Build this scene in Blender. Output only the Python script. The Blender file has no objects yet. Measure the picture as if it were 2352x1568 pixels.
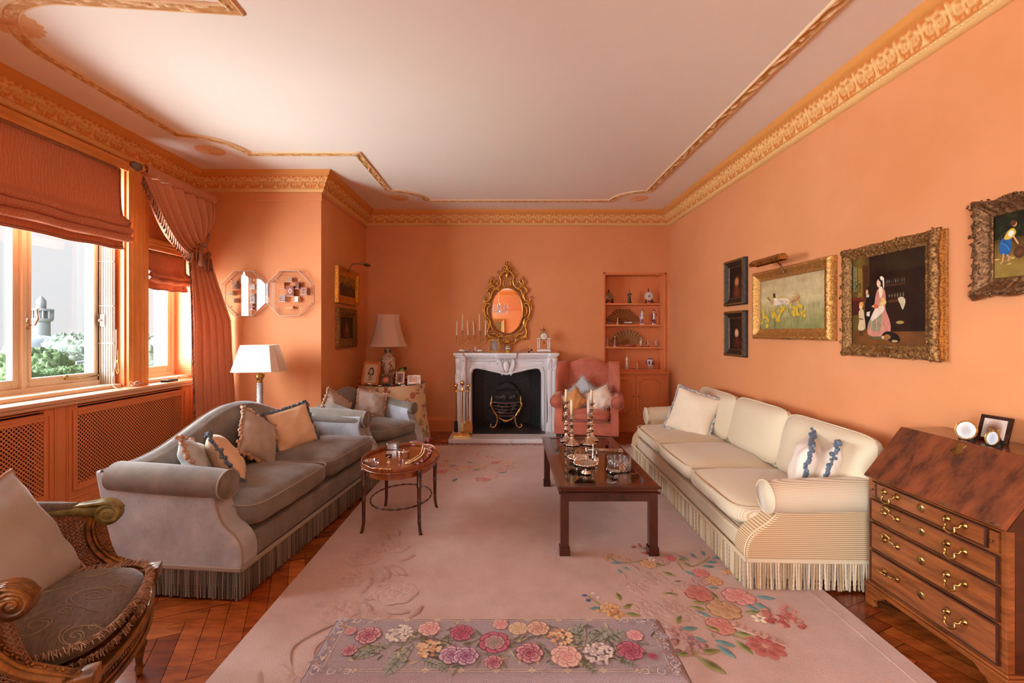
import bpy, bmesh, math, random
from math import sin, cos, pi, sqrt, radians as R
from mathutils import Vector as V, Matrix
from mathutils import noise as NZ
random.seed(7)
S = bpy.context.scene
COL = bpy.data.collections.new('room'); S.collection.children.link(COL)

# ------------------------------------------------------------------ camera, sky, daylight, exposure
F = 1045.0; CX = 1166.0; CY = 762.0; EYE = 1.40          # focal length and vanishing point in pixels of the 2352 x 1568 frame
cd = bpy.data.cameras.new('camera'); cam = bpy.data.objects.new('camera', cd); COL.objects.link(cam)
cam.location = (0, 0, EYE); cam.rotation_euler = (pi/2, 0, 0)
cd.sensor_width = 36; cd.lens = 36*F/2352; cd.shift_x = (1176-CX)/2352; cd.shift_y = (CY-784)/2352
cd.clip_start = .05; cd.clip_end = 2000
S.camera = cam
S.view_settings.view_transform = 'Standard'; S.view_settings.look = 'None'
S.view_settings.gamma = 1; S.view_settings.use_curve_mapping = False
S.view_settings.exposure = 0.0
S.cycles.max_bounces = 12; S.cycles.diffuse_bounces = 6; S.cycles.glossy_bounces = 5
S.cycles.transmission_bounces = 8; S.cycles.transparent_max_bounces = 12
S.cycles.caustics_reflective = False; S.cycles.caustics_refractive = False
S.cycles.sample_clamp_indirect = 4; S.cycles.use_denoising = True
W = bpy.data.worlds.new('overcast sky'); S.world = W; W.use_nodes = True
SKY = 1.12; SUN = 76.0; SUN_FILL = 18.0
nt = W.node_tree; bg = nt.nodes['Background']
tc = nt.nodes.new('ShaderNodeTexCoord'); sp = nt.nodes.new('ShaderNodeSeparateXYZ'); nt.links.new(tc.outputs['Generated'], sp.inputs[0])
cr = nt.nodes.new('ShaderNodeValToRGB'); nt.links.new(sp.outputs['Z'], cr.inputs[0]); nt.links.new(cr.outputs[0], bg.inputs[0])
cr.color_ramp.elements[0].position = 0.0; cr.color_ramp.elements[0].color = (.72,.735,.75,1)
cr.color_ramp.elements[1].position = .25; cr.color_ramp.elements[1].color = (.80,.81,.83,1)
bg.inputs[1].default_value = SKY
def sun(name, d, strength, ang, col=(1,1,1)):
    l = bpy.data.lights.new(name, 'SUN'); l.energy = strength; l.angle = R(ang); l.color = col
    o = bpy.data.objects.new(name, l); COL.objects.link(o); o.rotation_euler = V(d).to_track_quat('-Z', 'Y').to_euler(); o.location = (-8, 3, 6)
    return o
sun('veiled_sun', (1, .06, .03), SUN, 120, (.91, 1.0, 1.06))       # bright hazy western sky
sun('rear_fill_sun', (.30, 1, .14), SUN_FILL, 110, (.90, 1.0, 1.08))   # added fill light, enters by the made-up opening behind the camera

# ------------------------------------------------------------------ pixel to place
def P(px, py, Y): return V(((px-CX)*Y/F, Y, EYE-(py-CY)*Y/F))
def sr(r, g, b, a=1):
    f = lambda c: (c/255/12.92) if c <= 10 else ((c/255+.055)/1.055)**2.4
    return (f(r), f(g), f(b), a)

# ------------------------------------------------------------------ materials
MT = {}
def _n(nt, t, **k):
    n = nt.nodes.new('ShaderNode'+t)
    for a, b in k.items(): setattr(n, a, b)
    return n
def mat(name, col=(.5,.5,.5,1), rough=.5, metal=0, spec=.5, vc=False, var=None, bump=None, sheen=0, coat=0, trans=0, ior=1.45,
        scale=None, kind='noise', rvar=0, sub=0, emit=0, sheencol=None, bscale=None, coords='Object', wav=None, lim=(.35,.65), alpha=1, tl=0):
    """var: second colour mixed in by a noise/wave pattern; bump: strength; scale: vector mapping"""
    m = bpy.data.materials.new(name); m.use_nodes = True; nt = m.node_tree; p = nt.nodes['Principled BSDF']; L = nt.links.new
    p.inputs['Base Color'].default_value = col; p.inputs['Roughness'].default_value = rough; p.inputs['Metallic'].default_value = metal
    p.inputs['Specular IOR Level'].default_value = spec; p.inputs['IOR'].default_value = ior
    p.inputs['Sheen Weight'].default_value = sheen; p.inputs['Sheen Roughness'].default_value = .35
    if sheencol: p.inputs['Sheen Tint'].default_value = sheencol
    p.inputs['Coat Weight'].default_value = coat; p.inputs['Coat Roughness'].default_value = .08
    p.inputs['Transmission Weight'].default_value = trans
    tcn = _n(nt, 'TexCoord'); mp = _n(nt, 'Mapping'); L(tcn.outputs[coords], mp.inputs[0])
    mp.inputs['Scale'].default_value = scale if isinstance(scale, tuple) else (scale or 5,)*3
    src = None
    if vc:
        a = _n(nt, 'VertexColor'); a.layer_name = 'Col'; src = a.outputs[0]
    if kind == 'wave':
        t = _n(nt, 'TexWave'); t.inputs['Scale'].default_value = (wav or (1,))[0]; t.inputs['Distortion'].default_value = (wav or (1,4))[1]; t.inputs['Detail'].default_value = 3
        t.inputs['Detail Scale'].default_value = 1.5; tf = t.outputs['Fac']; t.bands_direction = (wav[2] if wav and len(wav) > 2 else 'X')
    elif kind == 'voronoi':
        t = _n(nt, 'TexVoronoi'); t.inputs['Scale'].default_value = 1; tf = t.outputs['Distance']
    else:
        t = _n(nt, 'TexNoise'); t.inputs['Scale'].default_value = 1; t.inputs['Detail'].default_value = 6; t.inputs['Roughness'].default_value = .6; tf = t.outputs['Fac']
    L(mp.outputs[0], t.inputs['Vector'])
    if var is not None:
        r = _n(nt, 'MapRange'); r.inputs[1].default_value = lim[0]; r.inputs[2].default_value = lim[1]; L(tf, r.inputs[0])
        mx = _n(nt, 'Mix', data_type='RGBA', blend_type='MULTIPLY' if vc else 'MIX'); L(r.outputs[0], mx.inputs[0])
        mx.inputs[6].default_value = col; mx.inputs[7].default_value = var
        if src: L(src, mx.inputs[6])
        src = mx.outputs[2]
    if src: L(src, p.inputs['Base Color'])
    if rvar:
        r2 = _n(nt, 'MapRange'); L(tf, r2.inputs[0]); r2.inputs[3].default_value = max(0, rough-rvar); r2.inputs[4].default_value = rough+rvar; L(r2.outputs[0], p.inputs['Roughness'])
    if bump:
        if bscale:
            mp2 = _n(nt, 'Mapping'); L(tcn.outputs[coords], mp2.inputs[0]); mp2.inputs['Scale'].default_value = bscale if isinstance(bscale, tuple) else (bscale,)*3
            t2 = _n(nt, 'TexNoise'); t2.inputs['Scale'].default_value = 1; t2.inputs['Detail'].default_value = 3; L(mp2.outputs[0], t2.inputs['Vector']); tf = t2.outputs['Fac']
        b = _n(nt, 'Bump'); b.inputs['Strength'].default_value = bump; b.inputs['Distance'].default_value = .01; L(tf, b.inputs['Height']); L(b.outputs[0], p.inputs['Normal'])
    if emit: p.inputs['Emission Color'].default_value = col; p.inputs['Emission Strength'].default_value = emit
    if tl:
        tb = _n(nt, 'BsdfTranslucent'); tb.inputs[0].default_value = col; ms = _n(nt, 'MixShader'); ms.inputs[0].default_value = tl
        if src: L(src, tb.inputs[0])
        L(p.outputs[0], ms.inputs[1]); L(tb.outputs[0], ms.inputs[2]); L(ms.outputs[0], nt.nodes['Material Output'].inputs[0])
    MT[name] = m; return m
def pane(name, tint=(1,1,1,1), gl=.10, rough=0.0):
    m = bpy.data.materials.new(name); m.use_nodes = True; nt = m.node_tree; nt.nodes.clear(); L = nt.links.new
    o = _n(nt, 'OutputMaterial'); t = _n(nt, 'BsdfTransparent'); g = _n(nt, 'BsdfGlossy'); mx = _n(nt, 'MixShader'); lw = _n(nt, 'LayerWeight'); lw.inputs[0].default_value = .5
    fr = _n(nt, 'Math', operation='POWER'); L(lw.outputs['Facing'], fr.inputs[0]); fr.inputs[1].default_value = 4.5
    ad = _n(nt, 'Math', operation='ADD'); L(fr.outputs[0], ad.inputs[0]); ad.inputs[1].default_value = gl+.03; ad.use_clamp = True
    t.inputs[0].default_value = tint; g.inputs['Roughness'].default_value = rough
    L(ad.outputs[0], mx.inputs[0]); L(t.outputs[0], mx.inputs[1]); L(g.outputs[0], mx.inputs[2]); L(mx.outputs[0], o.inputs[0])
    MT[name] = m; return m
def stripes(name, a, b, freq, axis='Z', rough=.9):
    """woven ticking: fine stripes across one local axis"""
    m = mat(name, a, rough, spec=.2, sheen=.3); nt = m.node_tree; L = nt.links.new; p = nt.nodes['Principled BSDF']
    tcn = _n(nt, 'TexCoord'); s = _n(nt, 'SeparateXYZ'); L(tcn.outputs['Object'], s.inputs[0])
    mu = _n(nt, 'Math', operation='MULTIPLY'); L(s.outputs[axis], mu.inputs[0]); mu.inputs[1].default_value = 2*pi*freq
    sn = _n(nt, 'Math', operation='SINE'); L(mu.outputs[0], sn.inputs[0])
    r = _n(nt, 'MapRange'); L(sn.outputs[0], r.inputs[0]); r.inputs[1].default_value = -.2; r.inputs[2].default_value = .9
    mx = _n(nt, 'Mix', data_type='RGBA'); L(r.outputs[0], mx.inputs[0]); mx.inputs[6].default_value = a; mx.inputs[7].default_value = b
    L(mx.outputs[2], p.inputs['Base Color']); return m

# ------------------------------------------------------------------ mesh builder
class M:
    def __init__(s, T=None): s.v = []; s.f = []; s.c = []; s.mi = []; s.sm = []; s.col = (1,1,1,1); s.m = 0; s.smooth = True; s.T = T; s.used = False
    def C(s, *c): s.col = sr(*c) if max(c) > 1 else (c if len(c) == 4 else (*c, 1)); s.used = True; return s
    def _v(s, pts):
        n = len(s.v)
        s.v.extend([tuple(s.T @ V(p)) if s.T else tuple(p) for p in pts]); return n
    def _f(s, f, sm=None): s.f.append(tuple(f)); s.c.append(s.col); s.mi.append(s.m); s.sm.append(s.smooth if sm is None else sm)
    def box(s, x0, x1, y0, y1, z0, z1):
        n = s._v([(x,y,z) for z in (z0,z1) for y in (y0,y1) for x in (x0,x1)])
        for f in ((0,2,3,1),(4,5,7,6),(0,1,5,4),(2,6,7,3),(0,4,6,2),(1,3,7,5)): s._f([n+i for i in f], False)
        return s
    def prism(s, poly, a, b, ax='z'):
        """poly in the two other axes (in x,y,z order), extruded from a to b along ax"""
        def mk(p, t): return {'x':(t,p[0],p[1]), 'y':(p[0],t,p[1]), 'z':(p[0],p[1],t)}[ax]
        k = len(poly); n = s._v([mk(p,a) for p in poly]+[mk(p,b) for p in poly])
        s._f([n+i for i in range(k)][::-1], False); s._f([n+k+i for i in range(k)], False)
        for i in range(k): j = (i+1) % k; s._f((n+i, n+j, n+k+j, n+k+i), False)
        return s
    def grid(s, fn, nu, nv, cu=False, cv=False):
        n = s._v([fn(i/(nu if cu else nu-1), j/(nv if cv else nv-1)) for i in range(nu) for j in range(nv)])
        for i in range(nu if cu else nu-1):
            for j in range(nv if cv else nv-1):
                a, b = (i+1) % nu, (j+1) % nv
                s._f((n+i*nv+j, n+a*nv+j, n+a*nv+b, n+i*nv+b))
        return n
    def tube(s, pts, r, k=8, closed=False, flat=1.0, up=None, caps=True):
        pts = [V(p) for p in pts]; N = len(pts); rr = r if callable(r) else ((lambda t: r[min(int(t*(len(r)-1)+.5), len(r)-1)]) if isinstance(r, (list,tuple)) else (lambda t: r))
        rings = []; prev = None
        for i, p in enumerate(pts):
            if closed: d = pts[(i+1) % N]-pts[i-1]
            else: d = pts[min(i+1,N-1)]-pts[max(i-1,0)]
            if d.length < 1e-9: d = V((0,0,1))
            d.normalize()
            if prev is None:
                u = V(up) if up else (V((0,0,1)) if abs(d.z) < .9 else V((1,0,0)))
            else: u = prev
            u = (u-d*u.dot(d));  u = u.normalized() if u.length > 1e-6 else d.orthogonal().normalized()
            w = d.cross(u); prev = u; q = rr(i/max(1,N-1))
            rings.append([p+(u*cos(a)*flat+w*sin(a))*q for a in [2*pi*j/k for j in range(k)]])
        n = s._v([x for g in rings for x in g])
        for i in range(N if closed else N-1):
            a = (i+1) % N
            for j in range(k): b = (j+1) % k; s._f((n+i*k+j, n+a*k+j, n+a*k+b, n+i*k+b))
        if not closed and caps:
            s._f([n+j for j in range(k)]); s._f([n+(N-1)*k+j for j in range(k)][::-1])
        return s
    def lathe(s, prof, k=20, c=(0,0,0), sx=1, sy=1, wob=None):
        """prof: (r, z) from bottom to top"""
        c = V(c); n = s._v([c+V((r*cos(2*pi*j/k)*sx*(wob(2*pi*j/k, r, z) if wob else 1), r*sin(2*pi*j/k)*sy*(wob(2*pi*j/k, r, z) if wob else 1), z)) for r, z in prof for j in range(k)])
        for i in range(len(prof)-1):
            for j in range(k): b = (j+1) % k; s._f((n+i*k+j, n+i*k+b, n+(i+1)*k+b, n+(i+1)*k+j))
        if prof[0][0] > 1e-5: s._f([n+j for j in range(k)][::-1])
        if prof[-1][0] > 1e-5: s._f([n+(len(prof)-1)*k+j for j in range(k)])
        return s
    def ball(s, c, r, k=8, n=5, rot=None):
        r = (r,)*3 if not isinstance(r, (tuple,list)) else r; c = V(c)
        def f(u, v):
            a, b = 2*pi*u, pi*(v*.998+.001)
            q = V((r[0]*sin(b)*cos(a), r[1]*sin(b)*sin(a), r[2]*cos(b)))
            return c+(rot @ q if rot else q)
        s.grid(f, k, n, True, False); return s
    def poly(s, pts): n = s._v(pts); s._f([n+i for i in range(len(pts))], False); return s
    def build(s, name, m=None, parent=None, bevel=0, sub=0, loc=None, rot=None, seg=2, merge=False, solid=0, recalc=True):
        me = bpy.data.meshes.new(name); me.from_pydata(s.v, [], s.f)
        ms = m if isinstance(m, (list,tuple)) else [m]
        for q in ms: me.materials.append(MT[q] if isinstance(q, str) else q)
        if s.used:
            ca = me.color_attributes.new('Col', 'FLOAT_COLOR', 'CORNER'); buf = []
            for f, c in zip(s.f, s.c): buf.extend(list(c)*len(f))
            ca.data.foreach_set('color', buf)
        me.polygons.foreach_set('material_index', s.mi); me.polygons.foreach_set('use_smooth', s.sm)
        if recalc or merge:
            bm = bmesh.new(); bm.from_mesh(me)
            if merge: bmesh.ops.remove_doubles(bm, verts=bm.verts, dist=1e-5)
            if recalc: bmesh.ops.recalc_face_normals(bm, faces=bm.faces)
            bm.to_mesh(me); bm.free()
        o = bpy.data.objects.new(name, me); COL.objects.link(o)
        if parent: o.parent = parent
        if loc: o.location = loc
        if rot: o.rotation_euler = rot
        if solid: q = o.modifiers.new('s', 'SOLIDIFY'); q.thickness = solid
        if bevel: q = o.modifiers.new('b', 'BEVEL'); q.width = bevel; q.segments = seg; q.limit_method = 'ANGLE'; q.angle_limit = R(35)
        if sub: q = o.modifiers.new('u', 'SUBSURF'); q.levels = sub; q.render_levels = sub
        return o
def tinv(o):
    r = o.rotation_euler.to_matrix().to_4x4(); return (Matrix.Translation(o.location) @ r).inverted()
USED_LABELS = set()
def tag(o, label=None, cat=None, group=None, kind=None):
    if label: o['label'] = label; USED_LABELS.add(label)
    if cat: o['category'] = cat
    if group: o['group'] = group
    if kind: o['kind'] = kind
    return o
def thing(name, label, cat, loc=(0,0,0), rz=0, group=None, rx=0, ry=0):
    o = bpy.data.objects.new(name, None); COL.objects.link(o); o.location = loc; o.rotation_euler = (rx, ry, rz); o.empty_display_size = .05
    return tag(o, label, cat, group)
def struct(o): o['kind'] = 'structure'; return o
def dup(root, loc, rz=None, label=None, group=None, scale=None):
    def cp(o, par):
        c = o.copy(); COL.objects.link(c)
        if par: c.parent = par
        for ch in [x for x in COL.objects if x.parent == o and x != c]: cp(ch, c)
        return c
    kids = {}
    r = cp(root, None); r.location = loc
    if rz is not None: r.rotation_euler = (root.rotation_euler[0], root.rotation_euler[1], rz)
    if scale: r.scale = scale
    if label: r['label'] = label
    if group: r['group'] = group
    return r
def arc(cx, cy, r, a0, a1, n, ry=None):
    return [(cx+r*cos(R(a0+(a1-a0)*i/(n-1))), cy+(ry or r)*sin(R(a0+(a1-a0)*i/(n-1)))) for i in range(n)]
def smoothpath(pts, n=6, closed=False):
    """Catmull-Rom through the points"""
    p = [V(q) for q in pts]; out = []; N = len(p); rng = N if closed else N-1
    for i in range(rng):
        g = (lambda k: p[k % N]) if closed else (lambda k: p[max(0, min(N-1, k))])
        a, b, c, d = g(i-1), g(i), g(i+1), g(i+2)
        for j in range(n):
            t = j/n; out.append(.5*((2*b)+(c-a)*t+(2*a-5*b+4*c-d)*t*t+(3*b-a-3*c+d)*t**3))
    if not closed: out.append(p[-1])
    return out
def sbox(m, c, s, n=6, k=12, crown=0, rot=None, wr=0, seed=0, nz=None):
    """upholstery block: rounded superellipsoid; s are full sizes"""
    c = V(c); nz = nz or n
    def pt(d):
        ax, ay, az = abs(d.x), abs(d.y), abs(d.z)
        q = (ax**n+ay**n)**(nz/n)+az**nz
        p = d/(q**(1/nz))
        z = p.z+crown*(1-p.x**4)*(1-p.y**4)*(1 if p.z > 0 else -.35)*min(1, abs(p.z)*1.4)
        p = V((p.x*s[0]/2, p.y*s[1]/2, z*s[2]/2))
        if wr: p += V((0,0,1))*wr*NZ.noise(p*7+V((seed,0,0)))*1.5 + d*wr*.6*NZ.noise(p*16+V((0,seed,3)))
        return c+(rot @ p if rot else p)
    for ax in range(3):
        for sg in (-1, 1):
            def fn(u, v, ax=ax, sg=sg):
                a, b = tanw(u*2-1), tanw(v*2-1)
                d = [0,0,0]; d[ax] = sg; d[(ax+1) % 3] = a; d[(ax+2) % 3] = b
                return pt(V(d))
            m.grid(fn, k, k)
def tanw(t): return math.copysign(abs(t)**.75, t)
def pillow(m, w, h, t, k=18, pinch=.07, wr=.006, seed=0):
    """square cushion lying in x,z plane, thickness along y, centred"""
    def side(sg):
        def fn(u, v):
            a, b = u*2-1, v*2-1
            fx = 1-pinch*(1-b*b)**1.0*abs(a)**3; fz = 1-pinch*(1-a*a)*abs(b)**3
            th = ((1-abs(a)**2.4)*(1-abs(b)**2.4))
            th = max(0, th)**.55*t/2
            q = V((a*w/2*fx, sg*th, b*h/2*fz))
            e = (1-a*a)*(1-b*b)
            q.y += sg*wr*min(1, e*5)*NZ.noise(V((a*2.5+seed, b*2.5, seed*.7)))*2
            q.y += sg*wr*.7*min(1,e*4)*abs(a*b)*sin((a*b)*14+seed)
            return q
        return fn
    m.grid(side(1), k, k); m.grid(side(-1), k, k)
def pillow_edge(w, h, n=14, pinch=.07):
    out = []
    for (x0,z0,x1,z1) in ((-1,-1,1,-1),(1,-1,1,1),(1,1,-1,1),(-1,1,-1,-1)):
        for i in range(n):
            a = x0+(x1-x0)*i/n; b = z0+(z1-z0)*i/n
            fx = 1-pinch*(1-b*b)*abs(a)**3; fz = 1-pinch*(1-a*a)*abs(b)**3
            out.append(V((a*w/2*fx, 0, b*h/2*fz)))
    return out
# ------------------------------------------------------------------ palette
mat('wall_paint', sr(212,140,90), .62, var=sr(220,148,100), scale=1.3, bump=.04, bscale=9, spec=.3)
mat('joinery_orange', sr(220,134,82), .45, var=sr(226,142,90), scale=2, spec=.4)
mat('joinery_gold', sr(214,140,70), .45, var=sr(226,160,92), scale=3, spec=.4)
mat('window_paint', sr(228,210,182), .5, var=sr(234,220,196), scale=3, spec=.4)
mat('ceiling_paint', sr(238,226,208), .8, var=sr(240,228,212), scale=.8, spec=.2)
mat('plaster_relief', (1,1,1,1), .65, vc=True, spec=.3)
mat('moulding_cream', sr(228,184,128), .55, var=sr(220,170,108), scale=8)
mat('sill_paint', sr(222,178,140), .4, spec=.5)
mat('black', (.006,.006,.006,1), .6)
mat('dark_void', (.012,.008,.006,1), .9)
mat('vc', (1,1,1,1), .7, vc=True, spec=.25)
mat('vc_gloss', (1,1,1,1), .25, vc=True, spec=.5)
mat('vc_china', (1,1,1,1), .15, vc=True, spec=.6, coat=.4)
mat('oil_paint', (1,1,1,1), .38, vc=True, var=(.82,.79,.74,1), scale=22, bump=.15, spec=.4)
mat('gilt', sr(226,172,78), .34, metal=.9, var=sr(150,92,32), scale=60, lim=(.45,.7), bump=.25)
mat('gilt_dark', sr(170,126,72), .42, metal=.7, var=sr(88,56,30), scale=90, lim=(.4,.62), bump=.5)
mat('gilt_worn', sr(212,160,88), .4, metal=.75, var=sr(138,84,38), scale=90, lim=(.42,.68), bump=.35)
mat('bronze', sr(140,100,64), .38, metal=.75, var=sr(74,48,30), scale=90, lim=(.4,.65), bump=.4)
mat('ebonised', sr(52,36,24), .5, var=sr(24,16,12), scale=30, bump=.2)
mat('brass', sr(250,206,128), .18, metal=1, var=sr(216,160,86), scale=12)
mat('brass_old', sr(190,150,84), .3, metal=1, var=sr(110,80,40), scale=25, lim=(.45,.7))
mat('silver', sr(226,214,200), .14, metal=1, var=sr(150,132,112), scale=30, lim=(.5,.75), bump=.12)
mat('silver_plain', sr(232,224,214), .1, metal=1)
mat('iron', (.012,.012,.013,1), .45, metal=.3, bump=.3, bscale=60, var=(.03,.028,.028,1), scale=20)
mat('mirror', (.92,.9,.88,1), .01, metal=1)
mat('wax', sr(240,226,186), .45, sub=.2, spec=.4)
mat('crystal', (1,1,1,1), .02, trans=1, ior=1.5)
pane('glass', (1,1,1,1), .015)
pane('glass_cut', (.93,.95,.96,1), .38, .08)
pane('acrylic', (.985,.975,.97,1), .03)
pane('table_glass', (.55,.5,.45,1), .10)
mat('glass_chandelier', (.95,.95,.97,1), .05, spec=1, trans=.7)

mat('marble', sr(232,234,236), .28, var=sr(168,166,168), scale=3.2, lim=(.60,.76), spec=.5)

CEIL = 3.09; XR = 2.285; YB = 6.42; XN = -2.0; YA = 4.88; XW = -3.33; YR = 1.70; YREAR = -4.0
# ------------------------------------------------------------------ floor (herringbone oak parquet)
mat('parquet', (1,1,1,1), .24, vc=True, var=(.42,.34,.28,1), scale=(6,22,6), lim=(.38,.72), rvar=.08, coat=.25, spec=.5)
m = M(); m.smooth = False
m.C(.05,.018,.006); m.box(-3.4, 2.5, YREAR-.3, 7.0, -.1, -.003)
L_, W_ = .44, .088; N_ = 5
cols = [(150,72,28),(164,82,34),(138,60,22),(176,92,40),(128,54,20),(158,78,30)]
ca, sa = cos(R(24)), sin(R(24))
def rot2(x, y): return (x*ca-y*sa, x*sa+y*ca)
g = .0012
def plank(ox, oy, w, h):
    cx, cy = rot2(ox+w/2, oy+h/2)
    if not (-3.5 < cx < 2.6 and .6 < cy < 6.9): return
    c = random.choice(cols); k = random.uniform(.85, 1.12); m.C(*[min(255, q*k) for q in c])
    q = [rot2(ox+g, oy+g), rot2(ox+w-g, oy+g), rot2(ox+w-g, oy+h-g), rot2(ox+g, oy+h-g)]
    z = random.uniform(-.0004, .0004)
    m.poly([(x, y, z) for x, y in q])
for i in range(-90, 110):
    for j in range(-16, 18):
        bx = i*W_+j*L_; by = i*W_-j*L_
        plank(bx, by, L_, W_); plank(bx-W_, by, W_, L_)
struct(m.build('floor', 'parquet', recalc=False))
# rear floor beyond the visible part
m = M(); m.box(-2.2, 2.3, YREAR, .7, -.002, .0005)
mat('parquet_plain', sr(150,74,30), .3, var=sr(120,52,20), scale=(3,16,3)); struct(m.build('trim_1', 'parquet_plain'))

# ------------------------------------------------------------------ walls
def wall(name, boxes, mt='wall_paint'):
    m = M()
    for b in boxes: m.box(*b)
    return struct(m.build(name, mt))
AX0, AX1, AZ0, AZ1 = 1.376, 2.21, .87, 2.21          # shelf niche
FX0, FX1, FZ1 = -.53, .50, .93                     # fire opening
wall('wall_back', [(-2.3, FX0, YB, YB+.4, 0, CEIL), (FX0, FX1, YB, YB+.4, FZ1, CEIL), (FX1, AX0, YB, YB+.4, 0, CEIL),
                   (AX0, AX1, YB, YB+.4, 0, AZ0), (AX0, AX1, YB, YB+.4, AZ1, CEIL), (AX0, AX1, YB+.25, YB+.4, AZ0, AZ1), (AX1, XR+.3, YB, YB+.4, 0, CEIL)])
wall('wall_right', [(XR, XR+.3, YREAR-.3, YB, 0, CEIL)])
wall('wall_alcove', [(XW-.32, XN, YA, YA+.25, 0, CEIL)])
wall('wall_return', [(XN-.25, XN, YA+.25, YB, 0, CEIL)])
wall('wall_near', [(XW-.32, XN, YR-.25, YR, 0, CEIL), (XN-.25, XN, -.6, YR-.25, 0, CEIL)])
wall('wall_rear', [(-1.5, XR+.3, YREAR-.3, YREAR, 0, CEIL), (-3.6, -3.2, YREAR-.3, YREAR, 0, CEIL), (-3.2, -1.5, YREAR-.3, YREAR, 0, .3), (-3.2, -1.5, YREAR-.3, YREAR, 2.75, CEIL)])  # the unseen opening is made up to let the fill light in
# second bay behind the camera, with its own open windows
wall('wall_bay', [(XW-.32, XN, -.85, -.6, 0, CEIL), (XW-.32, XW, YREAR, -.85, 0, .92), (XW-.32, XW, YREAR, -.85, 2.5, CEIL), (XW-.32, XW, -1.25, -.85, .92, 2.5), (XW-.32, XW, YREAR, -3.6, .92, 2.5)])
SB = .92
BW = (2.64, 3.95, 2.80); SW = (4.20, 4.79, 2.19); SW2 = (1.80, 2.38, 2.19)
xw0, xw1 = XW-.32, XW
wall('wall_left', [(xw0, xw1, YR, YA, 0, SB-.03), (xw0, xw1, BW[0], BW[1], BW[2], CEIL), (xw0, xw1, BW[1], SW[0], SB-.03, CEIL), (xw0, xw1, SW[0], SW[1], SW[2], CEIL),
                   (xw0, xw1, SW[1], YA, SB-.03, CEIL), (xw0, xw1, SW2[1], BW[0], SB-.03, CEIL), (xw0, xw1, SW2[0], SW2[1], SW2[2], CEIL), (xw0, xw1, YR, SW2[0], SB-.03, CEIL)], 'joinery_orange')
m = M(); m.box(-3.7, XR+.3, YREAR-.3, YB+.4, CEIL, CEIL+.2); struct(m.build('ceiling', 'ceiling_paint'))

# ------------------------------------------------------------------ cornice with scrolling leaf relief
def leaf(u, v):
    """relief height of one repeat, u,v in 0..1"""
    h = 0
    def blob(cx, cy, rx, ry, a=0):
        dx, dy = u-cx, v-cy; dx -= round(dx); c, s = cos(a), sin(a); x, y = (dx*c+dy*s)/rx, (-dx*s+dy*c)/ry
        return max(0, 1-(x*x+y*y))
    def ring(cx, cy, r, w):
        dx, dy = u-cx, (v-cy)*.8; dx -= round(dx); d = sqrt(dx*dx+dy*dy)
        return max(0, 1-((d-r)/w)**2)
    h = max(h, blob(.5,.18,.09,.16), blob(.5,.5,.05,.3), blob(.36,.72,.2,.08,-.8), blob(.64,.72,.2,.08,.8), blob(.5,.82,.06,.18))
    h = max(h, ring(.2,.5,.14,.035), ring(.8,.5,.14,.035), blob(.2,.5,.06,.09), blob(.8,.5,.06,.09))
    h = max(h, blob(.0,.25,.04,.2), blob(.0,.7,.05,.22), blob(.12,.86,.14,.07,.5), blob(.88,.86,.14,.07,-.5), blob(.38,.1,.08,.05), blob(.62,.1,.08,.05), blob(.2,.12,.04,.05), blob(.8,.12,.04,.05))
    return min(1, h*1.6)
PROF = [(.0,2.893),(.030,2.895),(.034,2.908),(.046,2.916),(.046,2.926)]
PROF2 = [(.115,3.035),(.125,3.043),(.14,3.047),(.142,3.062),(.150,3.072),(.156,CEIL)]
def cornice(name, a, b, nrm, ma=0, mb=0, detail=True):
    """straight run from a to b (wall face), nrm points into the room; ma/mb = +1 outward mitre, -1 inward mitre"""
    a = V((a[0],a[1],0)); b = V((b[0],b[1],0)); d = (b-a); L = d.length; d.normalize(); nrm = V((nrm[0],nrm[1],0))
    def pt(t, off, z): return a+d*(-ma*off+(L+ma*off+mb*off)*t)+nrm*off+V((0,0,z))
    m = M()
    for pr, c in ((PROF, (226,178,112)), (PROF2, (212,142,72))):
        m.C(*c); m.grid(lambda u, v: pt(u, *pr[int(round(v*(len(pr)-1)))]), 2, len(pr)); 
    nu = max(4, int(L/.0085)) if detail else 4; nv = 15; rep = max(1, round(L/.155))
    n = len(m.v); hs = []
    for i in range(nu+1):
        for j in range(nv):
            t, v = i/nu, j/(nv-1); h = leaf((t*rep) % 1, v) if detail else 0; hs.append(h)
            bend = v*v*.55+v*.45; off = .048+.067*bend; z = 2.926+(3.035-2.926)*v
            p = pt(t, off+.0085*h, z-.004*h); m.v.append(tuple(p))
    for i in range(nu):
        for j in range(nv-1):
            h = (hs[i*nv+j]+hs[(i+1)*nv+j]+hs[i*nv+j+1]+hs[(i+1)*nv+j+1])/4
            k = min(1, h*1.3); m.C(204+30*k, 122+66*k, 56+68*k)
            m._f((n+i*nv+j, n+(i+1)*nv+j, n+(i+1)*nv+j+1, n+i*nv+j+1))
    # small egg row on the lower member
    if detail:
        ne = int(L/.028)
        m.C(236,192,132); m.smooth = True
        for i in range(ne): m.ball(pt((i+.5)/ne, .042, 2.917), (.010,.010,.006), 5, 4)
    return struct(m.build(name, 'plaster_relief', recalc=False))
cornice('trim_2', (XN,YB), (XR,YB), (0,-1), -1, -1)
cornice('trim_3', (XR,YB), (XR,.2), (-1,0), -1, 0)
cornice('trim_4', (XN,YA), (XN,YB), (1,0), 1, -1)
cornice('trim_5', (XW,YA), (XN,YA), (0,-1), -1, 1)
cornice('trim_6', (XW,YR), (XW,YA), (1,0), -1, -1)
cornice('trim_7', (XR,YREAR), (XN,YREAR), (0,1), -1, 0, False)
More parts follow.
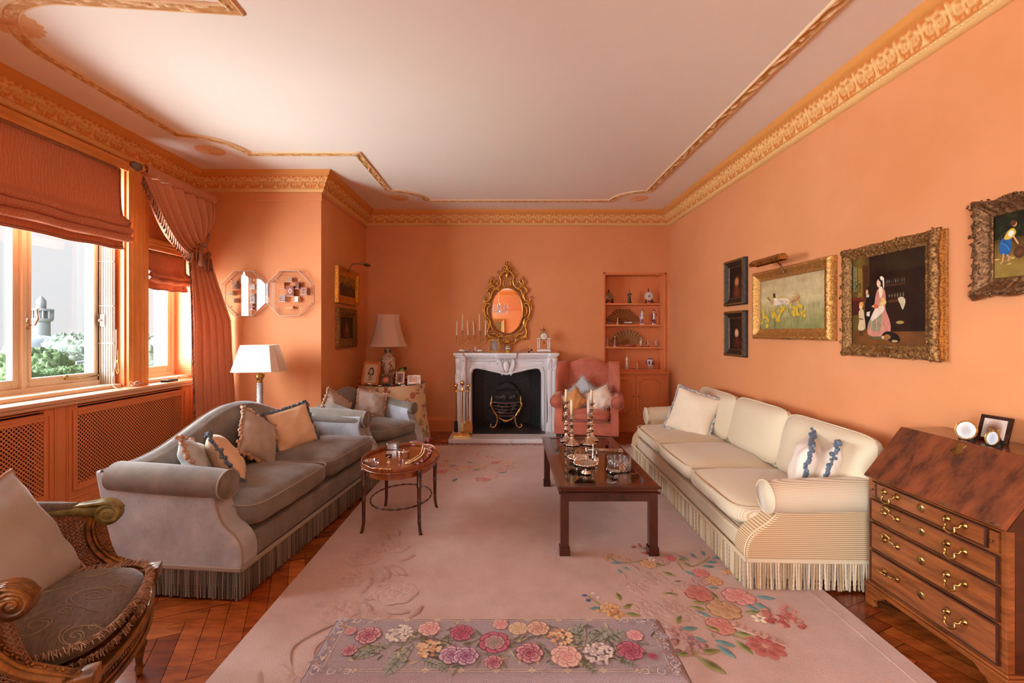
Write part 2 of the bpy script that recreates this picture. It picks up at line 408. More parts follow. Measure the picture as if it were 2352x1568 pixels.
# plain picture band on the alcove wall under the cornice
m = M(); m.box(XW, XN+.012, YA-.012, YA, 2.80, 2.893); m.box(XN, XN+.012, YA, YB, 2.865, 2.893); struct(m.build('trim_8', 'wall_paint', bevel=.004))
m = M(); m.box(XN-.01, XR, YREAR, YREAR+.05, 2.42, 2.5); struct(m.build('trim_13', 'joinery_orange', bevel=.006))

# ------------------------------------------------------------------ ceiling panel moulding and rosettes
def swept(name, path, w, hgt, mt='plaster_relief', seed=0):
    """flat enriched strip along path on the ceiling"""
    # resample
    pts = [V((p[0],p[1],0)) for p in path]; out = [pts[0]]
    for a, b in zip(pts, pts[1:]):
        k = max(1, int((b-a).length/.012)); out += [a+(b-a)*(i/k) for i in range(1, k+1)]
    N = len(out); m = M(); nv = 13; n = 0; hs = []; nr = []
    for i, p in enumerate(out):
        d0 = (out[i]-out[i-1]).normalized() if i else (out[1]-out[0]).normalized(); d1 = (out[i+1]-out[i]).normalized() if i < N-1 else d0
        t = (d0+d1).normalized(); q = V((-t.y,t.x,0)); sc = 1/max(.55, t.dot(d0))
        for j in range(nv):
            v = j/(nv-1); h = 0
            if j in (0, nv-1): z = 0
            elif j in (1, nv-2): z = hgt
            elif j in (2, nv-3): z = hgt*.95
            else:
                e = NZ.noise(V((p.x*34+seed, p.y*34, v*4+i*.02)))*1.2+.45*sin(i*.42)*cos(v*9)+.12
                h = max(0, min(1, e*1.5)); z = hgt*(.35+.9*h)
            hs.append((h, j)); m.v.append(tuple(out[i]+q*(v-.5)*w*sc+V((0,0,CEIL-z))))
    for i in range(N-1):
        for j in range(nv-1):
            h = (hs[i*nv+j][0]+hs[(i+1)*nv+j+1][0])/2
            if j < 2 or j > nv-4: m.C(238,206,160) if 1 < 2 and (j in (0, nv-2)) else m.C(232,196,140)
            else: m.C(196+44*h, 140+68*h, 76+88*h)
            m._f((i*nv+j, i*nv+j+1, (i+1)*nv+j+1, (i+1)*nv+j))
    return struct(m.build(name, mt, recalc=False))
def arcpts(a, b, bulge, n=14):
    a, b = V((*a,0)), V((*b,0)); mid = (a+b)/2; d = b-a; q = V((-d.y,d.x,0)).normalized()
    out = []
    for i in range(1, n):
        t = i/n; out.append(tuple((a+d*t+q*bulge*4*t*(1-t))[:2]))
    return out
A1, A2, A3, A4 = (-2.31,2.30), (-2.82,2.74), (-2.82,3.88), (-2.44,4.31)
B1, B2, B3, B4, B5 = (-1.42,4.31), (-1.42,5.41), (-1.03,5.85), (1.33,5.85), (1.69,5.45)
path = [(-1.42,.5),(-1.42,2.38),(-1.435,2.38),A1] + arcpts(A1, A2, -.13*-1.0) + [A2, A3] + arcpts(A3, A4, -.11) + [A4, B1, B2] + arcpts(B2, B3, -.11) + [B3, B4] + arcpts(B4, B5, -.11) + [B5, (1.70,.3)]
swept('trim_9', [p for i, p in enumerate(path) if i != 1], .085, .013)
def rosette(name, x, y, r):
    m = M(); m.C(228,176,122)
    def f(u, v):
        a = 2*pi*u; rr = r*v*(1+.05*cos(18*a)*v); z = .012*(1-v**6)*(.6+.4*abs(cos(9*a)))+.010*max(0, 1-v*3.2)
        return V((x+rr*cos(a), y+rr*sin(a), CEIL-z))
    m.grid(f, 108, 12, True); return struct(m.build(name, 'plaster_relief', recalc=False))
rosette('trim_10', -2.768, 4.235, .125); rosette('trim_11', -1.367, 5.73, .122); rosette('trim_12', 1.657, 5.77, .122); rosette('trim_14', -2.72, 2.47, .15)

# ------------------------------------------------------------------ skirting
def skirt(name, a, b, nrm, h=.20):
    a = V((a[0],a[1],0)); b = V((b[0],b[1],0)); nr = V((nrm[0],nrm[1],0)); m = M()
    pr = [(.0,0),(.022,0),(.022,h*.74),(.030,h*.78),(.026,h*.86),(.012,h*.95),(.0,h)]
    pr2 = [a+nr*o+V((0,0,z)) for o, z in pr]; n = m._v(pr2+[p+(b-a) for p in pr2]); k = len(pr)
    for i in range(k-1): m._f((n+i, n+i+1, n+k+i+1, n+k+i), False)
    m._f([n+i for i in range(k)]); m._f([n+k+i for i in range(k)][::-1])
    return struct(m.build(name, 'joinery_orange'))
skirt('baseboard_back', (XN,YB), (-.70,YB), (0,-1)); skirt('baseboard_back', (.68,YB), (1.30,YB), (0,-1))
skirt('baseboard_right', (XR,YB), (XR,.5), (-1,0)); skirt('baseboard_alcove', (XW,YA), (XN,YA), (0,-1)); skirt('baseboard_return', (XN,YA), (XN,YB), (1,0))

# ------------------------------------------------------------------ window joinery
XG = XW-.22     # plane of the glass
def frame_rect(m, x0, x1, y0, y1, z0, z1, w, wt=None, wb=None):
    wt = wt or w; wb = wb or w
    m.box(x0, x1, y0, y0+w, z0, z1); m.box(x0, x1, y1-w, y1, z0, z1); m.box(x0, x1, y0+w, y1-w, z1-wt, z1); m.box(x0, x1, y0+w, y1-w, z0, z0+wb)
def casement(y0, y1, z0, z1, parent, hw=.045):
    m = M(); frame_rect(m, XG-.02, XG+.025, y0, y1, z0, z1, hw, None, .06); frame_rect(m, XG-.012, XG+.034, y0+hw-.012, y1-hw+.012, z0+.06-.012, z1-hw+.012, .018)
    c = m.build('casement', 'window_paint', parent, bevel=.003); g = M(); g.poly([(XG,y0+hw-.004,z0+.056),(XG,y1-hw+.004,z0+.056),(XG,y1-hw+.004,z1-hw+.004),(XG,y0+hw-.004,z1-hw+.004)]); g.build('pane', 'glass', c)
    return c
def window(name, y0, y1, z1, leaves, label=None):
    w = struct(thing(name, label, None)); m = M(); z0 = SB+.02
    frame_rect(m, XG-.05, XG+.045, y0, y1, z0, z1, .035, .05, .05)
    ys = [y0+.035+(y1-y0-.07)*i/leaves for i in range(leaves+1)]
    for y in ys[1:-1]: m.box(XG-.05, XG+.05, y-.014, y+.014, z0, z1)
    m.build('window_frame', 'window_paint', w, bevel=.004)
    for a, b in zip(ys, ys[1:]): casement(a+.014*(a != ys[0]), b-.014*(b != ys[-1]), z0+.05, z1-.05, w)
    # sub-frame board along the bottom
    m = M(); m.box(XG+.045, XW-.02, y0, y1, z0-.02, z0+.012); m.build('window_board', 'window_paint', w, bevel=.006)
    return w
w1 = window('window_1', BW[0], BW[1], BW[2], 2); w2 = window('window_2', SW[0], SW[1], SW[2], 1); w3 = window('window_3', SW2[0], SW2[1], SW2[2], 1)
# casement stay and espagnolette handle on the far leaf of window 1
m = M(); yb = 3.62; zb = SB+.105
m.tube([(XG+.045,yb-.02,zb),(XG+.05,yb+.10,zb-.006),(XG+.048,yb+.26,zb+.004)], .005, 6); m.tube([(XG+.05,yb-.02,zb),(XG+.055,yb-.035,zb+.02),(XG+.055,yb-.015,zb+.034),(XG+.05,yb+.0,zb+.02)], .006, 6); m.ball((XG+.05,yb+.27,zb+.004), .009)
m.build('casement_stay', 'brass_old', w1)
m = M(); ym = 3.325; m.box(XG+.03, XG+.045, ym-.016, ym+.010, 1.42, 1.50); m.tube([(XG+.05,ym,1.45),(XG+.085,ym+.01,1.45),(XG+.088,ym+.03,1.50),(XG+.085,ym+.022,1.56),(XG+.08,ym+.05,1.585)], .007, 7)
m.build('window_handle', 'silver', w1)
# outer stone return seen through the panes
mat('stone_outside', sr(150,150,150), .9)
m = M(); m.box(-3.70, XW-.32, 3.97, 4.16, .4, 3.2); m.box(-3.74, XW-.32, 4.80, 5.0, .4, 3.2); m.box(-3.7, XW-.32, 2.40, 2.62, .4, 3.2); m.box(-3.75,XW-.32,1.5,5.0,.62,.90); m.box(-3.8, XW-.32, 1.4, 5.0, 3.2, 3.4); struct(m.build('trim_15', 'stone_outside', bevel=.01))
# folded shutter in the far reveal of the big window
sh = thing('folded_shutter', 'grey painted ribbed shutter leaf folded against the far side of the large window', 'shutter', (0,0,0))
m = M(); m.box(-3.535, -3.385, BW[1]-.035, BW[1]-.022, SB+.012, 2.62)
for i in range(7): m.box(-3.53+i*.021, -3.521+i*.021, BW[1]-.043, BW[1]-.035, SB+.03, 2.6)
for z in (1.30, 1.62, 2.0): m.box(-3.535, -3.385, BW[1]-.046, BW[1]-.034, z, z+.008)
m.build('shutter_leaf', mat('shutter_grey', sr(196,186,174), .5), sh, bevel=.002)
m = M(); m.box(-3.55, -3.541, BW[1]-.05, BW[1]-.03, SB+.012, 2.6); 
for z in (1.05, 1.35, 1.75, 2.2): m.box(-3.548, -3.535, BW[1]-.058, BW[1]-.045, z, z+.05)
m.build('track', mat('track_white', sr(228,232,236), .3), sh, bevel=.001)
m = M(); m.ball((-3.49,BW[1]-.055,1.50), .014); m.box(-3.52,-3.46,BW[1]-.05,BW[1]-.043,1.45,1.55); m.build('latch', 'silver', sh)

# casings: fluted pilasters between the windows, architraves, sill board
def pilaster(name, y0, y1, z0, z1, mt='joinery_gold'):
    m = M(); ds = [0,.022,.022,.032,.026,.034,.034,.026,.034,.026,.032,.022,.022,0]; n = len(ds)
    ys = [0,.0,.10,.16,.24,.30,.42,.5,.58,.70,.76,.84,1,1]
    poly = [(XW+ds[i]*1.3, y0+(y1-y0)*ys[i]) for i in range(n)]
    m.prism(poly, z0, z1, 'z'); return struct(m.build(name, mt, bevel=.003))
pilaster('trim_16', 3.965, 4.185, SB, 2.893); pilaster('trim_17', 2.40, 2.62, SB, 2.893)
def archi(name, y0, y1, z0, z1):
    m = M(); k = [0,.02,.02,.03,.024,.034,.034,.02,0]; zs = [0,0,.2,.3,.45,.55,.8,.9,1]
    m.prism([(XW+a, z0+(z1-z0)*b) for a, b in zip(k, zs)], y0, y1, 'y'); return struct(m.build(name, 'joinery_gold', bevel=.002))
archi('trim_18', BW[0]-.02, BW[1]+.015, 2.80, 2.893); archi('trim_19', 4.185, 4.82, 2.19, 2.29); archi('trim_20', 1.75, 2.40, 2.19, 2.29)
m = M(); m.box(XW-.20, -3.185, YR, 4.66, SB-.03, SB); m.box(XW-.2, XW+.02, 4.66, YA, SB-.03, SB); m.box(-3.23, -3.195, YR, 4.655, SB-.055, SB-.03); struct(m.build('trim_21', 'sill_paint', bevel=.008))

# ------------------------------------------------------------------ radiator covers
def rad(y0, y1, label, gy0, gy1):
    t = thing('radiator_cover', label, 'radiator cover', (0,0,0), group=None); x1 = -3.23; x0 = XW
    zt = SB-.056; m = M()
    m.box(x0+.03, x1, y0, gy0, .15, zt); m.box(x0+.03, x1, gy1, y1, .15, zt); m.box(x0+.03, x1, gy0, gy1, .15, .26); m.box(x0+.03, x1, gy0, gy1, .775, zt-.035)
    m.box(x0+.03, x1, gy0, gy1, zt-.008, zt); m.box(x1-.02, x1+.018, y0, y1, .0, .135)
    frame_rect(m, x1, x1+.010, gy0-.045, gy1+.045, .26-.045, .775+.045, .014); frame_rect(m, x1, x1+.006, y0+.012, y1-.012, .165, zt-.012, .008)
    m.box(x1-.02, x1, y0, y1, .135, .15); m.build('casing', 'joinery_orange', t, bevel=.003)
    m = M(); m.box(x0+.012, x0+.03, y0+.02, y1-.02, .1, zt-.01); m.build('dark_backing', 'dark_void', t)
    m = M(); m.smooth = False; st = .030; hgt = .515; w = .0048
    def bar(a, b, x):
        d = V((0,b[0]-a[0],b[1]-a[1])); q = V((0,-d.z,d.y)).normalized()*w; a3, b3 = V((x,a[0],a[1])), V((x,b[0],b[1]))
        n = m._v([a3-q, a3+q, b3+q, b3-q] + [p+V((.004,0,0)) for p in (a3-q, a3+q, b3+q, b3-q)])
        m._f((n+4,n+5,n+6,n+7), False); m._f((n,n+1,n+5,n+4), False); m._f((n+2,n+3,n+7,n+6), False)
    k = -hgt
    while k < gy1-gy0:
        # rising diagonal from (gy0+k, .26)
        ya, yb_ = gy0+k, gy0+k+hgt; za, zb_ = .26, .775
        if ya < gy0: za += gy0-ya; ya = gy0
        if yb_ > gy1: zb_ -= yb_-gy1; yb_ = gy1
        if yb_ > ya:
            bar((ya,za), (yb_,zb_), x1-.012)
            bar((ya,1.035-za), (yb_,1.035-zb_), x1-.008)
        k += st
    m.build('lattice_grille', 'joinery_orange', t, recalc=False)
    m = M(); m.box(x0+.031, x1-.03, gy0, gy1, zt-.034, zt-.009); m.build('air_slot', 'black', t)
rad(3.33, 4.64, 'orange radiator cover with lattice grille under the big window, right of the stile', 3.42, 4.51)
rad(1.98, 3.26, 'orange lattice radiator cover at the left edge of the photo, behind the gilt armchair', 2.07, 3.17)
m = M(); m.box(XW+.03, -3.232, 3.262, 3.328, 0, SB-.056); m.box(XW+.03, -3.212, 3.262, 3.328, 0, .135); m.box(XW+.03, -3.232, 4.642, 4.66, 0, SB-.056); struct(m.build('trim_22', 'joinery_orange', bevel=.002))

# ------------------------------------------------------------------ outside: park trees, mosque dome and minaret
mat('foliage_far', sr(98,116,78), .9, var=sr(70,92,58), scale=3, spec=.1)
mat('foliage_haze_tint', sr(116,126,112), .95, var=sr(98,112,98), scale=.5, spec=.05)  # grey of the distance haze is mixed into the leaf colour
mat('concrete_far', sr(120,121,124), .9)
mat('roof_far', sr(96,102,108), .8)
mat('brick_far', sr(120,104,94), .9)
mat('lawn', sr(120,140,100), 1, var=sr(90,110,80), scale=.05)
GZ = -17.0
m = M(); m.box(-400, -22, 24, 420, GZ-1, GZ); m.build('park_lawn', 'lawn'); bpy.data.objects['park_lawn']['kind'] = 'structure'
def tree(x, y, zt, r, mt, label, sd, grp):
    t = thing('tree', label, 'tree', (x,y,GZ), group=grp); rnd = random.Random(sd); m = M(); zc = zt-GZ
    for k in range(16):
        a = rnd.uniform(0, 2*pi); q = rnd.uniform(0,.75)*r; rr = r*rnd.uniform(.30,.5); zz = zc-rr-rnd.uniform(0, 1.1)*r*(.3+q/r)
        c = V((q*cos(a), q*sin(a), zz))
        def f(u, v, c=c, rr=rr, sd=k):
            d = V((sin(pi*v)*cos(2*pi*u), sin(pi*v)*sin(2*pi*u), cos(pi*v))); nn = NZ.noise(d*3.5+V((sd*3.1,sd,0)))*.5+NZ.noise(d*8+V((sd,0,2)))*.4+NZ.noise(d*19+V((sd,5,2)))*.35
            return c+d*rr*(1+nn*.55)
        m.grid(f, 44, 26, True)
    m.build('foliage', mt, t, recalc=False)
    m = M(); m.tube([(0,0,0),(0,0,zc-r)], .35, 7); m.build('trunk', mat('bark', sr(80,66,52), .9) if 'bark' not in MT else 'bark', t)
def far(px, py, Y): p = P(px, py, Y); return p.x, p.y, p.z
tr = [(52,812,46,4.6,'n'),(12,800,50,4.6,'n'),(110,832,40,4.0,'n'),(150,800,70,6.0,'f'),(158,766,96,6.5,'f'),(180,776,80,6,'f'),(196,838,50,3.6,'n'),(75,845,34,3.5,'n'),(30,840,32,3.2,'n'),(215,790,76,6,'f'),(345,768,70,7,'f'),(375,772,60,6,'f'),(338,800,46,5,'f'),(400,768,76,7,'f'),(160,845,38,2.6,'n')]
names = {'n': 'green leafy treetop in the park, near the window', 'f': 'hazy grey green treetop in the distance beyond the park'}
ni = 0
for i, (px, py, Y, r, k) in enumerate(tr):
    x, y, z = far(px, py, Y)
    tree(x, y, z, r, 'foliage_far' if k == 'n' else 'foliage_haze_tint', names[k], i, 'near park trees seen through the window' if k == 'n' else 'distant park trees seen through the window')
YM = 120
mn = thing('minaret', 'pale concrete minaret with open gallery rising above the trees', 'tower', (P(95,800,YM).x, YM, GZ))
def mz(py): return P(95, py, YM).z-GZ
m = M(); m.lathe([(1.9,0),(1.8,mz(745)),(1.75,mz(738))], 12); m.build('shaft', 'concrete_far', mn)
m = M(); m.lathe([(1.75,mz(740)),(2.4,mz(735)),(2.4,mz(731)),(1.2,mz(731))], 12); m.lathe([(1.2,mz(714)),(2.5,mz(714)),(2.5,mz(710)),(.8,mz(708))], 12)
for k in range(10):
    a = 2*pi*k/10; m.box(2.2*cos(a)-.16, 2.2*cos(a)+.16, 2.2*sin(a)-.16, 2.2*sin(a)+.16, mz(731), mz(713))
m.lathe([(1.0,mz(732)),(1.0,mz(713))], 8); m.build('gallery', 'concrete_far', mn)
m = M(); m.lathe([(.95,mz(710)),(.95,mz(690)),(.5,mz(684)),(.08,mz(680)),(.04,mz(674))], 8); m.build('lantern', 'concrete_far', mn)
dm = thing('mosque_dome', 'low grey dome with a brick drum beside the minaret', 'dome', (P(88,800,104).x, 104, GZ))
m = M(); r = 5.6; zt = P(88,770,104).z-GZ; m.lathe([(r*cos(a), zt-3.4+3.4*sin(a)) for a in [pi/2*i/10 for i in range(11)]][:-1]+[(0.01,zt)], 28); m.build('dome_shell', 'roof_far', dm)
m = M(); m.lathe([(r+.3,0),(r+.3,zt-3.4),(r,zt-3.3)], 28); m.build('drum', 'brick_far', dm)
hb = thing('terrace_houses', 'row of distant white roofed buildings among the trees', 'building', (P(170,830,66).x, 66, GZ))
m = M(); zt = P(170,836,66).z-GZ; m.box(-2.4,3.2,0,4,0,zt-.6); m.box(-2.6,3.4,-.2,4.2,zt-.6,zt-.25); m.box(-1.6,.4,0,3,zt-.3,zt+.35); m.box(1.2,2.4,0,3,zt-.3,zt+.1); m.build('walls', 'concrete_far', hb)
# ------------------------------------------------------------------ fabrics
mat('velvet_grey', sr(132,124,114), .75, var=sr(98,92,84), scale=7, lim=(.3,.75), sheen=.55, sheencol=sr(206,208,216), bump=.25, bscale=(160,160,60), spec=.2)
mat('velvet_side_lit', sr(184,190,198), .7, var=sr(142,146,152), scale=7, lim=(.3,.75), sheen=.7, sheencol=sr(216,218,226), bump=.25, bscale=(160,160,60), spec=.2)  # same grey velvet, painted paler and more silver as the lit side
mat('velvet_rose', sr(196,116,94), .75, var=sr(166,88,68), scale=6, lim=(.3,.75), sheen=.6, sheencol=sr(255,206,186), bump=.15, bscale=90, spec=.2)
mat('fringe_grey', (1,1,1,1), .8, vc=True, sheen=.2, spec=.2)
stripes('ticking', sr(226,212,184), sr(188,164,128), 150, 'Z')
stripes('ticking_side_shaded', sr(214,190,152), sr(160,122,82), 95, 'Z')  # same ticking, arm side painted browner to stand for its shade
stripes('ticking_top', sr(222,208,180), sr(196,174,142), 130, 'X')
mat('seam', sr(214,196,164), .8); mat('seam_grey', sr(150,140,124), .8, sheen=.3)
mat('silk_cream', sr(232,218,200), .45, sheen=.3, spec=.4, bump=.05, bscale=30)
mat('silk_gold', sr(230,204,170), .42, sheen=.3, spec=.4, bump=.05, bscale=30)
mat('silk_grey', sr(176,166,156), .45, sheen=.3, spec=.4, bump=.05, bscale=30)
mat('silk_blue', sr(178,188,190), .45, sheen=.3, spec=.4, bump=.05, bscale=30)
mat('silk_orange', sr(206,150,94), .42, sheen=.3, spec=.4)
mat('taupe_cloth', sr(170,164,156), .7, sheen=.3, spec=.3, bump=.06, bscale=12)
mat('chevron_cream', sr(236,222,196), .7, var=sr(226,208,180), kind='wave', scale=(34,34,34), wav=(1,3,'DIAGONAL'), lim=(.4,.6), sheen=.3)
mat('trim_tan', sr(204,172,146), .85, var=sr(166,128,102), scale=60, sheen=.3)
mat('trim_blue', sr(112,126,138), .85, var=sr(70,82,98), scale=60, sheen=.3)
mat('trim_mixed', sr(206,190,176), .85, var=sr(128,136,146), scale=45, lim=(.45,.55), sheen=.3)
mat('wood_dark', sr(72,34,20), .3, var=sr(44,20,12), scale=(3,3,30), lim=(.3,.7), coat=.3)
mat('wood_leg', sr(60,30,18), .35)

def fringe(m, pts, ztop, zbot, step, r, cols, seed=0, flare=.0):
    rnd = random.Random(seed)
    P_ = [V((p[0],p[1],0)) for p in pts]
    for a, b in zip(P_, P_[1:]):
        n = max(1, int((b-a).length/step)); d = (b-a).normalized(); q = V((d.y,-d.x,0))
        for i in range(n):
            p = a+(b-a)*((i+.5)/n); c = rnd.choice(cols); m.C(*c); L = ztop-zbot-rnd.uniform(0,.012); dx = rnd.uniform(-1,1)*step*.5; o = rnd.uniform(.0,.35)*r
            K = max(7, int(L/(r*1.7))); path = [p+d*dx*(t/K)**1.5+q*(o+flare*t/K)+V((0,0,ztop-L*t/K)) for t in range(K+1)]
            m.tube(path, [r*(1.0 if t % 2 else .68) for t in range(K+1)], 5, caps=True)

def bell(t): # 1 in the middle, 0 at the ends, camel-back
    a = abs(t); return (cos(pi*min(1, a/.86))*.5+.5)

def sofa(name, label, loc, rz, L, D, seat_top, arm_top, back_fn, mats, n_seat, n_back, fr, raz=.0, arm_r=.078, base_top=.30, fringe_top=.16, arm_set=.13, cat='sofa', shelter=None, seatlen=None, nearside=-1):
    t = thing(name, label, cat, loc, rz); mv, mside, mseam = mats; hl = L/2; hd = D/2; aw = .14
    # base rail
    m = M(); m.box(-hl+.02, hl-.02, -hd+.015, hd-.06, .05, base_top-.02); m.build('base', mv, t, bevel=.02, seg=3)
    m = M(); m.box(-hl+aw, hl-aw, -hd+.01, -hd+.05, fringe_top+.005, base_top); m.box(-hl+aw,hl-aw,-hd+.05,hd-.1,base_top-.03,base_top+.0); m.build('front_rail', mv, t, bevel=.015, seg=3)
    # arms : side slab with S-curved leading edge and a rolled top
    fz = arm_top-arm_r
    lead = smoothpath([(-hd,.0+fringe_top,0),(-hd,base_top-.04,0),(-hd+.035,base_top+.03,0),(-hd+arm_set*.85,base_top+.10,0),(-hd+arm_set+.02,fz-.07,0),(-hd+arm_set,fz,0)], 5)
    for sx in (-1, 1):
        m = M()
        xo = sx*(hl-.0); xi = sx*(hl-aw)
        # polygon in (y,z)
        pts = [(p.x, p.y) for p in lead]+[(-hd+arm_set, fz+arm_r*.5), (hd+.075, fz+.02+arm_r*.6), (hd+.03, fz-.15), (hd-.055, fringe_top)]
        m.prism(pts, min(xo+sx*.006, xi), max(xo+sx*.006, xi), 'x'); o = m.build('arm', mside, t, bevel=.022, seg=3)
        m = M()  # the roll
        ya, yb = -hd+arm_set-.012, hd+.0
        ring = []
        def fn(u, v, sx=sx):
            a = 2*pi*u; vv = v; y = ya+(yb-ya)*vv; rr = arm_r*(1+.05*sin(3*vv))*(1 if vv > .03 else .93)
            cx = sx*(hl-.055); cz = fz+.025*vv
            return V((cx+sx*rr*1.12*cos(a), y, cz+rr*sin(a)))
        m.grid(fn, 24, 10, True)
        m.ball((sx*(hl-.055), ya, fz), (arm_r*1.12*.97, .022, arm_r*.97), 24, 9, Matrix.Identity(3)) if False else None
        k = 24; n = m._v([(sx*(hl-.055)+sx*arm_r*.94*1.12*cos(2*pi*i/k), ya-.012, fz+arm_r*.94*sin(2*pi*i/k)) for i in range(k)]); n0 = 0
        for i in range(k): m._f((n0+i*10, n0+((i+1) % k)*10, n+(i+1) % k, n+i))
        m._f([n+i for i in range(k)])
        m.build('arm_roll', mv, t)
        m = M(); xs = sx*(hl-.055)
        m.tube([(xs+sx*arm_r*1.0*1.12*cos(a), ya-.010, fz+arm_r*.98*sin(a)) for a in [R(-150+i*15) for i in range(22)]] , .0045, 5)
        m.tube([(xo-sx*.012, p.x-.004, p.y) for p in lead[:-4]], .0045, 5)
        m.build('piping', mseam, t)
    # back, swept cross section
    def sec(x):
        h = back_fn(x/hl); th = .13; rk = .09
        yb = hd-.06
        return [(yb-.16, base_top-.02), (yb-.13+rk*.2, (base_top+h)/2), (yb-.10+rk*.6, h-.07), (yb-.085+rk*.8, h-.022), (yb-.045+rk, h), (yb-.0+rk, h-.014), (yb+.022+rk, h-.06), (yb+.02+rk*.6, h-.16), (yb+.01+rk*.2, h*.5), (yb-.005, fringe_top+.01)]
    m = M(); nx = 40
    def fb(u, v):
        x = (-hl+.0)+(2*hl-.0)*u; s = sec(x); q = v*(len(s)-1); i = min(len(s)-2, int(q)); f = q-i
        a, b = s[i], s[i+1]; e = abs(x)/hl; inset = 0
        return V((x*(1+.0*e), a[0]+(b[0]-a[0])*f, a[1]+(b[1]-a[1])*f))
    m.grid(fb, nx, 28)
    for x in (-hl, hl):
        s = sec(x); n = m._v([(x, a, b) for a, b in s]); m._f([n+i for i in range(len(s))])
    m.build('back', mv, t, sub=0, merge=True)
    m = M(); m.tube([(x, sec(x)[5][0]+.012, sec(x)[5][1]-.004) for x in [-hl+2*hl*i/40 for i in range(41)]], .0045, 5); 
    m.tube([(sx_*hl*.0+nearside*(hl+.002), a+.004, b) for sx_ in (1,) for a, b in sec(hl)[5:]], .0045, 5); m.build('piping', mseam, t)
    # seat cushions
    cw = (L-2*aw)/n_seat; ct = seat_top-base_top
    for i in range(n_seat):
        m = M(); cx = -hl+aw+cw*(i+.5); w = cw; x0, x1 = cx-cw/2, cx+cw/2
        ex = .05
        if i == 0: x0 -= .02
        if i == n_seat-1: x1 += .02
        yf = -hd-.005+raz; yk = hd-.16
        sbox(m, ((x0+x1)/2, (yf+yk)/2, base_top+ct*.5), (x1-x0-.006, yk-yf, ct), 9, 12, .22, nz=3.2, wr=.004, seed=i*3+1)
        s_ = m.build('seat_cushion', mv if mv != 'ticking' else 'ticking_top', t, merge=True)
        m = M()
        for zf in (.34,):
            pts = []
            for k in range(64):
                a = 2*pi*k/64; c, s = cos(a), sin(a); q = (abs(c)**9+abs(s)**9)**(-1/9)
                pts.append(((x0+x1)/2+c*q*(x1-x0-.006)/2*1.0, (yf+yk)/2+s*q*(yk-yf)/2*1.0, base_top+ct*.5+ct*zf))
            m.tube(pts, .0045, 5, closed=True)
        m.build('piping', mseam, s_)
    if fr:
        m = M(); step, r, cols, sd = fr
        fx = hl+.006; fy = -hd-.006
        path = [(-fx, hd-.05), (-fx, fy), (fx, fy), (fx, hd-.05)]
        fringe(m, path, fringe_top, .006, step, r, cols, sd); o = m.build('bullion_fringe', 'fringe_grey', t, recalc=False); o['kind'] = 'stuff'
        m = M(); hb = .018
        for a, b in zip(path, path[1:]):
            x0, x1 = sorted((a[0], b[0])); y0, y1 = sorted((a[1], b[1])); m.box(x0-.006, x1+.006, y0-.006, y1+.006, fringe_top-.006, fringe_top+hb)
        m.build('gimp_braid', mseam, t, bevel=.005)
    return t
# left camel-back sofa
lsx = thing
def camel(t): return .675+.205*bell(t)
GREYF = [(116,110,102),(98,92,86),(134,126,116),(84,78,72)]
LS = sofa('camelback_sofa', 'grey velvet camel back sofa with rolled arms and fringe, along the windows', (-1.668,3.355,0), R(84.2), 1.92, .76, .475, .665, camel, ('velvet_grey','velvet_side_lit','seam_grey'), 2, 0, (.0092,.0042,GREYF,3), nearside=-1)
# right ticking sofa
def flat(t): return .735-.03*abs(t)**6
CREAMF = [(210,190,158),(192,166,128),(164,148,126),(216,200,172),(176,150,112)]
RS = sofa('ticking_sofa', 'long cream ticking striped three seat sofa with rope fringe against the right wall', (1.765,3.72,0), R(-91.8), 2.54, .86, .425, .580, flat, ('ticking','ticking_side_shaded','seam'), 3, 3, (.0135,.0072,CREAMF,5), base_top=.27, arm_r=.088, nearside=1, arm_set=.15)
# its three loose back cushions
for i, (lx, w, dz) in enumerate(((-.80,.84,.0), (.02,.80,.01), (.82,.86,.0))):
    m = M(); rot = Matrix.Rotation(R(-13), 3, 'X') @ Matrix.Rotation(R(90), 3, 'X')
    sbox(m, (lx, .265, .610+dz), (w, .42, .15), 7, 12, .28, Matrix.Rotation(R(76), 3, 'X'), wr=.005, seed=20+i, nz=2.6)
    c = m.build('back_cushion', 'ticking', RS, merge=True)
    m = M(); pts = []; rm = Matrix.Rotation(R(76), 3, 'X')
    for k in range(64):
        a = 2*pi*k/64; cc, ss = cos(a), sin(a); q = (abs(cc)**7+abs(ss)**7)**(-1/7); pts.append(V((lx,.265,.610+dz))+rm @ V((cc*q*w/2, ss*q*.21, .02)))
    m.tube(pts, .005, 5, closed=True); m.build('piping', 'seam', c)

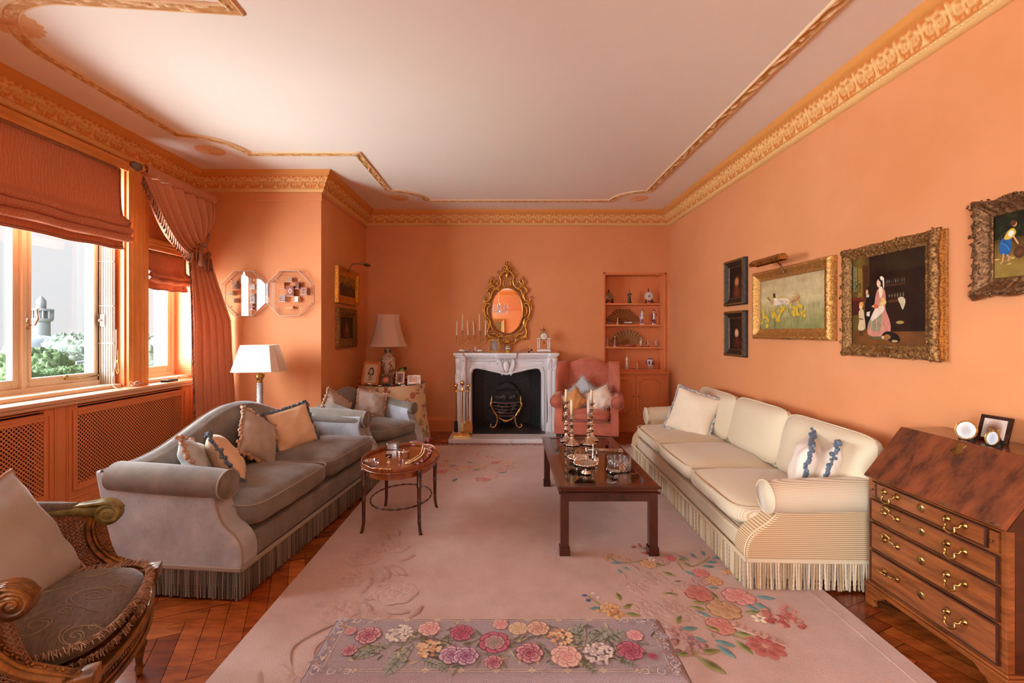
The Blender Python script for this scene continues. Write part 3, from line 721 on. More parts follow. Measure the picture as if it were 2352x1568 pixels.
# ------------------------------------------------------------------ scatter cushions
def cushion(label, w, h, th, loc, yaw, lean, roll, fab, trim=None, tk='bobble', seed=0, group=None, both=False, pinch=.07, fold=0):
    t = thing('scatter_cushion', label, 'cushion', loc, group=group); t.rotation_mode = 'YXZ'; t.rotation_euler = (R(lean), R(roll), R(yaw))
    m = M(); pillow(m, w, h, th, 20, pinch, .010, seed); m.build('cover', fab, t, merge=True)
    if trim:
        m = M(); rnd = random.Random(seed); E = pillow_edge(w, h, 16, pinch)
        if tk == 'bobble':
            L = 0; per = sum((E[i]-E[i-1]).length for i in range(len(E))); step = .017; r0 = .0125
            for i in range(len(E)):
                a, b = E[i], E[(i+1) % len(E)]; dl = (b-a).length
                while L < dl:
                    p = a+(b-a)*(L/dl); o = p.normalized()*.010
                    m.ball(p+o+V((rnd.uniform(-.004,.004), rnd.uniform(-.012,.012), rnd.uniform(-.004,.004))), r0*rnd.uniform(.8,1.15), 7, 5); L += step
                L -= dl
            m.tube(E, .006, 5, closed=True); m.build('bobble_trim', trim, t)
        elif tk == 'tassel':
            L = 0; step = .024
            for i in range(len(E)):
                a, b = E[i], E[(i+1) % len(E)]; dl = (b-a).length
                while L < dl:
                    p = a+(b-a)*(L/dl); o = p.normalized(); m.tube([p, p+o*.016], .0025, 4); m.ball(p+o*.021, .007, 6, 5); L += step
                L -= dl
            m.tube(E, .005, 5, closed=True); m.build('tassel_trim', trim, t)
        elif tk == 'cord': m.tube(E, .0055, 6, closed=True); m.build('piping', trim, t)
        else:
            for rr in range(2):
                m.tube([p+V((rnd.uniform(-1,1), rnd.uniform(-1,1), rnd.uniform(-1,1)))*.006+p.normalized()*.006 for p in smoothpath(E, 3, True)], lambda q: .010, 6, closed=True)
            m.build('brush_trim', trim, t)
    return t
GR1 = 'cushions on the grey velvet sofa'
def LSP(lx, ly, z):  # local of left sofa to world
    a = R(84.2); return (-1.665+lx*cos(a)-ly*sin(a), 3.385+lx*sin(a)+ly*cos(a), z)
cushion('pale blue silk cushion with tan bobbles, nearest the near arm of the grey sofa', .34, .34, .13, LSP(-.66,.13,.60), 120, -24, 18, 'silk_blue', 'trim_tan', seed=1, group=GR1)
cushion('gold silk cushion with slate blue bobbles beside the pale blue one, grey sofa', .38, .36, .14, LSP(-.50,.08,.60), 128, -30, 10, 'silk_gold', 'trim_blue', seed=2, group=GR1)
cushion('grey silk cushion with tan bobbles standing on its corner, middle of the grey sofa', .35, .35, .12, LSP(-.12,.12,.635), 88, -22, 38, 'silk_grey', 'trim_tan', seed=3, group=GR1)
cushion('gold silk cushion with blue bobbles upright by the far arm of the grey sofa', .38, .34, .13, LSP(.28,.10,.625), 60, -20, -8, 'silk_gold', 'trim_blue', seed=4, group=GR1)
GR2 = 'cushions on the striped sofa'
cushion('large cream chevron woven cushion with brush fringe, at the far end of the striped sofa', .44, .44, .16, (1.80,4.43,.605), -42, -17, 14, 'chevron_cream', 'trim_mixed', 'brush', seed=5, group=GR2)
cushion('cream silk cushion with blue bobbles, left of the pair by the striped sofa near arm', .38, .36, .15, (1.83,2.80,.575), -124, -12, 4, 'silk_cream', 'trim_blue', seed=6, group=GR2)
cushion('cream silk cushion with blue bobbles, right of the pair by the striped sofa near arm', .37, .36, .13, (1.93,2.73,.58), -128, -14, -4, 'silk_cream', 'trim_blue', seed=7, group=GR2)

# ------------------------------------------------------------------ grey tub armchair by the corner
ta = thing('tub_armchair', 'grey velvet low armchair with camel back, in the corner by the skirted table', 'armchair', (-1.47,4.865,0), R(62))
aw = .11; wd = .80; hd = .40; hl = wd/2
m = M(); m.box(-hl+.02, hl-.02, -hd+.01, hd-.08, .07, .30); m.build('base', 'velvet_grey', ta, bevel=.025, seg=3)
for sx in (-1, 1):
    m = M(); lead = smoothpath([(-hd,.08,0),(-hd,.24,0),(-hd+.03,.32,0),(-hd+.10,.42,0),(-hd+.14,.52,0),(-hd+.12,.56,0)], 4)
    m.prism([(p.x,p.y) for p in lead]+[(hd-.12,.62),(hd-.04,.08)], min(sx*hl,sx*(hl-aw)), max(sx*hl,sx*(hl-aw)), 'x'); m.build('arm', 'velvet_side_lit', ta, bevel=.02, seg=3)
    m = M(); m.tube([(sx*(hl-.045), -hd+.10+.5*i/8, .555+.06*(i/8)**2) for i in range(9)], .066, 18); m.build('arm_roll', 'velvet_grey', ta)
    m = M(); m.tube([(sx*(hl-.045)+.064*cos(a), -hd+.096, .555+.064*sin(a)) for a in [2*pi*i/20 for i in range(20)]], .004, 5, closed=True); m.tube([(sx*(hl-.008), p.x-.003, p.y) for p in lead[:-3]], .004, 5); m.build('piping', 'seam_grey', ta)
m = M()
def tub(u, v):
    x = (-hl+2*hl*u); e = x/hl; h = .66+.135*bell(e*.9); s = [(hd-.20,.30),(hd-.15,.5),(hd-.08,h-.04),(hd-.04,h),(hd+.02,h-.03),(hd+.01,.5),(hd-.05,.08)]
    q = v*(len(s)-1); i = min(len(s)-2, int(q)); f = q-i; return V((x, s[i][0]+(s[i+1][0]-s[i][0])*f-.06*e*e, s[i][1]+(s[i+1][1]-s[i][1])*f))
m.grid(tub, 30, 25); n = len(m.v)
for u in (0, 1): k = m._v([tub(u, j/6) for j in range(7)]); m._f([k+j for j in range(7)])
m.build('back', 'velvet_grey', ta, merge=True)
m = M(); sbox(m, (0,-.07,.375), (wd-2*aw+.03,.68,.15), 8, 12, .25, nz=3, wr=.004, seed=9); sc = m.build('seat_cushion', 'velvet_grey', ta, merge=True)
m = M(); pts = []
for k in range(60):
    a = 2*pi*k/60; c, s = cos(a), sin(a); q = (abs(c)**8+abs(s)**8)**(-1/8); pts.append((c*q*(wd-2*aw+.03)/2, -.07+s*q*.34, .425))
m.tube(pts, .004, 5, closed=True); m.build('piping', 'seam_grey', sc)
for sx in (-1,1):
    for sy in (-1,1): m = M(); m.tube([(sx*(hl-.06),sy*(hd-.09)-.02,.075),(sx*(hl-.06),sy*(hd-.09)-.02,0)], [.028,.016], 10); m.build('foot', 'wood_leg', ta)
cushion('grey silk cushion with tan bobbles, left one on the corner armchair', .32, .32, .11, (-1.80,4.75,.60), 66, -20, 40, 'silk_grey', 'trim_tan', seed=11, group='cushions on the corner armchair')
cushion('grey silk cushion with tan bobbles, right one against the arm of the corner armchair', .31, .27, .11, (-1.515,5.04,.605), 34, -20, 14, 'silk_grey', 'trim_tan', seed=12, group='cushions on the corner armchair')

# ------------------------------------------------------------------ rose velvet wing chair
wc = thing('wing_chair', 'rose pink velvet wing chair between the fireplace and the shelves', 'armchair', (1.02,5.80,0), R(-13))
hl = .385; hd = .36
m = M(); m.box(-hl+.01, hl-.01, -hd, hd-.1, .16, .315); m.build('seat_rail', 'velvet_rose', wc, bevel=.02, seg=3)
for sx in (-1, 1):
    m = M(); lead = smoothpath([(-hd,.16,0),(-hd,.30,0),(-hd+.03,.38,0),(-hd+.08,.46,0),(-hd+.09,.54,0)], 4)
    m.prism([(p.x,p.y) for p in lead]+[(hd-.16,.58),(hd-.14,.16)], min(sx*hl,sx*(hl-.10)), max(sx*hl,sx*(hl-.10)), 'x'); m.build('arm', 'velvet_rose', wc, bevel=.022, seg=3)
    m = M(); m.tube([(sx*(hl-.02+.0), -hd+.055+.46*i/8, .545+.02*i/8) for i in range(9)], .078, 20); 
    m.build('arm_roll', 'velvet_rose', wc)
    m = M(); m.tube([(sx*(hl-.02)+.076*cos(a), -hd+.052, .545+.076*sin(a)) for a in [2*pi*i/20 for i in range(20)]], .0035, 5, closed=True); m.build('piping', 'velvet_rose', wc)
    # wing : flared padded panel from the back edge forward
    m = M()
    def wing(u, v, sx=sx):
        z = .57+.44*v; prj = (.26*(sin(pi*min(1, .18+v*.72)))**.8+.04)*(1 if v < .8 else 1-((v-.8)/.2)**2*.45); ang = 2*pi*u; t = .5-.5*cos(ang); th = .040+.012*t
        y = .235-prj*t; x = .275+.075*t+.035*t*t+.012*(1-v); return V((sx*(x+sin(ang)*th), y+.03*v, z+.0*t))
    m.grid(wing, 28, 18, True); top_ = [wing(i/28, 1) for i in range(28)]; n = m._v([p+V((0,0,.012)) if 0 else p for p in top_]); m._f([n+i for i in range(28)]); m.build('wing', 'velvet_rose', wc, bevel=.012, seg=3, merge=True)
m = M()
def wb(u, v):
    x = -hl+.05+(2*hl-.10)*u; e = x/hl; h = .965+.095*bell(e*.95); yo = hd-.14; s = [(yo-.10,.33),(yo-.06,.6),(yo-.02,h-.06),(yo+.02,h-.01),(yo+.07,h),(yo+.12,h-.05),(yo+.08,.5),(yo,.16)]
    q = v*(len(s)-1); i = min(len(s)-2, int(q)); f = q-i; return V((x, s[i][0]+(s[i+1][0]-s[i][0])*f-.02*cos(e*3), s[i][1]+(s[i+1][1]-s[i][1])*f))
m.grid(wb, 28, 29)
for u in (0, 1): k = m._v([wb(u, j/7) for j in range(8)]); m._f([k+j for j in range(8)])
m.build('back', 'velvet_rose', wc, merge=True)
m = M(); sbox(m, (0,-.09,.385), (.57,.58,.14), 8, 12, .22, nz=3, wr=.003, seed=13); sc = m.build('seat_cushion', 'velvet_rose', wc, merge=True)
m = M()
for zz in (.43,.335):
    pts = []
    for k in range(60):
        a = 2*pi*k/60; c, s = cos(a), sin(a); q = (abs(c)**8+abs(s)**8)**(-1/8); pts.append((c*q*.285, -.09+s*q*.29, zz))
    m.tube(pts, .004, 5, closed=True)
m.build('piping', 'velvet_rose', sc)
for sx in (-1,1):
    for sy in (-1,1): m = M(); c = (sx*(hl-.05), -hd+.05 if sy < 0 else hd-.14); m.box(c[0]-.028, c[0]+.028, c[1]-.028, c[1]+.028, 0, .17); m.build('leg', 'wood_leg', wc, bevel=.004)
GR3 = 'cushions in the wing chair'
cushion('small orange silk cushion with beige tassels, at the left in the wing chair', .26, .24, .11, (.82,5.60,.56), 8, -16, -34, 'silk_orange', 'trim_mixed', 'tassel', seed=14, group=GR3)
cushion('pale blue cushion with tassels standing behind the others in the wing chair', .30, .30, .10, (.965,5.81,.63), -10, -14, 42, 'silk_blue', 'trim_mixed', 'tassel', seed=15, group=GR3)
cushion('large cream silk cushion with tassels lying at the right in the wing chair', .36, .28, .12, (1.12,5.63,.565), -16, -28, -26, 'silk_cream', 'trim_mixed', 'tassel', seed=16, group=GR3)
# ------------------------------------------------------------------ fireplace
fp = thing('fireplace', 'carved white marble fireplace with a serpentine opening and raised hearth', 'fireplace', (-.02,6.3,0))
def WM(t): return M(T=tinv(t))
HZ = .055
m = WM(fp); m.box(-.745, .71, 5.71, 6.42, 0, HZ); m.build('hearth', 'marble', fp, bevel=.006)
m = WM(fp); m.box(-.53, .50, 6.0, 6.72, HZ-.03, HZ+.004); m.build('back_hearth', mat('slate', (.02,.02,.021,1), .35, var=(.04,.035,.03,1), scale=6), fp)
OX0, OX1, ZO = -.495, .465, .905; XC = -.015
def opening(t):   # serpentine head, t 0..1 from left to right
    x = OX0+(OX1-OX0)*t; a = abs(t-.5)*2
    z = ZO-.075*(cos(pi*a)*.5+.5)-.02*max(0, (.22-a)/.22)
    e = min(t, 1-t)*(OX1-OX0); r = .085
    if e < r: z -= r-sqrt(max(0, r*r-(r-e)**2))
    return x, z
yf = 6.20
def surround(m, off, y0, y1, inner):
    """frame between rectangle and the opening outline grown outward by off, faces towards the room"""
    pts = [(OX0-off, HZ)]+[(opening(i/48)[0]+(i/48-.5)*2*off, opening(i/48)[1]+off) for i in range(49)]+[(OX1+off, HZ)]
    pts2 = [(OX0-inner, HZ)]+[(opening(i/48)[0]+(i/48-.5)*2*inner, opening(i/48)[1]+inner) for i in range(49)]+[(OX1+inner, HZ)]
    n = m._v([(x,y,z) for y in (y0,y1) for q in (pts,pts2) for x,z in q]); k = len(pts)
    for i in range(k-1):
        m._f((n+i,n+i+1,n+k+i+1,n+k+i), True); m._f((n+2*k+i,n+2*k+i+1,n+3*k+i+1,n+3*k+i), True)
        m._f((n+i,n+i+1,n+2*k+i+1,n+2*k+i), True); m._f((n+k+i,n+k+i+1,n+3*k+i+1,n+3*k+i), True)
# frieze and spandrels: plate with the opening cut out
m = WM(fp); top = 1.045; pts = [opening(i/48) for i in range(49)]
n = m._v([(x,yf,z) for x,z in pts]+[(x,yf,top) for x,z in pts]+[(x,yf+.2,z) for x,z in pts])
for i in range(48): m._f((n+i,n+i+1,n+50+i,n+49+i), False); m._f((n+i,n+i+1,n+99+i,n+98+i), True)
m.box(OX0-.07, OX0, yf, yf+.2, HZ, top); m.box(OX1, OX1+.07, yf, yf+.2, HZ, top)
m.build('frieze', 'marble', fp, recalc=True)
m = WM(fp); surround(m, .008, yf-.030, yf+.02, .034); surround(m, .050, yf-.016, yf+.02, .066); m.build('opening_moulding', 'marble', fp, bevel=.004)
m = WM(fp)
for sx in (-1, 1):
    x0 = XC+sx*.145; x1 = XC+sx*.50
    a, b = min(x0,x1), max(x0,x1)
    m.tube([(a,yf,1.0),(b,yf,1.0)], .006, 6)
m.tube([(OX1+.015,yf,1.0),(OX1+.015,yf,.90)], .006, 6); m.tube([(OX0-.015,yf,1.0),(OX0-.015,yf,.90)], .006, 6); m.build('panel_moulding', 'marble', fp)
# cabriole jambs set at an angle
for sx in (-1, 1):
    m = WM(fp); cx = XC+sx*.615
    zs = [HZ, HZ+.10, HZ+.13, .35, .55, .70, .80, .86, .93, 1.0, 1.05]
    w = [.075,.075,.058,.055,.060,.070,.074,.066,.066,.072,.072]; d = [.02,.02,.03,.028,.012,-.012,-.022,-.01,-.004,-.02,-.02]
    prof = smoothpath([(w[i], d[i], zs[i]) for i in range(len(zs))], 4)
    pl = [(-1,1),(-1,-.75),(-.7,-1),(-.15,-1),(-.05,-.86),(.05,-.86),(.15,-1),(.7,-1),(1,-.75),(1,1)]
    n = m._v([(cx+q[0]*a, yf-.035+q[1]+.055*(b if b < 0 else 3.2), q[2]) for q in prof for a, b in pl]); k = len(pl)
    for i in range(len(prof)-1):
        for j in range(k): m._f((n+i*k+j, n+i*k+(j+1)%k, n+(i+1)*k+(j+1)%k, n+(i+1)*k+j), True)
    m._f([n+j for j in range(k)]); m._f([n+(len(prof)-1)*k+j for j in range(k)])
    m.build('jamb', 'marble', fp, bevel=.003)
    m = WM(fp); yy = yf-.115
    m.ball((cx-sx*.03,yy+.01,1.01), (.022,.02,.022), 12, 8)
    m.tube([(cx+.035*cos(a)*(1-a/14), yy+.012, .985+.028*sin(a)*(1-a/14)) for a in [i*.5 for i in range(20)]], .007, 6)
    for i in range(7): m.ball((cx+.016*sin(i*2.1), yy+.022, .955-.021*i), (.014-.001*i,.010,.014), 8, 6)
    for s2 in (-1,1): m.tube(smoothpath([(cx+s2*.05,yy+.02,1.0),(cx+s2*.052,yy+.02,.93),(cx+s2*.035,yy+.025,.87),(cx+s2*.045,yy+.03,.82)], 4), .007, 6)
    m.build('carved_drop', 'marble', fp)
# mantel shelf, breakfronted
m = WM(fp); S0, S1 = -.73, .70; ys = [(S0,6.42),(S0,6.10),(S0+.02,6.075),(S0+.13,6.065),(S0+.15,6.10),(XC-.16,6.085),(XC-.13,6.06),(XC+.13,6.06),(XC+.16,6.085),(S1-.15,6.10),(S1-.13,6.065),(S1-.02,6.075),(S1,6.10),(S1,6.42)]
def scaled(q, k): return [(XC+(x-XC)*(1-k), y+(k*.9 if y < 6.4 else 0)) for x, y in q]
for z0, z1, k in ((1.045,1.062,.05),(1.062,1.082,.025),(1.082,1.118,0)): m.prism(scaled(ys,k), z0, z1, 'z')
m.build('mantel_shelf', 'marble', fp, bevel=.007, seg=3)
# central cartouche
m = WM(fp); y = yf-.03
m.ball((XC,y+.01,.93), (.045,.035,.085), 16, 12)
def scroll(m, cx, cz, r, a0, turns, sg, y, th, y2=None):
    pts = []
    N = int(14*turns)
    for i in range(N+1):
        t = i/N; a = a0+sg*t*turns*2*pi; rr = r*(1-t*.8); pts.append((cx+rr*cos(a), y+(y2 or 0)*t, cz+rr*sin(a)))
    m.tube(pts, [th*(1-.5*i/N) for i in range(N+1)], 7)
for sx in (-1, 1):
    for (dx, dz, r, a0, tn) in ((.075,1.0,.035,pi/2,1.1),(.105,.965,.03,0,1.1),(.06,.90,.03,pi,1.2),(.05,.845,.028,-pi/2,1.3),(.03,1.02,.025,pi/2,1)):
        scroll(m, XC+sx*dx, dz, r, a0 if sx > 0 else pi-a0, tn, sx, y+.01, .010)
    for k in range(4): m.tube(smoothpath([(XC+sx*(.03+.015*k),y,.86),(XC+sx*(.06+.012*k),y-.008,.92),(XC+sx*(.08+.008*k),y,.99),(XC+sx*(.115-.012*k),y+.012,1.03)],4), .008, 6)
    m.tube(smoothpath([(XC+sx*.04,y,.86),(XC+sx*.10,y+.005,.865),(XC+sx*.17,y+.012,.885)],4), [.010,.006,.003], 6)
m.build('cartouche', 'marble', fp)
# cast iron interior
m = WM(fp)
m.box(OX0-.06, OX1+.06, 6.70, 6.74, HZ, .95); m.box(OX0-.06, OX1+.06, 6.42, 6.74, .915, .95)
for sx in (-1, 1):
    xa = (OX0 if sx < 0 else OX1)+sx*.02; xb = xa-sx*.17
    m.prism([(xa,6.36),(xb,6.71),(xb+sx*.16+sx*.02,6.72),(xa+sx*.02,6.36)], HZ, .93, 'z')
    for i in range(15):
        t = (i+.5)/15; x = xa+(xb-xa)*t; yq = 6.36+.35*t; m.box(x-.0045-sx*.004, x+.0045-sx*.004, yq-.004, yq+.010, HZ, .92)
m.build('iron_interior', 'iron', fp)
# ------------------------------------------------------------------ fire basket
fb = thing('fire_basket', 'black iron dog grate with gilt scroll legs, standing in the fireplace', 'fire basket', (-.02,6.42,HZ+.004))
m = M(); hw = .20
m.prism([(-.19,.10),(-.20,.42),(-.17,.50),(-.12,.54),(-.11,.585),(-.05,.60),(-.02,.63),(.02,.63),(.05,.60),(.11,.585),(.12,.54),(.17,.50),(.20,.42),(.19,.10)], .12, .135, 'y')
m.tube([(-.12,.115,.585),(-.06,.11,.60),(0,.11,.62),(.06,.11,.60),(.12,.115,.585)], .009, 6); m.tube([(-.14,.11,.50),(0,.10,.53),(.14,.11,.50)], .010, 6)
m.tube([(.16*cos(a),.11,.40+.10*sin(a)) for a in [pi*i/14 for i in range(15)]], .007, 6); m.build('fireback', 'iron', fb)
m = M()
for z, w, b in ((.355,.215,.012),(.305,.19,.009),(.26,.165,.008),(.215,.14,.008)):
    m.tube(smoothpath([(-w,-.02,z),(-w*.5,-.055,z-.006),(0,-.065,z-.01),(w*.5,-.055,z-.006),(w,-.02,z)],4), b, 7); 
for sx in (-1,1): m.tube([(sx*.20,-.03,.345),(sx*.20,.12,.345)], .008, 6)
m.box(-.13,.13,-.05,.12,.16,.172); m.build('bars', mat('iron_bar', sr(112,88,80), .35, metal=.6), fb)
for sx in (-1, 1):
    m = M(); m.tube(smoothpath([(sx*.205,-.03,.37),(sx*.215,-.04,.31),(sx*.18,-.045,.24),(sx*.135,-.05,.17),(sx*.125,-.055,.10),(sx*.145,-.06,.035),(sx*.18,-.062,.008),(sx*.215,-.062,.022),(sx*.215,-.062,.05),(sx*.195,-.062,.05)],5), [.018,.020,.018,.016,.014,.013,.013,.012,.009,.006], 8)
    for k in range(12): m.ball((sx*(.215-.004*k), -.06, .33-.012*k), .008, 6, 5)
    m.lathe([(.012,.37),(.020,.385),(.008,.395),(.016,.41),(.006,.425),(.010,.435),(.002,.45)], 10, (sx*.205,-.03,0)); m.build('leg', 'brass_old', fb)
m = M(); m.tube(smoothpath([(-.13,-.06,.165),(-.07,-.065,.12),(0,-.068,.095),(.07,-.065,.12),(.13,-.06,.165)],5), [.010,.018,.026,.018,.010], 8)
for k in range(15): x = -.12+.24*k/14; m.ball((x,-.075,.165-.075*cos(x/.13*pi/2)+.002), .011, 6, 5)
m.build('apron_swag', 'brass_old', fb)
mat('coal', (.05,.045,.045,1), .5, var=(.17,.15,.145,1), scale=30, bump=.6)
rnd = random.Random(4)
for k in range(26):
    row = k % 3; x = rnd.uniform(-.13,.13)*(1 if row else .8); z = .19+row*.08+rnd.uniform(0,.03)+(.05 if row == 2 else 0); y = rnd.uniform(-.02,.07)
    m = M(); r = rnd.uniform(.024,.036)
    def f(u, v, s=k, r=r):
        d = V((sin(pi*v)*cos(2*pi*u), sin(pi*v)*sin(2*pi*u), cos(pi*v))); return d*r*(1+.45*NZ.noise(d*1.6+V((s*2.3,0,0))))
    m.grid(f, 8, 6, True); m.smooth = False
    c = m.build('coal_lump', 'coal', fb, loc=(x,y,z)); 
# ------------------------------------------------------------------ fire irons
fi = thing('fireside_companion_set', 'brass fireside set with stand, poker, brush, tongs and shovel', 'fire tools', (-.585,5.89,HZ))
m = M(); m.box(-.115,.115,-.075,.075,0,.018); m.box(-.10,.10,-.06,.06,.018,.034); m.box(-.09,.09,-.05,.05,.034,.045); m.build('base', 'brass', fi, bevel=.004)
m = M(); m.lathe([(.012,.045),(.02,.05),(.009,.07),(.009,.57),(.016,.58),(.016,.60),(.009,.61),(.014,.63),(.008,.645),(.022,.66),(.028,.685),(.022,.71),(.004,.72)], 14)
for a in (25,155,205,335): m.tube([(0,0,.585),(.085*cos(R(a)),.07*sin(R(a)),.585)], .006, 7); m.tube([(.085*cos(R(a))-.02,.07*sin(R(a)),.585),(.085*cos(R(a))+.02,.07*sin(R(a)),.585)], .005, 6)
m.build('stand', 'brass', fi)
for nm, a, L in (('poker',155,.05),('hearth_brush',205,.12),('coal_tongs',25,.06),('fire_shovel',335,.07)):
    x, y = .088*cos(R(a)), .072*sin(R(a)); m = M()
    m.lathe([(.004,.10),(.004,.55),(.010,.56),(.006,.575),(.006,.60),(.012,.61),(.007,.62),(.017,.635),(.021,.65),(.017,.668),(.003,.675)], 12, (x,y,0))
    if nm == 'fire_shovel':
        m.box(x-.012,x+.012,y-.004,y+.004,.20,.26)
        m.prism([(x-.05,.05),(x-.052,.15),(x-.035,.195),(x,.215),(x+.035,.195),(x+.052,.15),(x+.05,.05)], y-.018, y-.010, 'y'); m.tube([(x-.05,y-.02,.05),(x-.052,y-.03,.15),(x-.035,y-.03,.195),(x,y-.02,.215),(x+.035,y-.03,.195),(x+.052,y-.03,.15),(x+.05,y-.02,.05)], .005, 6)
    m.build(nm, 'brass', fi)
    if nm == 'hearth_brush': m = M(); m.lathe([(.012,.20),(.022,.19),(.028,.06)], 12, (x,y,0)); m.build('bristles', 'black', fi)

# ------------------------------------------------------------------ oval mirror in a rococo gilt frame
om = thing('oval_mirror', 'oval mirror in a carved gilt rococo frame above the mantelpiece', 'mirror', (-.008,6.415,1.70), rx=R(-.5))
m = M(); A, B = .215, .318
def ov(u, r, y): a = 2*pi*u; return (r[0]*cos(a), y, r[1]*sin(a))
n = m._v([ov(i/64, (A,B), -.02) for i in range(64)]); m._f([n+i for i in range(64)]); m.build('mirror_glass', 'mirror', om, recalc=False)
m = M(); m.grid(lambda u, v: V(ov(u, (A+.022*v-.004, B+.022*v-.004), -.02-.024*sin(pi*min(1,v*1.0))-.004)), 64, 8, True)
m.grid(lambda u, v: V(ov(u, (A+.018+.004*v, B+.018+.004*v), -.024+.022*v)), 64, 2, True)
for i in range(72): m.ball(ov(i/72, (A+.009,B+.009), -.048), .0085, 6, 5)
m.build('beaded_rim', 'gilt', om)
m = M()
def cs(pts, r0=.012, r1=.006, curl=0, y=-.028):
    pts = smoothpath([(p[0], y-(p[2] if len(p) > 2 else 0), p[1]) for p in pts], 5); n = len(pts)
    r0 *= 1.3; r1 *= 1.4; m.tube(pts, [r0+(r1-r0)*i/(n-1) for i in range(n)], 7); m.ball(pts[-1], r1*1.8, 7, 5); m.ball(pts[0], r0*1.15, 7, 5)
# silhouette drawn in frame coordinates (metres from the glass centre)
for sx in (-1, 1):
    q = lambda L: [(sx*a, *r) for a, *r in L]
    cs(q([(.235,.09),(.285,.10),(.315,.05),(.32,-.02),(.295,-.09),(.245,-.13)]), .014,.008)
    cs(q([(.245,.06),(.275,.03),(.275,-.04),(.25,-.07)]), .009,.006)
    cs(q([(.29,.11),(.33,.09),(.345,.04),(.335,-.01)]), .008,.005); cs(q([(.30,.10),(.325,.135),(.315,.175),(.34,.19)]), .010,.005)
    cs(q([(.215,.19),(.20,.13),(.25,.13),(.285,.165),(.275,.22),(.235,.26),(.20,.30)]), .011,.006) if 0 else None
    cs(q([(.30,.13),(.26,.14),(.235,.19),(.245,.24),(.285,.265),(.275,.30)]), .013,.007)
    cs(q([(.12,.30),(.17,.295),(.205,.26),(.22,.21),(.225,.17)]), .010,.006)
    cs(q([(.285,.27),(.25,.32),(.20,.335),(.175,.305),(.20,.285)]), .012,.007)
    cs(q([(.19,.345),(.235,.36),(.225,.42),(.20,.455),(.225,.47)]), .011,.005); cs(q([(.21,.37),(.175,.41),(.195,.44)]), .010,.005); cs(q([(.225,.37),(.26,.40),(.245,.43)]), .009,.004)
    cs(q([(.17,.31),(.13,.32),(.095,.36),(.085,.42),(.10,.47),(.085,.495)]), .013,.008)
    cs(q([(.10,.49),(.14,.51),(.13,.55)]), .010,.004); cs(q([(.095,.48),(.06,.53),(.02,.56)]), .012,.008); cs(q([(.12,.36),(.15,.385),(.145,.42)]), .008,.004)
    cs(q([(.0,.335),(.045,.345),(.055,.39),(.035,.425),(.005,.42)]), .009,.006)
    cs(q([(.0,.555),(.04,.60),(.075,.60),(.08,.57)]), .010,.005); cs(q([(.0,.60),(.03,.65),(.02,.685)]), .009,.004); cs(q([(.0,.53),(.045,.56),(.055,.58)]), .010,.004)
    cs(q([(.245,-.13),(.24,-.20),(.265,-.26),(.275,-.32),(.24,-.36),(.205,-.375)]), .013,.009); cs(q([(.25,-.36),(.225,-.40),(.19,-.39)]), .012,.006); cs(q([(.27,-.35),(.265,-.39),(.285,-.40)]), .010,.005)
    cs(q([(.285,-.10),(.325,-.085),(.30,-.12),(.27,-.16),(.26,-.22)]), .009,.006)
    cs(q([(.23,-.15),(.225,-.22),(.185,-.28),(.15,-.30)]), .010,.006)
    cs(q([(.21,-.33),(.17,-.325),(.14,-.35),(.12,-.385)]), .012,.007); cs(q([(.06,-.36),(.10,-.36),(.125,-.39),(.115,-.44),(.07,-.47),(.0,-.475)]), .012,.007)
    cs(q([(.0,-.36),(.04,-.375),(.07,-.36)]), .008,.005); cs(q([(.0,-.42),(.04,-.41),(.08,-.44)]), .009,.005); cs(q([(.125,-.40),(.155,-.42),(.17,-.405)]), .008,.004)
m.ball((0,-.035,.50), (.028,.02,.05), 8, 7); m.ball((0,-.035,.60), (.02,.018,.045), 8, 7); m.ball((0,-.03,-.44), (.05,.015,.022), 10, 6); m.ball((0,-.035,.66),(.012,.012,.03),8,6)
m.build('carved_frame', 'gilt', om)

# ------------------------------------------------------------------ shelves in the niche and the cupboard below
cb = thing('built_in_cupboard', 'orange painted alcove with open shelves over a panelled two door cupboard', 'cabinet', (1.79,6.42,0))
lin = .006
m = WM(cb); m.box(AX0, AX1, YB+.235, YB+.249, AZ0, AZ1); m.box(AX0, AX0+lin, YB-.0, YB+.24, AZ0, AZ1); m.box(AX1-lin, AX1, YB, YB+.24, AZ0, AZ1); m.build('niche_lining', 'joinery_orange', cb)
SHZ = [1.805, 1.503, 1.188]
for z in SHZ: m = WM(cb); m.box(AX0+lin, AX1-lin, YB+.02, YB+.235, z-.022, z); m.build('shelf', 'joinery_orange', cb, bevel=.003)
m = WM(cb); rp = [(AX0-.012,AZ0-.015),(AX0-.012,AZ1+.012),(AX1+.012,AZ1+.012),(AX1+.012,AZ0-.015),(AX0-.012,AZ0-.015)]
for (a,b),(c,d) in zip(rp, rp[1:]):
    L = sqrt((a-c)**2+(b-d)**2); N = int(L/.018)
    for i in range(N):
        t = (i+.5)/N; x, z = a+(c-a)*t, b+(d-b)*t; dx, dz = (c-a)/L, (d-b)/L
        m.ball((x,YB-.008,z), (.008,.010,.014), 6, 5, Matrix.Rotation(-math.atan2(dx,dz)+.6, 3, 'Y').inverted())
    w = .016
    m.box(min(a,c)-w, max(a,c)+w, YB-.006, YB, min(b,d)-w, max(b,d)+w)
m.build('rope_moulding', 'joinery_orange', cb)
cy = YB-.04
m = WM(cb); m.box(1.34, 2.25, cy, YB-.001, .02, .80); m.box(1.33, 2.262, cy-.012, YB-.001, 0, .185); m.box(1.325, 2.268, cy-.02, YB-.001, .80, .822); m.box(1.31, 2.28, cy-.035, YB-.001, .822, .848); m.build('carcass', 'joinery_orange', cb, bevel=.003)
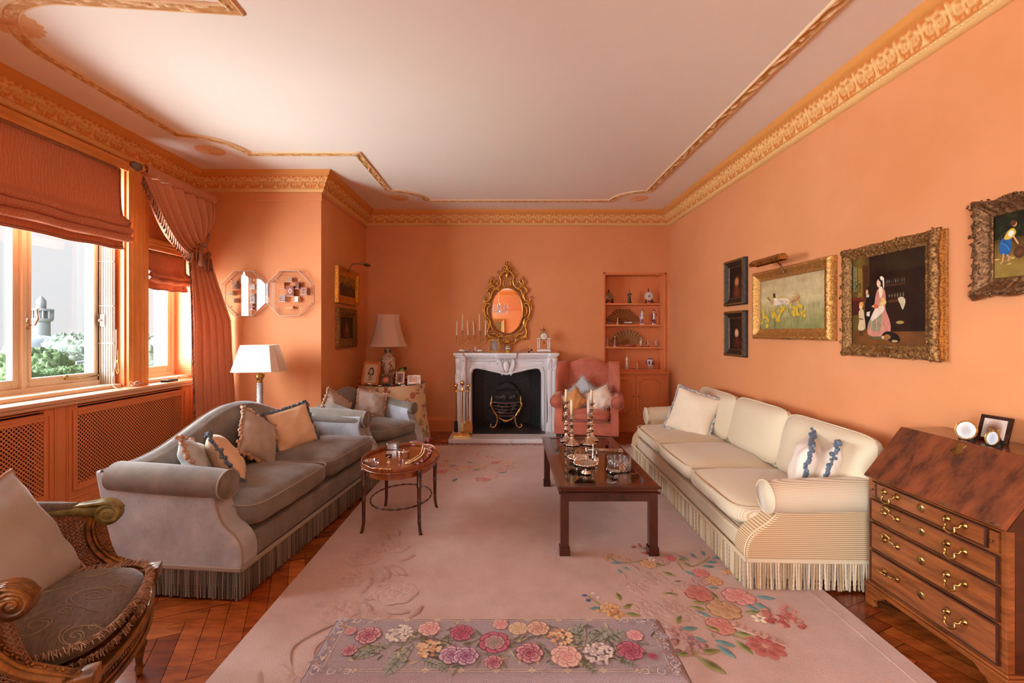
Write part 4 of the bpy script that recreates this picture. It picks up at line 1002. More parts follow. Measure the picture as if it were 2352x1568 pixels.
for x0, x1, kx in ((1.395,1.790,1.760),(1.796,2.19,1.826)):
    m = WM(cb); m.box(x0, x1, cy-.018, cy, .225, .785)
    a, b, c, d, r = x0+.055, x1-.055, .275, .735, .045
    pts = []
    for (ccx, ccz, a0) in ((a,c,90),(b,c,180),(b,d,270),(a,d,0)):
        for k in range(7): t = R(a0-15*k); pts.append((ccx+r*cos(t), cy-.02, ccz+r*sin(t)))
    m.tube(pts, .011, 6, closed=True)
    m.tube([(p[0]+(1 if p[0] < (a+b)/2 else -1)*.012, cy-.018, p[2]+(1 if p[2] < .5 else -1)*.012) for p in pts], .003, 5, closed=True)
    dd = m.build('door', 'joinery_orange', cb, bevel=.002); m = WM(cb); m.ball((kx, cy-.028, .50), .010, 8, 6); m.tube([(kx,cy-.018,.5),(kx,cy-.026,.5)], .005, 6); k_ = m.build('knob', 'bronze', cb); k_.parent = dd
m = WM(cb); m.box(1.325,1.365,cy-.006,YB-.001,.185,.80); m.box(2.215,2.25,cy-.006,YB-.001,.185,.80); m.build('stile', 'joinery_orange', cb, bevel=.003)

# ------------------------------------------------------------------ ornaments
def fig(name, label, x, z, h, y=YB+.12, cols=((232,222,210),(180,120,120),(90,60,110),(226,190,160)), pose=0, seed=0, base=(230,220,200), group=None):
    """small standing porcelain figure: base, robe or legs, torso, arms, head, hat"""
    t = thing(name, label, 'figurine', (x,y,z), group=group); rnd = random.Random(seed); m = M(); u = h
    m.C(*base); m.lathe([(.16*u,0),(.17*u,.03*u),(.14*u,.06*u),(.10*u,.08*u)], 10); m.build('base', 'vc_china', t)
    m = M(); c1, c2, c3, sk = cols
    if pose == 1:   # robe / gown
        m.C(*c1); m.lathe([(.13*u,.06*u),(.12*u,.2*u),(.09*u,.42*u),(.06*u,.56*u),(.085*u,.66*u),(.09*u,.74*u),(.035*u,.80*u)], 12, wob=lambda a,r,z: 1+.12*sin(5*a))
    else:
        for sx in (-1,1): m.C(*c3); m.tube([(sx*.04*u,0,.07*u),(sx*.05*u,-.02*u,.25*u),(sx*.035*u,0,.42*u)], [.022*u,.03*u,.04*u], 7)
        m.C(*c1); m.lathe([(.10*u,.34*u),(.085*u,.44*u),(.06*u,.52*u),(.085*u,.66*u),(.085*u,.73*u),(.03*u,.79*u)], 12, wob=lambda a,r,z: 1+.15*sin(4*a+seed))
        m.C(*c2); m.tube(smoothpath([(-.09*u,.02*u,.70*u),(-.12*u,.04*u,.45*u),(-.08*u,.05*u,.2*u)],3), [.03*u,.05*u,.03*u], 7)
    m.C(*c2)
    for sx in (-1,1):
        e = rnd.uniform(-.06,.10); m.tube(smoothpath([(sx*.085*u,0,.71*u),(sx*.14*u,-.03*u,(.58+e)*u),(sx*(.08+e)*u,-.09*u,(.60+e)*u)],4), [.03*u,.028*u,.018*u], 7)
    m.C(*sk); m.ball((0,-.005*u,.85*u), (.05*u,.052*u,.062*u), 10, 8); m.ball((0,-.055*u,.845*u), .010*u, 5, 4)
    m.C(*c3); m.ball((0,.01*u,.895*u), (.056*u,.058*u,.04*u), 9, 6)
    if pose != 1: m.C(*c2); m.lathe([(.09*u,.905*u),(.085*u,.915*u),(.04*u,.93*u),(.03*u,.97*u),(.001,1.0*u)], 10)
    else: m.ball((0,0,.95*u), (.025*u,.025*u,.04*u), 7, 5)
    if rnd.random() < .8: m.C(*c2); m.ball((.10*u,-.06*u,.12*u), .05*u, 7, 5); m.C(*sk); m.ball((-.09*u,-.05*u,.10*u), .04*u, 7, 5)
    m.build('body', 'vc_china', t); return t
def sx_(px): return (px-CX)*6.54/F
W_ = (236,228,218)
# top shelf
zt = SHZ[0]
fig('figurine', 'dark robed standing figurine with a yellow base, middle of the top shelf', sx_(1446), zt, .20, cols=((44,38,30),(60,52,40),(30,26,20),(206,176,140)), pose=1, seed=1, base=(150,130,40))
def platestand(label, x, z, r, c, sq=1):
    t = thing('plate_on_stand', label, 'plate', (x,YB+.12,z)); m = M(); m.C(*c); zc = r+.045
    m.grid(lambda u, v: V((r*v*cos(2*pi*u), -.01-.010*(1-v*v)+.006, zc+r*v*sin(2*pi*u)*sq)), 28, 6, True); m.C(c[0]*.8,c[1]*.78,c[2]*.7)
    m.tube([(r*cos(a),-.006,zc+r*sq*sin(a)) for a in [2*pi*i/28 for i in range(28)]], .004, 5, closed=True); m.ball((0,-.014,zc), (r*.3,.003,r*.3), 10, 6); m.build('plate', 'vc_china', t)
    m = M(); m.tube([(0,.012,.03),(0,.016,zc+r+.05)], .008, 6); 
    for s in (-1,1): m.tube([(s*.05,-.035,.0),(s*.045,-.03,.05),(s*.03,.01,.035),(s*.05,.04,0)], .009, 6)
    m.build('stand', 'wood_dark', t); return t
platestand('pale round plate on a dark stand, right on the top shelf', sx_(1490), zt, .062, (214,208,200)); platestand('brown oval plaque on a dark stand, at the left end of the top shelf', sx_(1399), zt, .055, (150,120,70), .9)
def fan(label, x, z, r, c1, c2, lab):
    t = thing('folding_fan', label, 'fan', (x,YB+.215,z)); m = M(); N = 40; zc = .02
    def f(u, v):
        a = pi*(.04+.92*u); rr = r*(.22+.78*v)*(1+.05*sin(u*22)*(lab)); return V((rr*cos(a)*1.12, -.006-.004*(int(u*N+.5) % 2), zc+rr*sin(a)))
    n = len(m.v); m.grid(f, N+1, 5)
    for i, fc in enumerate(m.f): k = (i//4) % 3; m.c[i] = sr(*(c1 if k else c2)) if (i % 4) > 0 else sr(c2[0]*.8,c2[1]*.7,c2[2]*.6)
    m.used = True; m.build('leaf', 'vc', t, recalc=False)
    m = M(); 
    for i in range(0, N+1, 2): a = pi*(.04+.92*i/N); m.tube([(0,-.012,zc),(r*.99*1.12*cos(a),-.012,zc+r*.99*sin(a))], .0016, 4)
    m.ball((0,-.014,zc), .009, 6, 5); m.build('sticks', 'gilt_worn', t)
fan('brown pleated fan open on the second shelf from the top', sx_(1434), SHZ[1], .215, (140,84,44), (176,116,66), 1)
fan('tan painted fan open on the third shelf', sx_(1445), SHZ[2], .225, (150,104,66), (190,146,100), 0)
fig('figurine', 'small dark dressed lady figurine in front of the left side of the upper fan', sx_(1417), SHZ[1], .115, YB+.07, ((190,170,130),(40,34,40),(40,30,34),(224,190,160)), 1, 2)
fig('figurine', 'small figurine at the left end of the second shelf', sx_(1396), SHZ[1], .115, YB+.10, ((120,90,90),(70,60,70),(60,50,50),(220,190,160)), 1, 3)
fig('figurine', 'tall white and mauve gentleman figurine left of the pair on the second shelf', sx_(1475), SHZ[1], .232, cols=(W_,(200,150,170),(150,110,140),(236,206,186)), seed=4)
fig('figurine', 'tall white and plum figurine at the right end of the second shelf', sx_(1502), SHZ[1], .225, cols=(W_,(120,50,80),(90,40,70),(236,206,186)), seed=5)
t = thing('flower_dish', 'low dish of pink and white china flowers before the upper fan', 'ornament', (sx_(1441),YB+.06,SHZ[1])); m = M(); m.C(150,160,90); m.lathe([(.02,.008),(.05,.012),(.058,.024)], 12, sx=1.1, sy=.5); 
for k in range(11): m.C(*random.choice([(240,226,226),(228,160,180),(236,190,200)])); m.ball((-.05+.01*k, .01*sin(k*2), .03+.006*cos(k*3)), .010, 6, 5)
m.build('flowers', 'vc_china', t)
fig('figurine', 'figurine with a red sleeve beside the left of the lower fan', sx_(1411), SHZ[2], .17, YB+.08, ((150,96,90),(60,46,70),(150,120,90),(226,190,150)), 1, 6)
fig('figurine', 'pale figurine at the left end of the third shelf', sx_(1394), SHZ[2], .16, YB+.10, ((190,150,120),(160,120,100),(120,90,80),(226,190,150)), 1, 7)
fig('figurine', 'cream figurine on a black plinth in front of the lower fan', sx_(1470), SHZ[2], .13, YB+.06, ((232,206,170),(232,206,170),(232,206,170),(232,206,170)), 0, 8, (24,20,22))
fig('figurine', 'harlequin figurine with dark arms, second from the right on the third shelf', sx_(1488), SHZ[2], .118, cols=((226,220,214),(40,36,36),(220,214,208),(220,190,160)), seed=9, base=(40,70,40))
fig('figurine', 'grey and white figurine at the right end of the third shelf', sx_(1507), SHZ[2], .12, cols=((214,214,220),(170,176,190),(200,200,206),(226,200,180)), seed=10, base=(50,60,50))
t = thing('oval_box', 'low oval rosewood box in front of the lower fan', 'box', (sx_(1445),YB+.05,SHZ[2])); m = M(); m.C(150,70,50); m.lathe([(.082,0),(.082,.028),(.076,.03)], 24, sx=1, sy=.55); m.build('body', 'vc_gloss', t); m = M(); m.C(180,96,70); m.lathe([(.084,.030),(.084,.038),(.06,.042),(.001,.043)], 24, sx=1, sy=.55); m.build('lid', 'vc_gloss', t)
fig('figurine', 'white lady figurine on the bottom shelf, left', sx_(1440), AZ0, .205, cols=(W_,(214,196,200),(200,190,190),(236,206,186)), pose=1, seed=11)
fig('figurine', 'squat cream seated figurine on the bottom shelf, middle', sx_(1464), AZ0, .10, cols=((222,202,170),(222,202,170),(214,190,160),(226,206,180)), pose=1, seed=12)
t = thing('china_vase', 'purple and white footed china vase on the bottom shelf, right', 'vase', (sx_(1493),YB+.12,AZ0)); m = M(); m.C(228,220,220)
m.lathe([(.016,.03),(.03,.045),(.05,.09),(.045,.115),(.028,.135),(.034,.148),(.03,.148)], 18)
for k in range(6): m.C(90,40,90); a = k*pi/3; m.ball((.043*cos(a),.043*sin(a),.09), (.014,.014,.03), 6, 5, Matrix.Rotation(a,3,'Z'))
m.C(90,40,90); m.lathe([(.030,.136),(.036,.149),(.031,.15)], 18)
for k in range(3): a = k*2*pi/3-.5; m.C(228,220,220); m.tube([(.02*cos(a),.02*sin(a),.04),(.035*cos(a),.035*sin(a),.015),(.04*cos(a),.04*sin(a),0)], [.008,.006], 6)
m.build('body', 'vc_china', t)

# ------------------------------------------------------------------ mantel ornaments
def candle(m, x, y, z, h, r=.011, r1=None, lean=0):
    m.tube([(x,y,z),(x+lean*h*.5,y,z+h*.5),(x+lean*h,y,z+h*.97)], [r,r*.86 if r1 is None else (r+r1)/2,r1 or r*.7], 10); m.tube([(x+lean*h,y,z+h*.96),(x+lean*h,y,z+h)], [r*.6,.002], 8)
MZ = 1.118; mx = lambda px, Y=6.22: (px-CX)*Y/F
def candelabra(label, x, leans, hs):
    t = thing('candelabrum', label, 'candelabrum', (x,6.24,MZ)); m = M(); m.C(*W_); m.lathe([(.045,.018),(.048,.03),(.036,.038),(.016,.045)], 16); m.build('marble_base', 'marble', t)
    m = M()
    for k in range(4): a = pi/4+k*pi/2; m.ball((.035*cos(a),.035*sin(a),.009), .009, 6, 5)
    m.lathe([(.014,.045),(.006,.06),(.010,.08),(.006,.10),(.006,.16),(.012,.17),(.006,.18),(.006,.255),(.016,.262),(.010,.27),(.013,.30)], 10)
    for sx in (-1,1):
        m.tube(smoothpath([(0,0,.09),(sx*.05,-.01,.11),(sx*.085,-.01,.15),(sx*.078,-.01,.19),(sx*.078,-.01,.20)],5), .0045, 6); m.lathe([(.004,.185),(.020,.195),(.008,.20),(.012,.21),(.013,.235)], 10, (sx*.078,-.01,0))
        for k in range(3): scroll(m, sx*(.03+.012*k), .13+.02*k, .018, pi/2, 1.2, sx, -.005, .0035)
        m.tube(smoothpath([(0,0,.17),(sx*.04,0,.15),(sx*.05,0,.19),(sx*.025,0,.21)],4), .0035, 5)
    m.build('stem_and_arms', 'gilt_worn', t)
    for (cx, cz, ln, h) in ((-.078,.235,leans[0],hs[0]),(0,.30,leans[1],hs[1]),(.078,.235,leans[2],hs[2])):
        c = thing('taper_candle', 'x', 'candle', (x+cx,6.24+(-.01 if cx else 0),MZ+cz)); m = M(); candle(m, 0, 0, 0, h, .0115, .006, ln); bpy.data.objects.remove(c); o = m.build('taper_candle', 'wax', None, loc=(x+cx,6.24+(-.01 if cx else 0),MZ+cz))
        tag(o, '%s cream taper candle in the %s gilt candelabrum on the mantelpiece' % ({-.078:'left', 0:'central', .078:'right'}[cx], label.split()[0]), 'candle')
candelabra('left gilt three light candelabrum with a white marble base, on the mantelpiece', mx(1062), (.02,.0,-.07), (.20,.225,.21))
candelabra('right gilt three light candelabrum on the mantelpiece, beside the silver photo frame', mx(1102), (-.07,-.03,.02), (.205,.225,.21))
# clock
ck = thing('mantel_clock', 'small white marble portico clock with gilt urn, at the right of the mantelpiece', 'clock', (mx(1249),6.24,MZ))
m = M(); m.box(-.095,.095,-.035,.035,.015,.035); m.box(-.085,.085,-.03,.03,.035,.045); m.box(-.095,-.045,-.03,.03,.182,.196); m.box(.045,.095,-.03,.03,.182,.196)
for x in (-.082,-.058,.058,.082): m.lathe([(.009,.05),(.0075,.11),(.007,.178)], 10, (x,-.015,0))
m.build('marble_case', 'marble', ck, bevel=.003)
m = M()
for x in (-.085,-.04,.04,.085): m.ball((x,-.02,.008), .009, 6, 5)
for x in (-.082,-.058,.058,.082): m.lathe([(.010,.045),(.010,.052)], 8, (x,-.015,0)); m.lathe([(.008,.176),(.011,.183)], 8, (x,-.015,0)); m.ball((x,-.015,.203), (.005,.005,.010), 6, 5)
m.lathe([(.012,.285),(.006,.292),(.028,.30),(.03,.315),(.012,.325),(.005,.335),(.009,.345),(.001,.365)], 12)
for s in (-1,1): m.tube(smoothpath([(s*.028,0,.305),(s*.05,0,.31),(s*.048,0,.335),(s*.035,0,.33)],4), .003, 5)
m.ball((0,-.03,.13), (.016,.008,.018), 8, 6); m.tube([(0,-.03,.16),(0,-.03,.13)], .002, 4); m.tube([(.050*cos(a),-.024,.222+.050*sin(a)) for a in [2*pi*i/28 for i in range(28)]], .006, 6, closed=True); m.build('gilt_mounts', 'brass_old', ck)
m = M(); m.T = Matrix.Translation((0,0,.222)) @ Matrix.Rotation(pi/2, 4, 'X'); m.lathe([(.052,-.03),(.052,.02),(.048,.024)], 24); m.build('drum', 'marble', ck)
m = M(); m.C(244,240,232); m.T = Matrix.Translation((0,-.0245,.222)) @ Matrix.Rotation(pi/2, 4, 'X'); m.lathe([(.047,0),(.044,.002),(.0001,.0025)], 28); m.T = None; m.C(40,40,50)
for k in range(12): a = k*pi/6; m.ball((.037*cos(a),-.0285,.222+.037*sin(a)), (.0025,.001,.0025), 5, 4)
m.tube([(0,-.0295,.222),(.018,-.0295,.232)], .0014, 4); m.tube([(0,-.0295,.222),(-.004,-.0295,.252)], .001, 4)
for s in (-1,1): m.ball((s*.016,-.0285,.212), (.0045,.001,.0045), 6, 4)
m.build('dial', 'vc_gloss', ck)
# silver photo frame
def photo(m, w, h, pal, y, seed=0, oval=False, face=False):
    """blurred photograph made of soft colour cells"""
    nx, nz = 10, 12; rnd = random.Random(seed)
    for i in range(nx):
        for j in range(nz):
            u, v = (i+.5)/nx, (j+.5)/nz; d = sqrt(((u-.5)/.28)**2+((v-.42)/.42)**2); k = max(0, min(1, 1.5-d)); b = NZ.noise(V((u*3+seed, v*3, 0)))*.3
            c = [pal[0][q]*(1-k)+pal[1][q]*k+b*40 for q in range(3)]; m.C(*[max(2, min(255, z)) for z in c])
            x0, x1, z0, z1 = -w/2+w*i/nx, -w/2+w*(i+1)/nx, h*j/nz, h*(j+1)/nz
            if oval and ((u-.5)**2+(v-.5)**2) > .27: continue
            m.poly([(x0,y,z0),(x1,y,z0),(x1,y,z1),(x0,y,z1)])
def pframe(label, loc, yaw, w, h, fw, mt, pal, style='plain', seed=0, lean=12, group=None, roll=0, oval=False):
    t = thing('photo_frame', label, 'photo frame', loc, group=group); t.rotation_mode = 'YXZ'; t.rotation_euler = (R(-lean), R(roll), R(yaw)); m = M()
    if oval:
        rx, rz = w/2, h/2
        m.grid(lambda u, v: V(((rx+fw*v)*cos(2*pi*u), -.008*sin(pi*v)-.002, rz+fw+(rz+fw*v)*sin(2*pi*u))), 36, 7, True)
        if style != 'plain':
            for k in range(40): a = 2*pi*k/40; m.ball(((rx+fw*.7)*cos(a), -.006, rz+fw+(rz+fw*.7)*sin(a)), fw*.35, 5, 4)
        if style == 'bow': 
            for s in (-1,1): m.tube(smoothpath([(0,-.004,h+fw*2),(s*.02,-.006,h+fw*2+.012),(s*.014,-.006,h+fw*2-.002)],4), .003, 5)
    else:
        frame_rect(m, -w/2-fw, w/2+fw, 0, 0, 0, 0, 0) if 0 else None
        for (x0,x1,z0,z1) in ((-w/2-fw,-w/2,0,h+2*fw),(w/2,w/2+fw,0,h+2*fw),(-w/2,w/2,0,fw),(-w/2,w/2,h+fw,h+2*fw)): m.box(x0,x1,-.006,.006,z0,z1)
        if style == 'rococo':
            rnd = random.Random(seed)
            per = [(-w/2-fw/2+ (w+fw)*i/9, z) for i in range(10) for z in (fw/2, h+1.5*fw)]+[(x, fw/2+(h+fw)*i/9) for i in range(10) for x in (-w/2-fw/2, w/2+fw/2)]
            for x, z in per: scroll(m, x+rnd.uniform(-1,1)*.003, z, fw*.62, rnd.uniform(0,6), 1.1, rnd.choice((-1,1)), -.010, fw*.22); m.ball((x,-.01,z), fw*.22, 5, 4)
            if seed == 31:
                for s in (-1,1): scroll(m, s*.018, h+2*fw+.006, .014, pi/2, 1.1, s, -.008, .004)
                m.ball((0,-.008,h+2*fw+.018), .008, 6, 5)
    m.build('frame', mt, t, bevel=.0015 if style == 'plain' and not oval else 0)
    m = M(); photo(m, w, h, pal, -.003, seed, oval); 
    if oval: 
        for i in range(len(m.v)): m.v[i] = (m.v[i][0], m.v[i][1], m.v[i][2]+fw)
    else: m.v = [(a, b, c+fw) for a, b, c in m.v]
    m.build('photograph', 'vc_gloss', t, recalc=False)
    m = M(); H = h+fw; m.prism([(-.03,0),(.03,0),(.015,H*.75),(-.015,H*.75)], .004, .008, 'y'); b = m.build('backing', 'black', t); 
    m = M(); tn = math.tan(R(lean)); n = m._v([(-.02,.008,H*.7),(.02,.008,H*.7),(.025,.008+H*.55*tn*1.9+.01,.0+H*.02),(-.025,.008+H*.55*tn*1.9+.01,.0+H*.02)]); m._f((n,n+1,n+2,n+3), False); m.build('strut', 'black', t, solid=.003)
    return t
pframe('ornate silver photo frame with a dark portrait, left of centre on the mantelpiece', (mx(1135),6.22,MZ), 0, .095, .135, .024, 'gilt_worn', ((120,110,106),(150,142,138)), 'rococo', 31, 6)
# birds, bowl, crystal, figures
t = thing('glass_bowl', 'clear glass bubble bowl with a yellow base on the mantelpiece', 'bowl', (mx(1166),6.2,MZ)); m = M(); m.lathe([(.02,.012),(.042,.03),(.05,.055),(.042,.082),(.034,.092),(.04,.098)], 20); m.build('glass_body', 'glass_cut', t); m = M(); m.C(220,196,20); m.lathe([(.024,0),(.03,.018),(.036,.032),(.0,.034)], 16); m.build('yellow_wax', 'vc_gloss', t)
for px, c1, nm in ((1092,(230,228,226),'white'),(1074,(150,140,140),'grey')):
    t = thing('bird_ornament', nm+' china bird ornament on the mantelpiece by the candelabra', 'ornament', (mx(px),6.19,MZ)); m = M(); m.C(*c1); up = nm == 'white'
    m.ball((0,0,.045 if up else .028), (.014 if up else .034,.014,.032 if up else .014), 9, 7); m.ball((.0 if up else .03,-.004,.078 if up else .04), .011, 7, 5); m.C(90,80,80); m.tube([(.004 if up else .04,-.01,.078 if up else .04),(.012 if up else .052,-.014,.076 if up else .039)], [.003,.001], 5)
    m.tube([(-.01,.005,.03),(-.03,.01,.008 if up else .035)], [.010,.004], 6); m.C(120,110,100); m.lathe([(.018,0),(.014,.012),(.006,.018)], 10); m.build('body', 'vc_china', t)
rnd = random.Random(8)
for i, px in enumerate((1188,1197,1206)):
    t = thing('crystal_ornament', ['leftmost small faceted crystal animal on the mantelpiece','middle small faceted crystal animal on the mantelpiece','rightmost small faceted crystal animal on the mantelpiece, with a raised tail'][i], 'ornament', (mx(px),6.2,MZ)); m = M(); m.smooth = False
    m.ball((0,0,.016), (.018,.014,.013), 6, 5); m.ball((.014,-.004,.032), .010, 6, 4); 
    for s in (-1,1): m.ball((s*.010,0,.004), .006, 5, 4)
    m.ball((-.018,0,.03), (.005,.005,.012), 5, 4); m.build('body', 'glass_cut', t)
t = thing('clown_ornament', 'glass clown figure balancing with black balls, beside the mantel clock', 'ornament', (mx(1217),6.2,MZ)); m = M(); m.C(24,22,24); m.ball((.022,0,.035), .014, 10, 8); m.ball((-.014,0,.010), (.018,.012,.010), 8, 6); m.ball((.0,0,.075), .008, 8,6); m.build('black_balls', 'vc_gloss', t)
m = M(); m.C(226,220,224); m.tube(smoothpath([(.018,0,.0),(.016,0,.03),(.004,0,.05),(-.002,0,.07),(-.002,0,.09)],4), [.006,.009,.010,.008], 7); m.ball((-.003,0,.10), .012, 8, 6); m.ball((-.020,0,.03), .009, 7,5); m.build('glass_body', 'glass_cut', t)
# ------------------------------------------------------------------ flat ornament painter (petals, leaves) for rug, bench, china, canvases
class Art:
    """puts coloured shapes on a plane: o origin, a/b axes, n normal"""
    def __init__(s, m, o, a, b, n, step=.00015, lift=.001): s.m = m; s.o = V(o); s.a = V(a); s.b = V(b); s.n = V(n); s.k = 0; s.step = step; s.lift = lift
    def p(s, x, y, h=0): return s.o+s.a*x+s.b*y+s.n*(s.lift+h)
    def blob(s, x, y, rx, ry, ang, c1, c2=None, h=0, k=12, rings=3, shape=None):
        c2 = c2 or c1; m = s.m; base = s.k*s.step; s.k += 1; ca, sa = cos(ang), sin(ang); R0 = []
        for i in range(rings+1):
            v = i/rings
            for j in range(k):
                t = 2*pi*j/k; q = shape(t) if shape else 1; lx, ly = rx*v*cos(t)*q, ry*v*sin(t)*q
                R0.append(s.p(x+lx*ca-ly*sa, y+lx*sa+ly*ca, base+h*(1-v**2.5)))
        n = m._v(R0)
        for i in range(rings):
            f = (i+.5)/rings; m.C(*[c1[q]*(1-f)+c2[q]*f for q in range(3)])
            for j in range(k): b = (j+1) % k; m._f((n+i*k+j, n+(i+1)*k+j, n+(i+1)*k+b, n+i*k+b)) if i else m._f((n+j, n+k+j, n+k+b))
    def leaf(s, x, y, L, w, ang, c1, c2=None, h=0):
        sh = lambda t: 1.0/(abs(cos(t))+abs(sin(t))**1.4*1.0)**.9
        s.blob(x+cos(ang)*L/2, y+sin(ang)*L/2, L/2, w/2, ang, c1, c2, h, 14, 3, sh)
    def rose(s, x, y, r, c1, c2, h=0, seed=0, sq=1):
        rnd = random.Random(seed)
        for ring, (n, rr, pr) in enumerate(((7, .70, .40), (5, .42, .34), (3, .18, .26))):
            for i in range(n):
                a = 2*pi*i/n+ring*.5+rnd.uniform(-.1,.1); t = rnd.uniform(-.08,.08)
                k = .25*ring; ca_ = [c1[q]*(1-k)+c2[q]*k for q in range(3)]
                if c1 != RC: s.blob(x+r*rr*cos(a)*.97, y+r*rr*sin(a)*sq*.97, r*pr*1.02, r*pr*1.30, a+t, [q*.80 for q in c2], [q*.92 for q in c2], h*(1+.25*ring)*.9, 9, 1)
                s.blob(x+r*rr*cos(a), y+r*rr*sin(a)*sq, r*pr*.86, r*pr*1.08, a+t, [c2[q]*.6+ca_[q]*.4 for q in range(3)], ca_, h*(1+.25*ring), 9, 2)
        s.blob(x, y, r*.16, r*.16, 0, c2, c2, h*1.6, 8, 2)
    def daisy(s, x, y, r, c1, c2, cc, n=5, h=0, a0=0):
        for i in range(n): a = 2*pi*i/n+a0; s.blob(x+r*.55*cos(a), y+r*.55*sin(a), r*.46, r*.34, a, c2, c1, h, 9, 2)
        s.blob(x, y, r*.2, r*.2, 0, cc, cc, h, 8, 1)
    def cluster(s, x, y, r, n, br, cols, h=0, seed=0):
        rnd = random.Random(seed)
        for i in range(n):
            a = rnd.uniform(0,2*pi); q = r*sqrt(rnd.random()); c = rnd.choice(cols); s.blob(x+q*cos(a), y+q*sin(a), br*rnd.uniform(.8,1.2), br*rnd.uniform(.8,1.2), 0, [min(255,z*1.08) for z in c], [z*.86 for z in c], h, 8, 2)
    def line(s, pts, w, c, h=0):
        pts = smoothpath([(p[0],p[1],0) for p in pts], 5); base = s.k*s.step+h; s.k += 1; s.m.C(*c); row = []
        for i, p in enumerate(pts):
            d = (pts[min(i+1,len(pts)-1)]-pts[max(0,i-1)]); d = d.normalized() if d.length > 0 else V((1,0,0)); q = V((-d.y,d.x,0))*w/2
            row += [s.p(p.x+q.x, p.y+q.y, base), s.p(p.x-q.x, p.y-q.y, base)]
        n = s.m._v(row)
        for i in range(len(pts)-1): s.m._f((n+2*i, n+2*i+1, n+2*i+3, n+2*i+2))
    def poly(s, pts, c, h=0, smooth=False):
        if smooth: pts = [(p.x,p.y) for p in smoothpath([(a,b,0) for a,b in pts], 4, True)]
        base = s.k*s.step+h; s.k += 1; s.m.C(*c); s.m.poly([s.p(a,b,base) for a,b in pts])
class SurfArt(Art):
    def __init__(s, m, fn, step=.00012, lift=.001): s.m = m; s.fn = fn; s.k = 0; s.step = step; s.lift = lift
    def p(s, x, y, h=0):
        q = s.fn(x, y); n = V((q.x, q.y, 0)).normalized(); return q+n*(s.lift+h)
# ------------------------------------------------------------------ rug
mat('pile', (1,1,1,1), .95, vc=True, var=(.84,.80,.78,1), scale=4.2, lim=(.35,.7), sheen=.5, sheencol=sr(255,232,222), bump=.35, bscale=170, spec=.1)
RC = (196,170,160); RC2 = (180,152,142)
rx0, rx1, ry0, ry1 = -1.20, 1.70, .95, 5.56
rug = thing('floral_rug', 'large pale pink carved wool rug with sprays of flowers, under the coffee table', 'rug', (.25,3.2,0))
m = WM(rug); m.C(*RC); rt = .013
m.box(rx0, rx1, ry0, ry1, 0, rt-.003)
m.box(rx0+.005, rx1-.005, ry0+.005, ry1-.005, rt-.003, rt)
m.C(*[c*.93 for c in RC]); m.box(rx1-.085, rx1-.080, ry0+.1, ry1-.1, rt, rt+.0035); m.C(*RC); m.box(rx1-.080, rx1-.004, ry0+.004, ry1-.004, rt, rt+.0025)
A_ = Art(m, (0,0,0), (1,0,0), (0,1,0), (0,0,1), .0000025, rt+.0004)
def FG(px, py): s_ = (EYE-rt)/(py-CY); return ((px-CX)*s_, F*s_)
TL, TL2 = (118,150,150), (84,122,128); GN, GN2 = (84,84,40), (158,158,100)
def fl(kind, px, py, r, *a, **k): x, y = FG(px, py); getattr(A_, kind)(x, y, r, *a, **k)
def tonal(px, py, r, sd, kind='rose'):
    x, y = FG(px, py)
    if kind == 'rose': A_.rose(x, y, r, RC, RC2, .0045, sd)
    elif kind == 'leaf': A_.leaf(x, y, r, r*.42, sd, RC, RC2, .005)
H = .005
for i, (px, py, r) in enumerate(((1500,1330,.085),(1535,1395,.085),(1465,1350,.06),(1480,1400,.07),(1560,1345,.06),(1590,1410,.06),(1510,1440,.07))): tonal(px, py, r, i)
for i, (px, py, a) in enumerate(((1420,1345,.3),(1440,1330,1.8),(1450,1372,-.5),(1470,1312,2.0),(1525,1365,.7),(1560,1375,2.4),(1555,1425,.2),(1500,1300,1))): tonal(px, py, .09, a, 'leaf')
# coloured spray
def stem(pts, c=(150,140,84), w=.010): A_.line([FG(*p) for p in pts], w, c, .002)
stem([(1395,1278),(1425,1292),(1465,1290),(1500,1280)]); stem([(1470,1256),(1490,1268),(1500,1285)]); stem([(1385,1394),(1360,1376),(1350,1370)]); stem([(1640,1430),(1660,1450),(1700,1465),(1730,1475)]); stem([(1745,1385),(1770,1410)]); stem([(1590,1302),(1615,1290),(1630,1280)]); stem([(1555,1290),(1570,1310)]); stem([(1590,1490),(1600,1510)]); stem([(1635,1455),(1640,1465)])
rs = 0
for px, py, r, c1, c2 in ((1605,1362,.075,(200,136,126),(168,86,82)),(1697,1370,.08,(224,168,160),(196,120,116)),(1663,1400,.08,(200,168,130),(176,136,92)),(1655,1438,.065,(206,150,136),(184,112,104)),(1610,1316,.045,(206,140,132),(180,96,96)),(1610,1334,.045,(198,170,164),(166,130,130)),(1640,1334,.045,(214,172,130),(186,134,90)),(1520,1288,.045,(200,170,160),(170,130,130)),(1490,1295,.05,(214,176,136),(190,146,104)),(1538,1282,.035,(200,120,120),(180,90,100))):
    fl('rose', px, py, r, c1, c2, H, rs); rs += 1
fl('daisy', 1758, 1484, .085, (190,118,108), (152,74,70), (190,150,120), 8, H); fl('daisy', 1745, 1420, .04, (226,208,180), (226,208,180), (90,130,180), 5, H); fl('daisy', 1497, 1284, .03, (220,210,196), (220,210,196), (110,140,160), 5, H)
